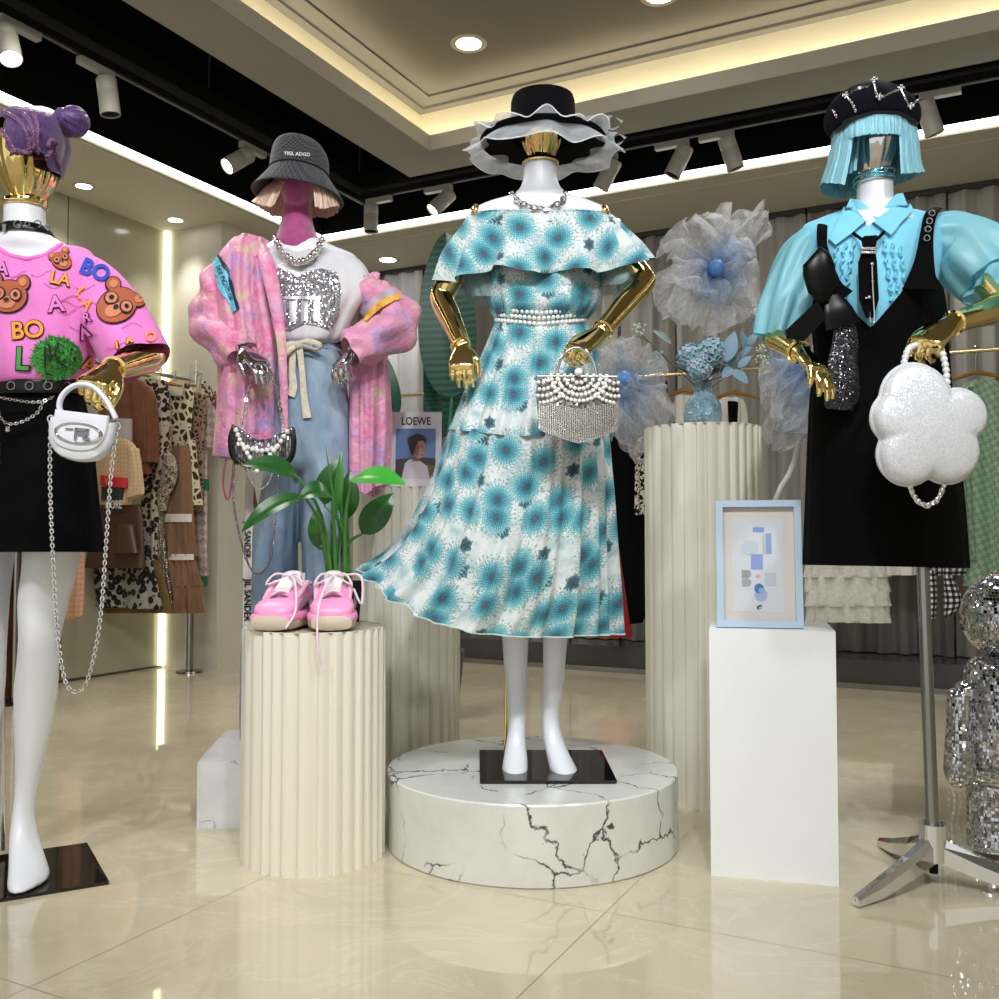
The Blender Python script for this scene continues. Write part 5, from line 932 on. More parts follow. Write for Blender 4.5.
part('net_hem', MB().loft(rings([csec([(277, 344), (300, 336), (322, 336), (343, 343)], Y2, .116), csec([(280, 347), (300, 341), (322, 343), (342, 347)], Y2, .11)], 90, 4, rp(12, .005, 9)), seam=True), BFUR, tee2, 'dark net trim')
mb = MB(); rn = random.Random(5)
for i in range(15): t_ = i/14; q = Vector(crom(np.array([[275, 238], [281, 250], [290, 259], [299, 262], [309, 258], [316, 251], [322, 240]], float), 10)[int(t_*60)]); p_ = P(q[0], q[1], Y2-.085-.02*math.sin(PI*t_)); mb.ball(p_, .011 if i % 3 else .008, 14, 9)
part('necklace', mb, CHROME, m2, 'silver ball necklace')
# jeans
def denim():
    m = mat('light denim', srgb(128, 150, 174), .85, spec=.2); t = NT(m); n1 = t.noise(t.co('Object', (1, 1, .5)), 5, 4, .6).outputs['Fac']; n2 = t.noise(t.co('Object', (1, 1, .15)), 260, 2).outputs['Fac']; t.base(t.mix(t.math('MULTIPLY', n2, .3), t.ramp(n1, [(.3, srgb(92, 116, 144)), (.5, srgb(134, 156, 178)), (.68, srgb(178, 194, 208))]), srgb(170, 186, 200))); t.bump(t.noise(t.co('Object', (1, 1, .6)), 14, 4).outputs['Fac'], .35, .02); return m
DEN = denim(); mb = MB(); wr2 = lambda a, sd: rp(5, a, sd, .5, .3)
mb.loft(rings([sec(342, 275, 336, Y2, .10), sec(356, 274, 341, Y2, .115), sec(400, 269, 349, Y2, .13), sec(440, 268, 352, Y2, .135), sec(462, 270, 351, Y2, .12), sec(472, 276, 346, Y2, .1)], 70, 5, wr2(.004, 1)), True, True)
for L, s_ in (([sec(440, 268, 304, Y2, .115), sec(480, 265, 301, Y2, .11), sec(520, 258, 297, Y2, .11), sec(570, 249, 297, Y2, .115), sec(630, 244, 299, Y2, .12), sec(700, 242, 301, Y2, .12), sec(738, 242, 302, Y2, .12)], 2), ([sec(440, 299, 352, Y2, .12), sec(480, 300, 352, Y2, .115), sec(520, 302, 349, Y2, .115), sec(570, 304, 347, Y2, .115), sec(630, 304, 352, Y2, .12), sec(700, 304, 354, Y2, .12), sec(738, 304, 356, Y2, .12)], 3)): mb.loft(rings(L, 70, 6, rp(4, .006, s_, .5, .4)), True, True)
jn = solidpart('jeans', mb, .008, DEN, m2, 3, 'light blue wide jeans')
part('waistband', MB().loft(rings([sec(340, 276, 336, Y2, .103), sec(345, 275, 338, Y2, .108), sec(353, 275, 341, Y2, .112)], 160, 4, lambda th, t_, i, j: .004*math.sin(46*th)), seam=True), DEN, jn, angle=180)
COT = fabric('cream cotton', srgb(214, 204, 184), .1, 60, .9, .3)
def strap(mb, pts, Y, wpx, th=.006): return mb.sweep([P(x, y, Y) for x, y in pts], [S(w_, Y)/2 for w_ in wpx], 12, th/(S(max(wpx), Y)/2)*.6, 5, up=(1, 0, 0))
db = part('drawstring', strap(MB(), [(293, 345), (292, 372), (293, 386), (290, 396)], Y2-.135, [7, 7, 9, 10]), COT, jn, 'cream drawstring tied in a bow')
part('drawstring_tail', strap(MB(), [(299, 345), (302, 370), (304, 396), (307, 418)], Y2-.14, [7, 6, 7, 9]), COT, db)
part('drawstring_loop', MB().sweep([P(298, 344, Y2-.13), P(288, 345, Y2-.145), P(281, 355, Y2-.14), P(284, 356, Y2-.14), P(291, 349, Y2-.15), P(299, 344, Y2-.14)], [.006, .009, .009, .008, .008, .006], 10, .5), COT, db); part('drawstring_loop', MB().sweep([P(298, 343, Y2-.13), P(308, 341, Y2-.145), P(320, 345, Y2-.135), P(317, 350, Y2-.13), P(306, 347, Y2-.145), P(299, 345, Y2-.14)], [.006, .008, .008, .007, .008, .006], 10, .5), COT, db); part('drawstring_knot', MB().ball(P(298, 345, Y2-.145), (.012, .01, .012), 12, 8), COT, db)
sj = Skin([jn]); tp = MB()
tape = part('side_tape', MB().sweep([P(x, y, Y2-.10) for x, y in ((252, 440), (249, 500), (247.5, 560), (247, 640), (247, 700))], [S(4.2, Y2)]*5, 8, .12, 6, up=(1, 0, 0)), mat('tape white', srgb(214, 210, 206), .6), jn, 'white side tape lettered JIL SANDER', smooth=False)
for y0 in (600, 540):
    fr = Fr(P(247.3, y0, Y2-.1035), (0, 0, -1), (1, 0, 0)); mb = MB(); place_text(mb, fr, 'JIL SANDER', 0, 0, S(6.2, Y2), .0015, wx=.92 if y0 == 600 else .8, bold=.03); part('lettering', mb, BLACKM, tape, smooth=False)
# jacket
def jacketmat():
    m = mat('pink sheer organza', srgb(232, 138, 178), .36, spec=.5, sheen=.2, alpha=.88); t = NT(m); c = t.co('Object'); n = t.noise(c, 13, 3, .55, .4); r = t.n('ShaderNodeSeparateColor', {0: n.outputs['Color']}); base = t.ramp(r.outputs[0], [(.34, srgb(196, 156, 210)), (.43, srgb(230, 156, 192)), (.58, srgb(234, 164, 188)), (.68, srgb(228, 196, 170))]); t.base(t.mix(t.ramp(r.outputs[1], [(.55, (0, 0, 0, 1)), (.68, (1, 1, 1, 1))]), base, srgb(238, 128, 176))); t.bump(t.noise(c, 22, 5, .6, .6).outputs['Fac'], .55, .03); return m
JK = jacketmat()
jk = part('jacket', MB().loft(rings([csec([(228, 248), (250, 240), (270, 242)], Y2, .07), csec([(220, 264), (250, 258), (272, 256)], Y2, .10), csec([(218, 300), (277, 300)], Y2, .13), csec([(222, 345), (286, 345)], Y2, .15), csec([(222, 400), (287, 400)], Y2, .155), csec([(219, 440), (288, 438)], Y2, .15), csec([(218, 457), (250, 462), (286, 445)], Y2, .148)], 120, 7, rp(9, .008, 6, .7, .4)), seam=True), JK, m2, 'open pink sheer jacket', angle=180)
part('jacket_panel', MB().loft(rings([csec([(346, 330), (384, 332)], Y2+.02, .07), csec([(350, 380), (388, 380)], Y2+.02, .09), csec([(350, 430), (389, 430)], Y2+.02, .1), csec([(352, 490), (370, 496), (384, 484)], Y2+.02, .1)], 90, 7, rp(7, .01, 7, .7, .4)), seam=True), JK, jk, 'right front panel hanging free', angle=180)
part('lapel', MB().sweep([P(260, 244, Y2-.06), P(267, 264, Y2-.105), P(275, 300, Y2-.14), P(282, 350, Y2-.152), P(285, 436, Y2-.15)], [.012, .022, .02, .013, .01], 12, .35, 6, up=(1, 0, 0)), JK, jk)
part('hood', MB().sweep([P(228, 264, Y2-.02), P(240, 256, Y2-.05), P(258, 252, Y2-.06), P(274, 252, Y2+.0)], [.022, .03, .028, .016], 16, .8, 6, rip=lambda a, t_: .005*math.sin(4*a+9*t_)), JK, jk)
wrk = lambda sd: (lambda a, t_: .007*math.sin(3*a+t_*14+sd)+.006*math.sin(t_*31+2*math.sin(a+sd))+.004*math.sin(5*a-t_*9))
s1 = part('sleeve', MB().sweep([P(238, 262, Y2), P(224, 284, Y2), P(214, 308, Y2-.01), P(214, 330, Y2-.05), P(233, 347, Y2-.12), P(245, 356, Y2-.155)], [.05, .062, .064, .062, .055, .045], 40, 1.0, 9, False, rip=wrk(1)), JK, jk, angle=180)
s2_ = part('sleeve', MB().sweep([P(360, 285, Y2), P(378, 302, Y2-.01), P(396, 316, Y2-.02), P(392, 330, Y2-.07), P(366, 343, Y2-.12), P(348, 352, Y2-.15)], [.045, .058, .064, .066, .058, .045], 40, 1.0, 9, False, rip=wrk(3)), JK, jk, angle=180)
part('dropped_collar', MB().sweep([P(366, 284, Y2-.03), P(370, 280, Y2-.02), P(378, 288, Y2-.02), P(398, 306, Y2-.03), P(416, 318, Y2-.02)], [.008, .02, .026, .022, .006], 14, .5, 6, rip=wrk(5)), JK, jk)
sk = Skin([jk, s1, s2_]); mb = MB(); vf, cc = px_poly([(211, 259), (220, 255), (233, 281), (240, 309), (234, 313), (221, 290)], 3); sk.put(mb, vf, cc[0], cc[1], 1, .006); tb = part('shoulder_tape', mb, mat('tape blue', srgb(110, 198, 226), .5), jk, 'pale blue lettered tape'); mb = MB()
for q in ([(219, 256), (222, 256), (234, 282), (240, 309), (238, 310), (231, 283)],): vf, cc = px_poly(q, 4); sk.put(mb, vf, cc[0], cc[1], 1, .008)
part('tape_edge', mb, mat('tape navy', srgb(30, 44, 70), .5), tb); mb = MB(); Skin([tb]).put(mb, text_mesh('DER INDVELOP', .1), 224.8, 283, 4.6, .003, 1.2, .84); part('lettering', mb, BLACKM, tb)
for off, col, nm in ((0, (232, 176, 76), 'orange'), (-9, (170, 160, 176), 'grey')):
    mb = MB(); vf, cc = px_poly([(363+off*.6, 318+off*.4), (378+off*.6, 303+off*.4), (396+off*.6, 293+off*.4), (400+off*.6, 298+off*.4), (383+off*.6, 309+off*.4), (367+off*.6, 323+off*.4)], 4); sk.put(mb, vf, cc[0], cc[1], 1, .008); part('sleeve_stripe', mb, mat('stripe '+nm, srgb(*col), .5), jk, nm+' sleeve stripe')
part('drawcord', MB().sweep([P(226, 458, Y2-.12), P(223, 485, Y2-.1), P(228, 500, Y2-.1), P(232, 480, Y2-.1), P(234, 460, Y2-.12)], .003, 6), mat('cord pink', srgb(206, 110, 130), .6), jk)
HC_ = mat('dark chrome', (.62, .62, .64, 1), .08, 1)
arm('arm', m2, HC_, P(244, 266, Y2+.02), P(212, 322, Y2), P(244, 351, 2.76), P(260, 364, 2.72), (-.2, .35, -.9), (.4, -.8, .3), .9, (.35, .35, .2), r=(.036, .036, .034, .03, .023), spread=.04)
arm('arm', m2, HC_, P(350, 276, Y2+.02), P(396, 322, Y2-.04), P(352, 354, 2.78), P(339, 366, 2.75), (.4, .4, -.8), (-.6, -.5, .4), .86, (.5, .7, .5), r=(.036, .036, .034, .03, .023), spread=.04)
# bucket hat and wig
def hat2():
    m = mat('dark seersucker', srgb(58, 58, 62), .9, spec=.15, sheen=.2); t = NT(m); ck = t.n('ShaderNodeTexChecker', {'Vector': t.co('Object', (150, 150, 150)), 'Scale': 1.0, 'Color1': srgb(46, 46, 50), 'Color2': srgb(82, 82, 86)}); t.base(ck.outputs['Color']); t.bump(ck.outputs['Fac'], .5, .004)
    cr = [csec([(284, 138), (314, 140)], Y2, .07), csec([(276, 143), (322, 144)], Y2, .10), csec([(272, 155), (328, 156)], Y2, .112), csec([(270, 172), (328, 175)], Y2, .117)]
    h = part('bucket_hat', MB().loft(rings(cr, 80, 6), True, False), m, m2, 'dark grey textured bucket hat', angle=180); h.location.z = -.012
    part('brim', MB().loft(rings([csec([(270, 170), (328, 173)], Y2, .117), csec([(263, 178), (334, 182)], Y2, .135), csec([(254, 187), (342, 195)], Y2, .155), csec([(253, 188.5), (343, 197)], Y2, .156), csec([(256, 188), (340, 196)], Y2, .150), csec([(270, 176), (328, 179)], Y2, .115)], 80, 5), seam=True), m, h, angle=60)
    part('brim_stitching', MB().sweep([q for q in rings([csec([(270, 169), (328.5, 172)], Y2, .1185)], 80, 1)[0]]+[rings([csec([(270, 169), (328.5, 172)], Y2, .1185)], 80, 1)[0][0]], .0022, 6, sub=1), mat('stitch dark', srgb(34, 34, 38), .9), h)
    mb = MB(); Skin([h]).put(mb, text_mesh('YIGI, ADGD', .12, bold=.02), 297, 150.5, 3.4, .004, .06, 1.0); part('lettering', mb, WHITEM, h, 'small white embroidered lettering')
    BL = hairmat('blonde hair', srgb(232, 204, 182), srgb(190, 150, 124)); th = .48
    sh = [sec(178, 276, 323, Y2, .10), sec(186, 266, 330, Y2, .112), sec(196, 258, 335, Y2, .118), csec([(252, 201), (266, 206), (282, 204), (308, 204), (324, 208), (338, 205)], Y2, .118)]
    wg = part('wig', MB().sheet(shell(sh, PI/2+th, 2*PI+PI/2-th, 180, 6, .004, 3, .004, True)), BL, m2, 'short blonde bob wig', angle=180)
hat2()
# small rhinestone bag
def bag2():
    Y = 2.70; k = S(1, Y); c = P(263, 470, Y); o = thing('rhinestone_bag', 'black rhinestone crescent bag with pearl swags on a chain in the chrome hand', 'handbag', c); fr = Fr(P(263, 448, Y), (1, .03, -.02), (0, 0, 1))
    out = [(-31, 24), (-33, 8), (-31, -8), (-22, -19), (0, -23), (22, -19), (31, -8), (33, 8), (31, 22), (22, 16), (8, 10), (-6, 9), (-20, 15)]; out = [tuple(v_) for v_ in crom(np.array(out+[out[0]])*k, 5)[:-1]]
    bd = part('bag_body', pillow(MB(), fr, out, .06, 6, power=.45), sparkle('black rhinestones', (.75, .75, .78, 1), (.05, .05, .055, 1), 120, .7, .8, .15, .05, 'Object', .28), o, angle=180)
    for s_ in (-1, 1): part('end_piping', MB().sweep([fr.p(s_*x*k, y*k, .010) for x, y in ((29, 20), (31, 8), (29, -8), (23, -17))], [.005, .009, .009, .006], 10), BLACKGLOSS, o, 'black end piping')
    F3 = lambda pts: [fr.p(x*k, y*k, .034) for x, y in pts]
    for pts in ([(-24, 16), (-17, 0), (-8, -14), (-3, -24)], [(26, 16), (16, 0), (6, -12)], [(-17, 1), (0, -4), (16, 0)]): part('pearl_swag', beads(MB(), F3(pts), .0072, 1.9), PEARL, o)
    part('chain_handle', chain(chain(MB(), [P(242, 428, Y), P(246, 400, Y), P(252, 374, 2.74)]), [P(283, 426, Y), P(279, 400, Y), P(272, 372, 2.74)]), CHROME, o); part('chain_ball', MB().ball(P(280, 410, Y-.01), .008, 14, 9), STEEL, o); DC = mat('gunmetal chain', (.3, .3, .32, 1), .2, .9)
    part('long_chain', beads(MB(), [P(234, 462, Y), P(234, 505, Y), P(244, 552, Y), P(256, 574, Y), P(270, 560, Y), P(276, 510, Y), P(279, 468, Y)], .0036, 1.7, 8, 8), DC, o, 'long gunmetal chain loop'); part('short_chain', beads(MB(), [P(247, 465, Y-.01), P(252, 482, Y-.01), P(261, 489, Y-.01), P(270, 480, Y-.01), P(273, 465, Y-.01)], .003, 1.7, 8, 8), CHROME, o)
bag2()
# ================================================================== mannequin in the pink t-shirt (left)
Y1 = 2.33
base1 = P(28, 880, Y1); base1.z = 0; m1 = thing('mannequin', 'mannequin in a pink bear-print top, black skirt and purple wig at the left edge', 'mannequin', base1, 'dressed shop mannequins')
tor = [sec(205, 5, 44, Y1, .045), sec(225, 5, 45, Y1, .046), sec(236, 0, 52, Y1, .052), sec(246, -14, 68, Y1, .056), sec(257, -28, 82, Y1, .048), sec(280, -34, 88, Y1, .075), sec(320, -26, 80, Y1, .105), sec(385, -18, 72, Y1, .08), sec(440, -34, 88, Y1, .11), sec(500, -38, 92, Y1, .115), sec(520, -30, 84, Y1, .09)]
lg1 = [sec(490, 26, 92, Y1, .095), sec(560, 27, 76, Y1, .085), sec(600, 22, 66, Y1, .075), sec(635, 22, 58, Y1-.01, .062), sec(660, 20, 56, Y1, .058), sec(690, 17, 55, Y1+.02, .06), sec(730, 17, 49, Y1+.03, .052), sec(780, 17, 38, Y1+.03, .036), sec(812, 14, 33, Y1+.02, .033), sec(838, 12, 36, Y1, .045), sec(862, 13, 42, Y1-.04, .06, .055), sec(880, 14, 45, Y1-.065, .075, .07), sec(884, 18, 42, Y1-.065, .065, .06)]
lg2 = [sec(490, -40, 26, Y1+.03, .095), sec(560, -42, 9, Y1+.03, .085), sec(640, -38, 4, Y1+.03, .06), sec(690, -42, 2, Y1+.05, .06), sec(760, -38, -8, Y1+.06, .045), sec(815, -34, -15, Y1+.05, .033), sec(840, -38, -12, Y1+.03, .045), sec(862, -46, -14, Y1, .06, .055), sec(866, -42, -18, Y1, .055, .05)]
torso_body(m1, tor, [lg1, lg2], Y1, vox=.0065)
egg('head', m1, GOLD, 27, 116, 206, 29, Y1, .102, 'gold faceless head'); part('neck_ring', MB().loft(rings([sec(202, 4, 47, Y1, .05), sec(206, 3, 46, Y1, .052), sec(208, 5, 45, Y1, .048)], 40, 3), True, True), GOLD, m1)
A0, A1 = PZ(109, 884.5, 0), PZ(0, 902.5, 0); dv = (A1-A0).normalized()*.46; bk_ = PZ(87, 845.5, 0)-A0; part('base_plate', MB().quadbox([A0, A0+bk_, A0+bk_+dv, A0+dv], (0, 0, .008)), DARKGLASS, m1, smooth=False)
part('support_rod', MB().sweep([P(3, 850, 2.46), P(2, 640, 2.44)], .006, 10, sub=1), CHROME, m1)
PT = fabric('pink jersey', srgb(236, 132, 206), .05, 10, .85, .1)
tee = part('t_shirt', MB().loft(rings([csec([(-8, 244), (10, 256), (27, 259), (44, 256), (62, 244)], Y1, .072), csec([(-36, 254), (27, 270), (90, 252)], Y1, .09), sec(285, -46, 100, Y1, .12), sec(325, -44, 97, Y1, .13), sec(355, -38, 92, Y1, .135), sec(375, -30, 85, Y1, .128), sec(383, -26, 80, Y1, .115)], 140, 7, rp(6, .006, 3, .8, .1), fr=True), seam=True), PT, m1, 'pink top with bear and letter prints', angle=180)
part('neck_rib', MB().sweep([q for q in rings([csec([(-8, 244), (10, 256), (27, 259), (44, 256), (62, 244)], Y1, .072)], 60, 1, fr=True)[0]]+[rings([csec([(-8, 244), (10, 256), (27, 259), (44, 256), (62, 244)], Y1, .072)], 60, 1, fr=True)[0][0]], .006, 8, sub=1), PT, tee)
slv = []
for sg in (1, -1):
    X = lambda x: x if sg > 0 else 54-x
    slv.append(part('sleeve', MB().sweep([P(X(66), 272, Y1), P(X(88), 285, Y1-.01), P(X(112), 316, Y1-.02), P(X(137), 362, Y1-.04)], [.055, .074, .08, .086], 48, .92, 9, False, up=(0, 1, 0), rip=lambda a, t_: .005*math.sin(3*a+t_*5)+.004*t_*math.sin(5*a)), PT, tee, angle=180))
    if sg > 0: arm('arm', m1, GOLD, P(84, 275, Y1), P(152, 357, Y1-.01), P(111, 370, 2.10), P(92, 384, 2.035), (-.15, .35, -1), (.6, .3, .2), .95, (.85, 1.0, .7)); joint_rings(m1, P(113, 369, 2.105), P(152, 357, Y1), .026, GOLD)
    else: arm('arm', m1, GOLD, P(-30, 275, Y1), P(-100, 349, Y1), P(-70, 372, 2.14), P(-50, 386, 2.08), (.15, .35, -1), (-.6, .3, .2), .95, (.6, .7, .5))
skt = Skin([tee]+slv)
def prints():
    OUT = mat('print outline', srgb(30, 20, 24), .8); BR = mat('print brown', srgb(176, 92, 62), .85); BR2 = mat('print light brown', srgb(206, 130, 96), .85); OR = mat('print orange', srgb(244, 158, 62), .8); BU = mat('print blue', srgb(38, 74, 188), .8); GR = mat('print green', srgb(76, 160, 74), .8); MG = mat('print magenta line', srgb(190, 70, 150), .8)
    def letters(body, x, y, h, rot, m, nm='printed_letters', wx=1, bold=.03, off=.003, outline=True):
        if outline: mb = MB(); skt.put(mb, text_mesh(body, .14, bold=bold+.055), x, y, h, off, rot, wx); part('letter_outline', mb, OUT, tee)
        mb = MB(); skt.put(mb, text_mesh(body, .14, bold=bold), x, y, h, off+.002, rot, wx); part(nm, mb, m, tee)
    letters('BO', 95, 272, 15, .40, BU, outline=False, bold=.05); letters('LA', 60, 280, 12, .2, OR); letters('L', 82, 293, 12, .8, OR, outline=False); letters('A', 88, 305, 10, .9, OR, outline=False); letters('A', 56, 305, 16, -.1, PT); letters('A', 3, 270, 13, .1, PT); letters('BO', 28, 331, 17, -.08, OR); letters('L', 23, 360, 22, .05, GR); letters('LA', 126, 346, 12, -.3, OR); letters('O', 150, 338, 10, -.4, OR, outline=False); letters('A', 87, 364, 13, .3, OR); letters('A', 84, 332, 14, -.35, PT); letters('R', 88, 318, 9, -.2, PT)
    def E_(cx, cy, rx, ry, rot=0, n=24): return (lambda q: ([(a, -b) for a, b in q[0]], q[1]))(poly_mesh([(a, b) for a, b in ell(0, 0, rx, ry, n, rot=rot)], 4))
    def bear(cx, cy, s_, rot):
        c, q = math.cos(rot), math.sin(rot); T = lambda x, y: (cx+(x*c-y*q)*s_, cy+(x*q+y*c)*s_)
        def blob(items, m, off, nm, grow=0, par=tee):
            mb = MB()
            for x, y, rx, ry in items: X_, Y_ = T(x, y); skt.put(mb, E_(0, 0, (rx+grow)*s_, (ry+grow)*s_, -rot), X_, Y_, 1, off)
            return part(nm, mb, m, par)
        hd_ = [(0, 0, 1, .82), (-.72, -.78, .34, .36), (.72, -.78, .34, .36)]; blob(hd_, OUT, .003, 'bear_outline', .07); b_ = blob(hd_, BR, .005, 'bear_print'); [blob([q_], BR2, .007, 'bear_patch', par=b_) for q_ in ((-.72, -.78, .2, .2), (.72, -.78, .2, .2), (0, .32, .42, .32))]; blob([(-.42, -.1, .34, .34), (.42, -.1, .34, .34)], OUT, .008, 'bear_glasses', par=b_); blob([(-.42, -.1, .27, .27), (.42, -.1, .27, .27)], BR2, .0095, 'bear_lens', par=b_); blob([(-.42, -.1, .12, .12), (.42, -.1, .12, .12), (0, .2, .13, .09)], OUT, .011, 'bear_eye', par=b_)
    bear(9, 297, 19, .1); bear(117, 306, 20, .55); bear(62, 262, 10, -.4)
    mb = MB(); rnd = random.Random(9); cx, cy = 57, 358
    q = skt.hit(cx, cy, .0); g = []
    for i in range(900):
        a, r = rnd.uniform(0, 2*PI), 24*math.sqrt(rnd.random()); p_ = skt.hit(cx+r*math.cos(a), cy+r*.86*math.sin(a), .002)
        if p_ is None: continue
        d = Vector((math.cos(a)*r/24, -.9, -math.sin(a)*r/24)).normalized()*.011+Vector((rnd.gauss(0, .003), 0, rnd.gauss(0, .003))); s_ = Vector((rnd.gauss(0, 1), .2, rnd.gauss(0, 1))).normalized()*.0022; mb.add([p_-s_, p_+s_, p_+d], [(0, 1, 2)])
    mb2 = MB(); skt.put(mb2, E_(0, 0, 24, 20.6), cx, cy, 1, .004); fp = part('plush_patch', mb2, GR, tee, 'fuzzy green plush patch'); fu = part('plush_pile', mb, fabric('green plush', srgb(84, 172, 80), .2, 60), fp, smooth=False); fu['kind'] = 'stuff'
    mb = MB()
    for pts in ([(46, 348), (46, 368)], [(46, 357), (54, 356)], [(50, 346), (52, 360)], [(58, 344), (55, 352), (57, 362), (64, 366)], [(46, 372), (52, 374)]):
        p_ = skt.path([(a, b) for a, b in crom(np.array(pts, float), 4)], .013); mb.sweep(p_, .0022, 6, sub=1) if len(p_) > 1 else None
    for x, y in ((70, 350), (72, 358)): p_ = skt.hit(x, y, .013); p_ is not None and mb.ball(p_, .004, 8, 6)
    part('plush_stitching', mb, OUT, fp)
    rnd = random.Random(2)
    for _ in range(16):
        x, y = rnd.uniform(2, 128), rnd.uniform(272, 372); pts = [(x+i*4, y+3*math.sin(i*.9+x)) for i in range(6)]; p_ = skt.path(pts, .0025); part('doodle_line', MB().sweep(p_, .0006, 5, sub=2), MG, tee) if len(p_) > 2 else None
prints()
part('skirt', MB().loft(rings([sec(384, -24, 80, Y1, .11), sec(400, -26, 82, Y1, .115), sec(440, -34, 89, Y1, .125), sec(500, -40, 95, Y1, .132), sec(552, -46, 101, Y1, .138)], 100, 6, rp(4, .003, 1), fr=True), seam=True), BLACKF, m1, angle=180)
blt = part('belt', MB().loft(rings([sec(379, -26, 81, Y1, .122), sec(381, -27, 82, Y1, .125), sec(391, -28, 82, Y1, .126), sec(393, -27, 81, Y1, .123)], 90, 3, fr=True), seam=True), BLACKGLOSS, m1, 'black leather belt', angle=60); sb_ = Skin([blt])
for x in range(-10, 80, 18):
    p_ = sb_.hit(x+4, 386, .003)
    if p_ is not None: part('belt_ring', MB().torus(p_, .009, .0016, (0, 1, 0), 20, 6), STEEL, blt)
YF = Y1-.142; mb = MB(); chain(mb, [P(-8, 396, YF), P(10, 399, YF-.003), P(30, 402, YF-.003), P(44, 401, YF), P(54, 396, YF+.015)], .0085, .0011, .003); chain(mb, [P(-6, 402, YF), P(2, 419, YF-.005), P(10, 424, YF-.006), P(24, 421, YF-.006), P(38, 412, YF-.004), P(43, 401, YF)], .0085, .0011, .003); wc = part('waist_chain', mb, CHROME, m1, 'silver waist chain with a small pendant'); part('pendant', MB().box(P(8, 429, YF-.008), (.009, .004, .012)), sparkle('pendant', (.7, .7, .7, 1), (.2, .2, .2, 1), 300, .5, .9, .15, .1, 'Object'), wc, smooth=False)
ck = part('choker', MB().loft(rings([sec(227.5, 2.5, 47.5, Y1, .0515), sec(228.2, 1.8, 48.2, Y1, .054), sec(235.6, -2, 53.5, Y1, .0585), sec(236.3, -1, 52.5, Y1, .056)], 60, 2), seam=True), BLACKGLOSS, m1, 'black choker with silver rings', angle=60)
mb = MB(); sc_ = Skin([ck])
for x in (18, 27.5, 37):
    p_ = sc_.hit(x, 224.5, .002)
    if p_ is not None: mb.torus(p_, .0085 if x != 27.5 else .0055, .0017, (0, 1, 0), 22, 6)
for x in (5, 47):
    p_ = sc_.hit(x, 228, .001)
    if p_ is not None: mb.box(p_, (.008, .006, .016))
part('choker_ring', mb, STEEL, ck)
def wig1():
    PU_ = hairmat('purple hair', srgb(98, 64, 128), srgb(58, 36, 84), (60, 60, 12)); PL = hairmat('mauve braid', srgb(136, 88, 126), srgb(88, 52, 96), (80, 80, 80)); c = 27
    secs_ = [csec([(12, 106), (42, 106)], Y1, .06), csec([(-2, 112), (56, 112)], Y1, .105), csec([(-8, 126), (62, 128)], Y1, .13), csec([(-10, 140), (10, 138), (44, 138), (65, 143)], Y1, .126), csec([(-7, 156), (4, 150), (27, 149), (48, 150), (62, 160)], Y1, .112), csec([(-4, 173), (4, 171), (9, 154), (27, 152), (44, 153), (48, 170), (59, 174)], Y1, .108)]
    part('wig_cap', MB().sheet(shell([sec(126, 0, 54, Y1, .098), sec(140, -2, 56, Y1, .104), sec(166, -2, 56, Y1, .106)], PI/2+.75, 2*PI+PI/2-.75, 90, 5, .002, 4)), PU_, m1, angle=180); w_ = part('wig', MB().loft(rings(secs_, 90, 6, fr=True), True, False, True), PU_, m1, 'purple braided wig with a side bun', angle=180); sw = Skin([w_])
    def braid(pts, r=.0042):
        A = crom(np.array(pts, float), 10); q = sw.path([(a, b) for a, b in A], .003); mb = MB()
        if len(q) < 3: return
        for ph in (0, 2.1, 4.2):
            pp = []
            for i, p_ in enumerate(q): d = (q[min(i+1, len(q)-1)]-q[max(i-1, 0)]).normalized(); a = d.cross(Vector((0, -1, 0))).normalized(); pp.append(p_+a*(r*.8*math.sin(i*1.2+ph))+Vector((0, -1, 0))*(r*.5*math.cos(i*2.4+ph)))
            mb.sweep(pp, r*.62, 7, sub=2)
        part('braid', mb, PL, w_)
    braid([(4, 112), (20, 122), (29, 138), (30, 150)]); braid([(33, 112), (37, 125), (37, 140), (39, 152), (44, 160), (50, 150)]); braid([(20, 112), (30, 122), (34, 142), (33, 148)]); braid([(2, 130), (10, 140), (16, 150), (30, 152), (37, 154)]); braid([(47, 146), (50, 140), (56, 144), (55, 156), (60, 170)]); braid([(0, 150), (6, 144), (14, 152), (22, 154)])
    bc = P(72, 122, Y1-.01); mb = MB(); R0 = S(17, Y1)
    for k in range(7):
        a = k*2*PI/7; ax = Vector((math.cos(a)*.5, -.4, math.sin(a))).normalized(); mb.torus(bc+Vector((math.cos(a)*.012, -.008, math.sin(a)*.012)), R0*.55, R0*.34, ax, 24, 10)
    mb.ball(bc, R0*.8, 16, 10); bn = part('bun', mb, PU_, w_, 'round braided bun')
    part('bun_wrap', MB().sweep([P(50, 124, Y1-.03), P(56, 124, Y1-.02), P(61, 124, Y1-.015)], [.02, .022, .026], 20, rip=lambda a, t_: .002*math.sin(9*a+20*t_)), PL, bn)
wig1()
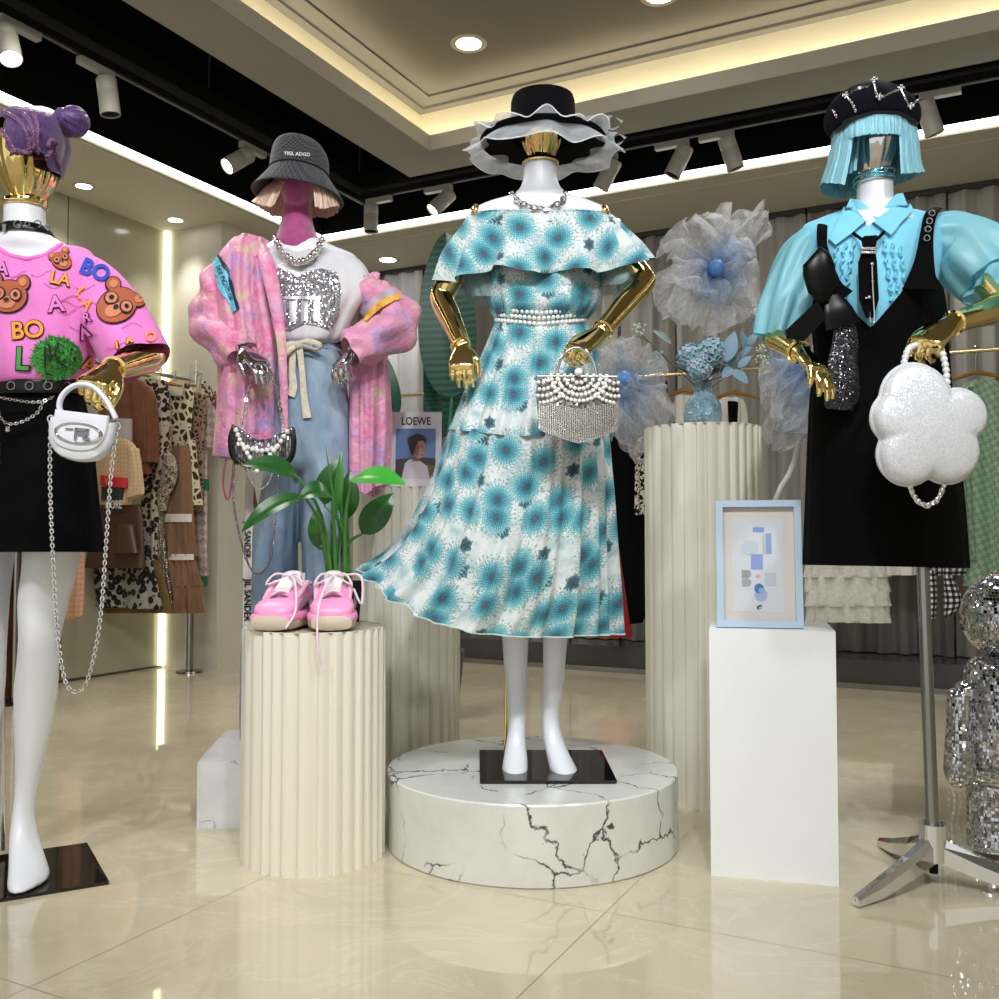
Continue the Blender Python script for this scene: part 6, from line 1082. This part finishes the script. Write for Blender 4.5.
def bag1():
    Y = 2.0; k = S(1, Y); c = P(83, 462, Y); o = thing('white_handbag', 'small white crescent handbag with a chrome oval emblem and long chain, in the gold hand', 'handbag', c); a = -.10; fr = Fr(P(82.5, 437, Y), (math.cos(a), .04, math.sin(a)), (-math.sin(a), 0, math.cos(a))); WL = mat('white leather', srgb(226, 228, 236), .3, spec=.5, coat=.3)
    out = [(-32, 17), (-32.5, 6), (-30, -8), (-22, -19), (-8, -24.5), (8, -24.5), (22, -19), (30, -8), (32.5, 6), (32, 17)]; out = [tuple(v_) for v_ in np.concatenate([crom(np.array(out, float)*k, 5), np.array([[10, 18.5], [-10, 18.5]])*k])]
    b_ = part('bag_body', pillow(MB(), fr, out, .05, 6, power=.3, scale0=.6), WL, o, angle=40)
    fo_ = [(-25, 24), (-25.5, 8), (-24, -4), (-16, -12), (0, -15), (16, -12), (25, -3), (28, 10), (28, 23)]; fo_ = [tuple(v_) for v_ in np.concatenate([crom(np.array(fo_, float)*k, 5)])]; mb = MB(); pillow(mb, Fr(fr.p(0, 0, .022), fr.x, fr.y), fo_, .016, 4, power=.25, scale0=.75); part('flap', mb, WL, o, angle=40)
    ef = Fr(fr.p(1.5*k, 3*k, .0305), fr.x, fr.y); eb = part('emblem', MB().loft([[ef.p(23.5*k*math.cos(t_)*s_, 10.5*k*math.sin(t_)*s_, z) for t_ in [2*PI*i/60 for i in range(60)]] for s_, z in ((1.02, -.003), (1.0, .001), (.93, .0025), (.90, .0015), (.89, .0005))], False, True), mat('emblem white', srgb(232, 234, 240), .25), o, 'oval emblem')
    mb = MB(); mb.loft([[ef.p(23.5*k*math.cos(t_)*s_, 10.5*k*math.sin(t_)*s_, z) for t_ in [2*PI*i/60 for i in range(60)]] for s_, z in ((1.01, .0), (.99, .003), (.93, .0045), (.87, .003), (.86, .0))]); part('emblem_rim', mb, CHROME, eb); mb = MB()
    for pts in (rect(-4, -7, -1, 7), rect(-4, 3.5, 12, 7), rect(0, -1.5, 9, 1.5), rect(9, -1.5, 12, 7), rect(6, -6, 9, -1.5), rect(9, -7, 14, -4), rect(-15, 4.5, -6, 5.5)): flat(mb, ef, [(x*k*.85, (y*.8-1)*k) for x, y in pts], 0, .004)
    part('emblem_letters', mb, mat('emblem steel', (.3, .31, .33, 1), .15, 1), eb, smooth=False)
    part('handle', MB().sweep([fr.p(x*k, y*k, -.004) for x, y in ((-22, 18), (-27, 28), (-25, 40), (-14, 51), (2, 52), (16, 42), (25, 30), (30, 22))], [.008]*8, 14, .7, 6), WL, o, 'white arched top handle'); mb = MB()
    for s_ in (-1, 1): mb.torus(fr.p(s_*33*k, 15*k, 0), .007, .0018, (0, 1, 0), 18, 6)
    part('chain_ring', mb, CHROME, o); lf, rt = fr.p(-33*k, 12*k, 0), fr.p(33*k, 12*k, 0)
    part('shoulder_chain', chain(MB(), [lf, P(50, 480, Y), P(53, 560, Y), P(57, 630, Y), P(65, 680, Y), P(76, 692, Y), P(88, 678, Y), P(100, 620, Y), P(107, 530, Y), P(111, 475, Y), rt], .0095, .0015, .0032), CHROME, o, 'long silver chain looping down to the shin')
bag1()
# ================================================================== mannequin in the black pinafore (right)
Y4 = 2.32
hub = Vector((1.016, 2.29, 0)); m4 = thing('mannequin', 'mannequin with aqua bob, sky blue shirt and black pinafore on a chrome tripod', 'mannequin', hub, 'dressed shop mannequins')
tor = [sec(181, 857, 893, Y4, .043), sec(200, 857, 893, Y4, .045), sec(212, 850, 902, Y4, .052), sec(222, 826, 926, Y4, .06), sec(232, 806, 944, Y4, .06), sec(255, 824, 928, Y4, .07), sec(290, 826, 928, Y4, .1), sec(350, 838, 920, Y4, .08), sec(420, 822, 938, Y4, .11), sec(480, 824, 940, Y4, .11), sec(490, 836, 930, Y4, .09)]
torso_body(m4, tor, [], Y4); egg('head', m4, CHROME, 872, 100, 183, 24.5, Y4, .088, 'mirror chrome faceless head')
mb = MB()
for y, tl in ((176, 3), (179.5, -2), (182.5, 1)): mb.sweep((q := rings([csec([(855, y+tl), (893, y-tl)], Y4, .05)], 40, 1)[0])+[q[0]], .0026, 8, sub=1)
part('neck_ring', mb, mat('aqua metal', srgb(126, 200, 214), .15, .8), m4, 'thin aqua neck rings')
SB = fabric('sky blue chiffon', srgb(132, 210, 236), .04, 8, .6, .12); SBS = sheer('sheer sky blue sleeve', srgb(140, 220, 238), .95, .4, lambda t: t.ramp(t.noise(t.co('Object'), 6, 3).outputs['Fac'], [(.3, srgb(136, 222, 244)), (.7, srgb(180, 238, 246))]))
sh4 = part('shirt', MB().loft(rings([csec([(848, 208), (868, 226), (900, 206)], Y4, .062), csec([(820, 218), (870, 231), (932, 213)], Y4, .075), csec([(802, 230), (870, 240), (950, 223)], Y4, .088), sec(265, 814, 942, Y4, .108), sec(300, 822, 936, Y4, .116), sec(350, 832, 928, Y4, .1)], 120, 6, rp(8, .003, 2), fr=True), seam=True), SB, m4, 'sky blue ruffled shirt', angle=180)
for s_, pts, rr in ((-1, [P(816, 240, Y4), P(804, 254, Y4), P(794, 282, Y4-.01), P(785, 312, Y4-.02), P(778, 340, Y4-.03)], [.042, .052, .058, .056, .046]), (1, [P(930, 236, Y4), P(952, 240, Y4), P(976, 258, Y4-.02), P(1002, 284, Y4-.06), P(994, 300, Y4-.10)], [.045, .07, .088, .085, .055])):
    part('sleeve', MB().sweep(pts, rr, 56, 1.0, 9, False, up=(0, 1, 0), rip=lambda a, t_: .007*math.sin(5*a+t_*3)*(.35+t_)+.006*math.sin(9*a-t_*4)*(.2+t_)), SBS, sh4, 'sheer puffed sleeve', angle=180)
ss4 = Skin([sh4])
def collar(pts, lab):
    mb = MB(); vf, cc = px_poly(pts, 5); v2, f2 = vf; q = []
    for a, b in v2: h_ = ss4.hit(cc[0]+a, cc[1]-b, .012); q.append(h_ if h_ is not None else P(cc[0]+a, cc[1]-b, Y4-.055))
    n = len(q); mb.add(q+[p_+Vector((0, .006, 0)) for p_ in q], list(f2)+[tuple(i+n for i in f[::-1]) for f in f2]); part('collar', mb, SB, sh4, lab, angle=180)
collar([(851, 198), (857, 210), (868, 222), (836, 247), (830, 240)], None); collar([(868, 222), (880, 212), (896, 194), (903, 193), (911, 214), (889, 238)], None)
part('collar_stand', MB().loft(rings([csec([(850, 200), (870, 224), (902, 196)], Y4, .055), csec([(848, 212), (868, 228), (903, 208)], Y4, .064)], 60, 3), seam=True), SB, sh4, angle=180)
for k in range(3):
    for sg in (-1, 1):
        x0 = 868+sg*(15+k*8); q = ss4.path([(x0+sg*i*.35+1.2*math.sin(i*1.3+k), 242+i*2.6+k*3) for i in range(28) if 242+i*2.6+k*3 < 322-abs(15+k*8)*1.25], .003)
        part('ruffle_trim', MB().sweep(q, [.004+.004*abs(math.sin(i*1.05+k)) for i in range(len(q))], 10, .5, 3, up=(0, -1, 0), rip=lambda a, t_: .0022*math.sin(t_*70+2*a)), SB, sh4, angle=180)
PF = fabric('black crepe', (.0018, .0018, .002, 1), .2, 40, .9, .1, 'Object', 0)
pf = part('pinafore', MB().loft(rings([csec([(812, 300), (838, 286), (858, 316), (871, 328), (895, 300), (926, 262), (944, 288)], Y4, .122), csec([(814, 330), (860, 334), (900, 326), (948, 316)], Y4, .12), csec([(816, 362), (950, 358)], Y4, .112), sec(400, 812, 954, Y4, .128), sec(450, 810, 960, Y4, .138), sec(510, 808, 966, Y4, .145), csec([(806, 565), (970, 568)], Y4, .15)], 140, 7, rp(5, .005, 5, 1.2, .05), fr=True), seam=True), PF, m4, 'black pinafore dress', angle=180)
SAT = mat('black satin', (.0015, .0015, .002, 1), .32, spec=.22); YS = Y4-.128
part('shoulder_strap', MB().sweep([P(823, 222, Y4-.02), P(822, 232, Y4-.09), P(823, 250, Y4-.112), P(832, 285, YS+.0), P(842, 300, YS)], [S(5, Y4)]*3+[S(9, Y4), S(13, Y4)], 10, .18, 5, up=(1, 0, 0)), PF, pf); sp_ = part('shoulder_strap', MB().sweep([P(938, 208, Y4-.0), P(931, 214, Y4-.07), P(927, 232, Y4-.10), P(924, 262, YS+.006), P(920, 290, YS)], [S(5, Y4), S(6, Y4), S(6, Y4), S(9, Y4), S(16, Y4)], 10, .18, 5, up=(1, 0, 0)), PF, pf, 'strap with silver eyelets')
mb = MB()
for q in ((932, 213, .076), (929.5, 221, .096), (928, 229, .107), (927, 238, .112)): mb.torus(P(q[0], q[1], Y4-q[2]-.006), .0065, .0018, (0, 1, .1), 16, 6)
part('eyelet', mb, CHROME, sp_)
bwx, YB = 820, Y4-.145
k4 = S(1, YB); part('bow_loop', pillow(MB(), Fr(P(820, 275, YB-.01), (1, 0, 0), (0, 0, 1)), [(x*k4, y*k4) for x, y in ((-17, 10), (0, 29), (10, 22), (15, 10), (17, -10), (8, -28), (-3, -27), (-12, -18), (-17, 0))], .035, 5, power=.6), SAT, pf, 'black satin bow at the strap'); part('bow_loop', MB().quadbox([P(818, 300, YB-.01), P(786, 330, YB-.015), P(787, 338, YB-.015), P(804, 341, YB-.012), P(826, 318, YB-.01)], (0, .006, 0)), SAT, pf, smooth=False)
part('bow_tail', MB().sweep([P(832, 296, YB), P(838, 310, YB-.008), P(843, 326, YB-.008)], [.02, .034, .042], 14, .18, 5, up=(1, 0, 0)), SAT, pf)
sq = sparkle('black sequins', (.10, .10, .11, 1), (.012, .012, .014, 1), 420, .7, .8, .2, .2, 'Object', .1); part('sequin_sash', MB().sweep([P(842, 318, YB), P(845, 345, YB+.0), P(843, 375, YB), P(841, 398, YB), P(840, 410, YB)], [.022, .03, .036, .038, .03], 14, .25, 6, up=(1, 0, 0), rip=lambda a, t_: .003*math.sin(3*a+12*t_)), sq, pf, 'black sequined sash tail')
tie = part('tie', MB().loft([[P(x, y, Y4-.136+dy) for x, y, dy in pts] for pts in ([(864, 236, .012), (877, 235, .012), (877, 235, .02), (864, 236, .02)], [(861, 239, .004), (878, 238, .004), (878, 238, .012), (861, 239, .012)], [(863, 250, -.004), (875, 249, -.004), (875, 249, .008), (863, 250, .008)], [(858, 262, -.006), (877, 261, -.006), (877, 261, .004), (858, 262, .004)], [(859, 300, -.008), (879, 299, -.008), (879, 299, .002), (859, 300, .002)], [(866, 318, -.006), (873, 318, -.006), (873, 318, .002), (866, 318, .002)])], True, True), BLACKF, m4, 'short black tie', smooth=False)
part('tie_band', MB().sweep([P(853, 233, Y4-.085), P(863, 240, Y4-.12), P(870, 242, Y4-.13), P(877, 239, Y4-.12), P(884, 232, Y4-.10)], .004, 8), BLACKF, tie); mb = MB()
for i in range(14): mb.ball(P(862+i % 7*2.1, 248.5+(i//7)*4, Y4-.147), .0042, 8, 6)
part('tie_clip', mb, CHROME, tie, 'sparkling silver tie clip'); part('safety_pin', MB().sweep([P(872, 264, Y4-.15), P(873, 290, Y4-.152), P(874.5, 318, Y4-.15), P(873, 323, Y4-.15), P(870.5, 321, Y4-.15), P(870, 312, Y4-.148)], .0016, 6), CHROME, tie, 'long silver pin'); mb = MB(); [mb.ball(P(x, y, Y4-.152), r, 8, 6) for x, y, r in ((872, 264, .005), (872.5, 281, .004), (869, 297, .005), (866, 298, .0035))]; part('pin_charm', mb, CHROME, tie)
arm('arm', m4, GOLD, P(806, 244, Y4), P(776, 336, Y4-.01), P(801, 353, 2.19), P(819, 371, 2.14), (-.3, .2, -.9), (.7, -.2, .5), .92, (.25, .25, .2), r=(.034, .034, .034, .03, .023), spread=.05); joint_rings(m4, P(799, 352, 2.195), P(776, 336, Y4), .026, GOLD)
arm('arm', m4, GOLD, P(944, 236, Y4), P(1008, 305, Y4-.04), P(951, 324, 2.12), P(926, 341, 2.075), (-.2, .3, -1), (.2, .8, .4), .95, (.8, 1.0, .6), r=(.034, .034, .036, .032, .023)); joint_rings(m4, P(953, 323, 2.125), P(1008, 305, Y4-.04), .026, GOLD)
def head4():
    m = hairmat('aqua hair', srgb(150, 212, 226), srgb(96, 166, 188), (160, 160, 4)); d0 = .60
    sd = [sec(108, 842, 910, Y4, .10), sec(124, 837, 916, Y4, .108), sec(145, 833, 919, Y4, .112), sec(162, 829, 921, Y4, .114), csec([(822, 182), (850, 184), (893, 174), (924, 171)], Y4, .115)]
    w_ = part('wig', MB().sheet(shell(sd, PI/2+d0, 2*PI+PI/2-d0, 260, 6, .0022, 1, .003, True)), m, m4, 'aqua blue bob wig', angle=180)
    inn = [csec(np.array(list(zip(np.linspace(852, 892, 3), (125, 125, 125)))), Y4, .097), sec(150, 846, 897, Y4, .1), csec([(842, 180), (899, 172)], Y4, .1)]
    part('wig_lining', MB().sheet(shell(inn, PI/2+d0+.35, 2*PI+PI/2-d0-.35, 120, 6, .002, 4)), m, w_, angle=180)
    fr_ = [csec([(842, 114), (860, 108), (876, 106), (896, 107), (910, 112)], Y4, .103), csec([(838, 122), (855, 116), (876, 113), (898, 114), (914, 119)], Y4, .112), csec([(836, 134), (852, 128), (872, 125), (897, 126), (916, 131)], Y4, .116), csec([(837, 144), (850, 137), (870, 133), (896, 133), (915, 139)], Y4, .117)]; part('fringe', MB().sheet(shell(fr_, PI/2-d0-.32, PI/2+d0+.32, 160, 6, .0016, 2, .004, True)), m, w_, angle=180)
    B = fabric('black beret felt', (.004, .004, .009, 1), .15, 50, .9, .15, 'Object', 0); be = [csec([(834, 133), (850, 120), (876, 112), (900, 113), (918, 125)], Y4, .115), csec([(830, 128), (850, 116), (876, 109), (902, 110), (921, 121)], Y4, .122), csec([(828, 118), (850, 109), (876, 104), (902, 104), (922, 113)], Y4+.01, .135), csec([(831, 104), (852, 98), (876, 95), (900, 95), (919, 102)], Y4+.01, .135), csec([(840, 93), (876, 87), (910, 93)], Y4+.01, .11), csec([(856, 84), (876, 82), (896, 84)], Y4+.01, .06), csec([(872, 81), (880, 80.5)], Y4+.01, .012)]
    bt = part('beret', MB().loft(rings(be, 120, 6, lambda th, t_, i, j: .006*abs(math.sin(4*th))*math.sin(PI*min(1, t_*1.1))-.003, fr=True), False, True), B, m4, 'black beret with silver chains', angle=180)
    part('beret_band', MB().loft(rings([csec([(835, 135), (850, 122), (876, 114), (900, 115), (917, 127)], Y4, .116), csec([(832, 128), (850, 117), (876, 110), (901, 111), (920, 122)], Y4, .123)], 90, 3, fr=True), seam=True), mat('beret band', (.01, .01, .015, 1), .5), bt, angle=180); sb = Skin([bt])
    for pts in ([(847, 97), (853, 104), (856, 112)], [(847, 97), (858, 90), (868, 88)], [(874, 86), (876, 94), (879, 99)], [(879, 99), (890, 94), (900, 90)], [(900, 90), (904, 99), (908, 106)], [(908, 106), (914, 103), (918, 100)], [(834, 110), (838, 118)]): q = sb.path([tuple(a) for a in crom(np.array(pts, float), 4)], .003); len(q) > 2 and part('beret_chain', chain(MB(), q, .007, .0009, .0024, 3), CHROME, bt)
    mb = MB()
    for x, y in ((847, 97), (879, 98), (900, 90), (874, 82), (909, 107)): 
        q = sb.hit(x, y, .004)
        if q is not None: [mb.ball(q+Vector((dx*.006, 0, dz*.006)), .004, 8, 6) for dx, dz in ((0, 0), (1, .2), (-1, .1), (.2, .9), (-.1, -.8))]
    part('beret_charm', mb, CHROME, bt)
head4()
def stand4():
    top = Vector((P(922, 545, 2.30).x, 2.30, P(922, 545, 2.30).z)); b = Vector((hub.x, hub.y, .10)); part('stand_pole', MB().sweep([b, top], .0145, 24, sub=1), STEEL, m4, 'brushed steel pole'); part('stand_collar', MB().sweep([b+Vector((0, 0, -.045)), b+Vector((0, 0, .04))], .031, 24, sub=1), CHROME, m4); part('stand_foot_screw', MB().sweep([b+Vector((0, 0, -.075)), b+Vector((0, 0, -.04))], .01, 14, sub=1), BLACKM, m4)
    for a in (211, 93, -29):
        d = Vector((math.cos(math.radians(a)), math.sin(math.radians(a)), 0)); L_ = part('stand_leg', MB().loft([[b+d*r+Vector((0, 0, z))+d.cross(Vector((0, 0, 1)))*(x*w_)+Vector((0, 0, y*h)) for x, y in ((-1, -1), (1, -1), (1, .3), (.5, 1), (-.5, 1), (-1, .3))] for r, z, w_, h in ((.012, -.016, .018, .030), (.10, -.046, .017, .024), (.20, -.074, .015, .018), (.275, -.088, .011, .010))], True, True), CHROME, m4, smooth=False); part('foot_tip', MB().ball(b+d*.265+Vector((0, 0, -.088)), .0115, 12, 8), CHROME, L_)
stand4()
def bag4():
    Y = 2.035; k = S(1, Y); c = P(929, 480, Y); o = thing('flower_handbag', 'white sequined flower-shaped handbag on a pearl chain in the gold hand', 'handbag', c); fr = Fr(P(928, 428, Y), (1, .06, 0), (0, 0, 1)); out = []; pet = [(-14, 30, 34), (31, 12, 27), (18, -24, 31), (-22, -27, 30), (-32, 10, 26)]
    for i in range(240):
        a = 2*PI*i/240; d = Vector((math.cos(a), math.sin(a))); r = 10
        for x, y, q in pet:
            b_ = d.x*x+d.y*y; h = b_*b_-(x*x+y*y-q*q)
            if h >= 0: r = max(r, b_+math.sqrt(h))
        out.append((a, r))
    rr = np.array([q[1] for q in out]); rr = np.array([np.mean(rr.take(range(i-2, i+3), mode='wrap')) for i in range(240)]); SQ = sparkle('white sequins', (.88, .90, .95, 1), (.74, .76, .82, 1), 620, .4, .2, .3, .8, 'Object', .1); mb = MB(); rg = []
    for q in np.linspace(-1, 1, 23):
        s_ = .04+.96*max(0, 1-abs(q)**2.6)**.5; wq = min(1, max(0, (s_-.45)/.45)); rg.append([fr.p((rr[i]*wq+46*(1-wq))*k*s_*math.cos(a), (rr[i]*wq+46*(1-wq))*k*s_*math.sin(a), math.copysign(1, q)*abs(q)**.75*.046) for i, (a, _) in enumerate(out)])
    mb.loft(rg, True, True); part('bag_body', mb, SQ, o, angle=180)
    part('zip_piping', MB().sweep([fr.p(rr[i % 240]*k*1.0*math.cos(2*PI*i/240), rr[i % 240]*k*math.sin(2*PI*i/240), 0) for i in range(0, 241, 2)], .005, 8, sub=1), mat('piping', srgb(214, 216, 220), .6), o)
    HP = lambda pts: [P(x, y, Y+dy) for x, y, dy in pts]; part('pearl_handle', beads(MB(), HP([(901, 392, 0), (902, 375, .0), (907, 352, .02), (914, 346, .05), (926, 344, .06), (936, 346, .06), (942, 352, .03), (946, 370, .01), (947, 388, 0)]), .0078, 1.7), PEARL, o, 'chunky white bead handle'); part('lower_chain', chain(beads(MB(), HP([(909, 482, 0), (914, 496, 0), (926, 505, 0), (938, 498, 0), (946, 480, 0)]), .006, 1.8), HP([(909, 478, 0), (914, 497, 0), (926, 506, 0), (938, 499, 0), (946, 478, 0)]), .014, .0018, .005), CHROME, o); mb = MB()
    for x, y in ((901, 394), (947, 390), (919, 370)): mb.torus(P(x, y, Y), .006, .0015, (0, 1, 0), 16, 6)
    part('handle_ring', mb, CHROME, o)
bag4()
bpy.context.view_layer.update()
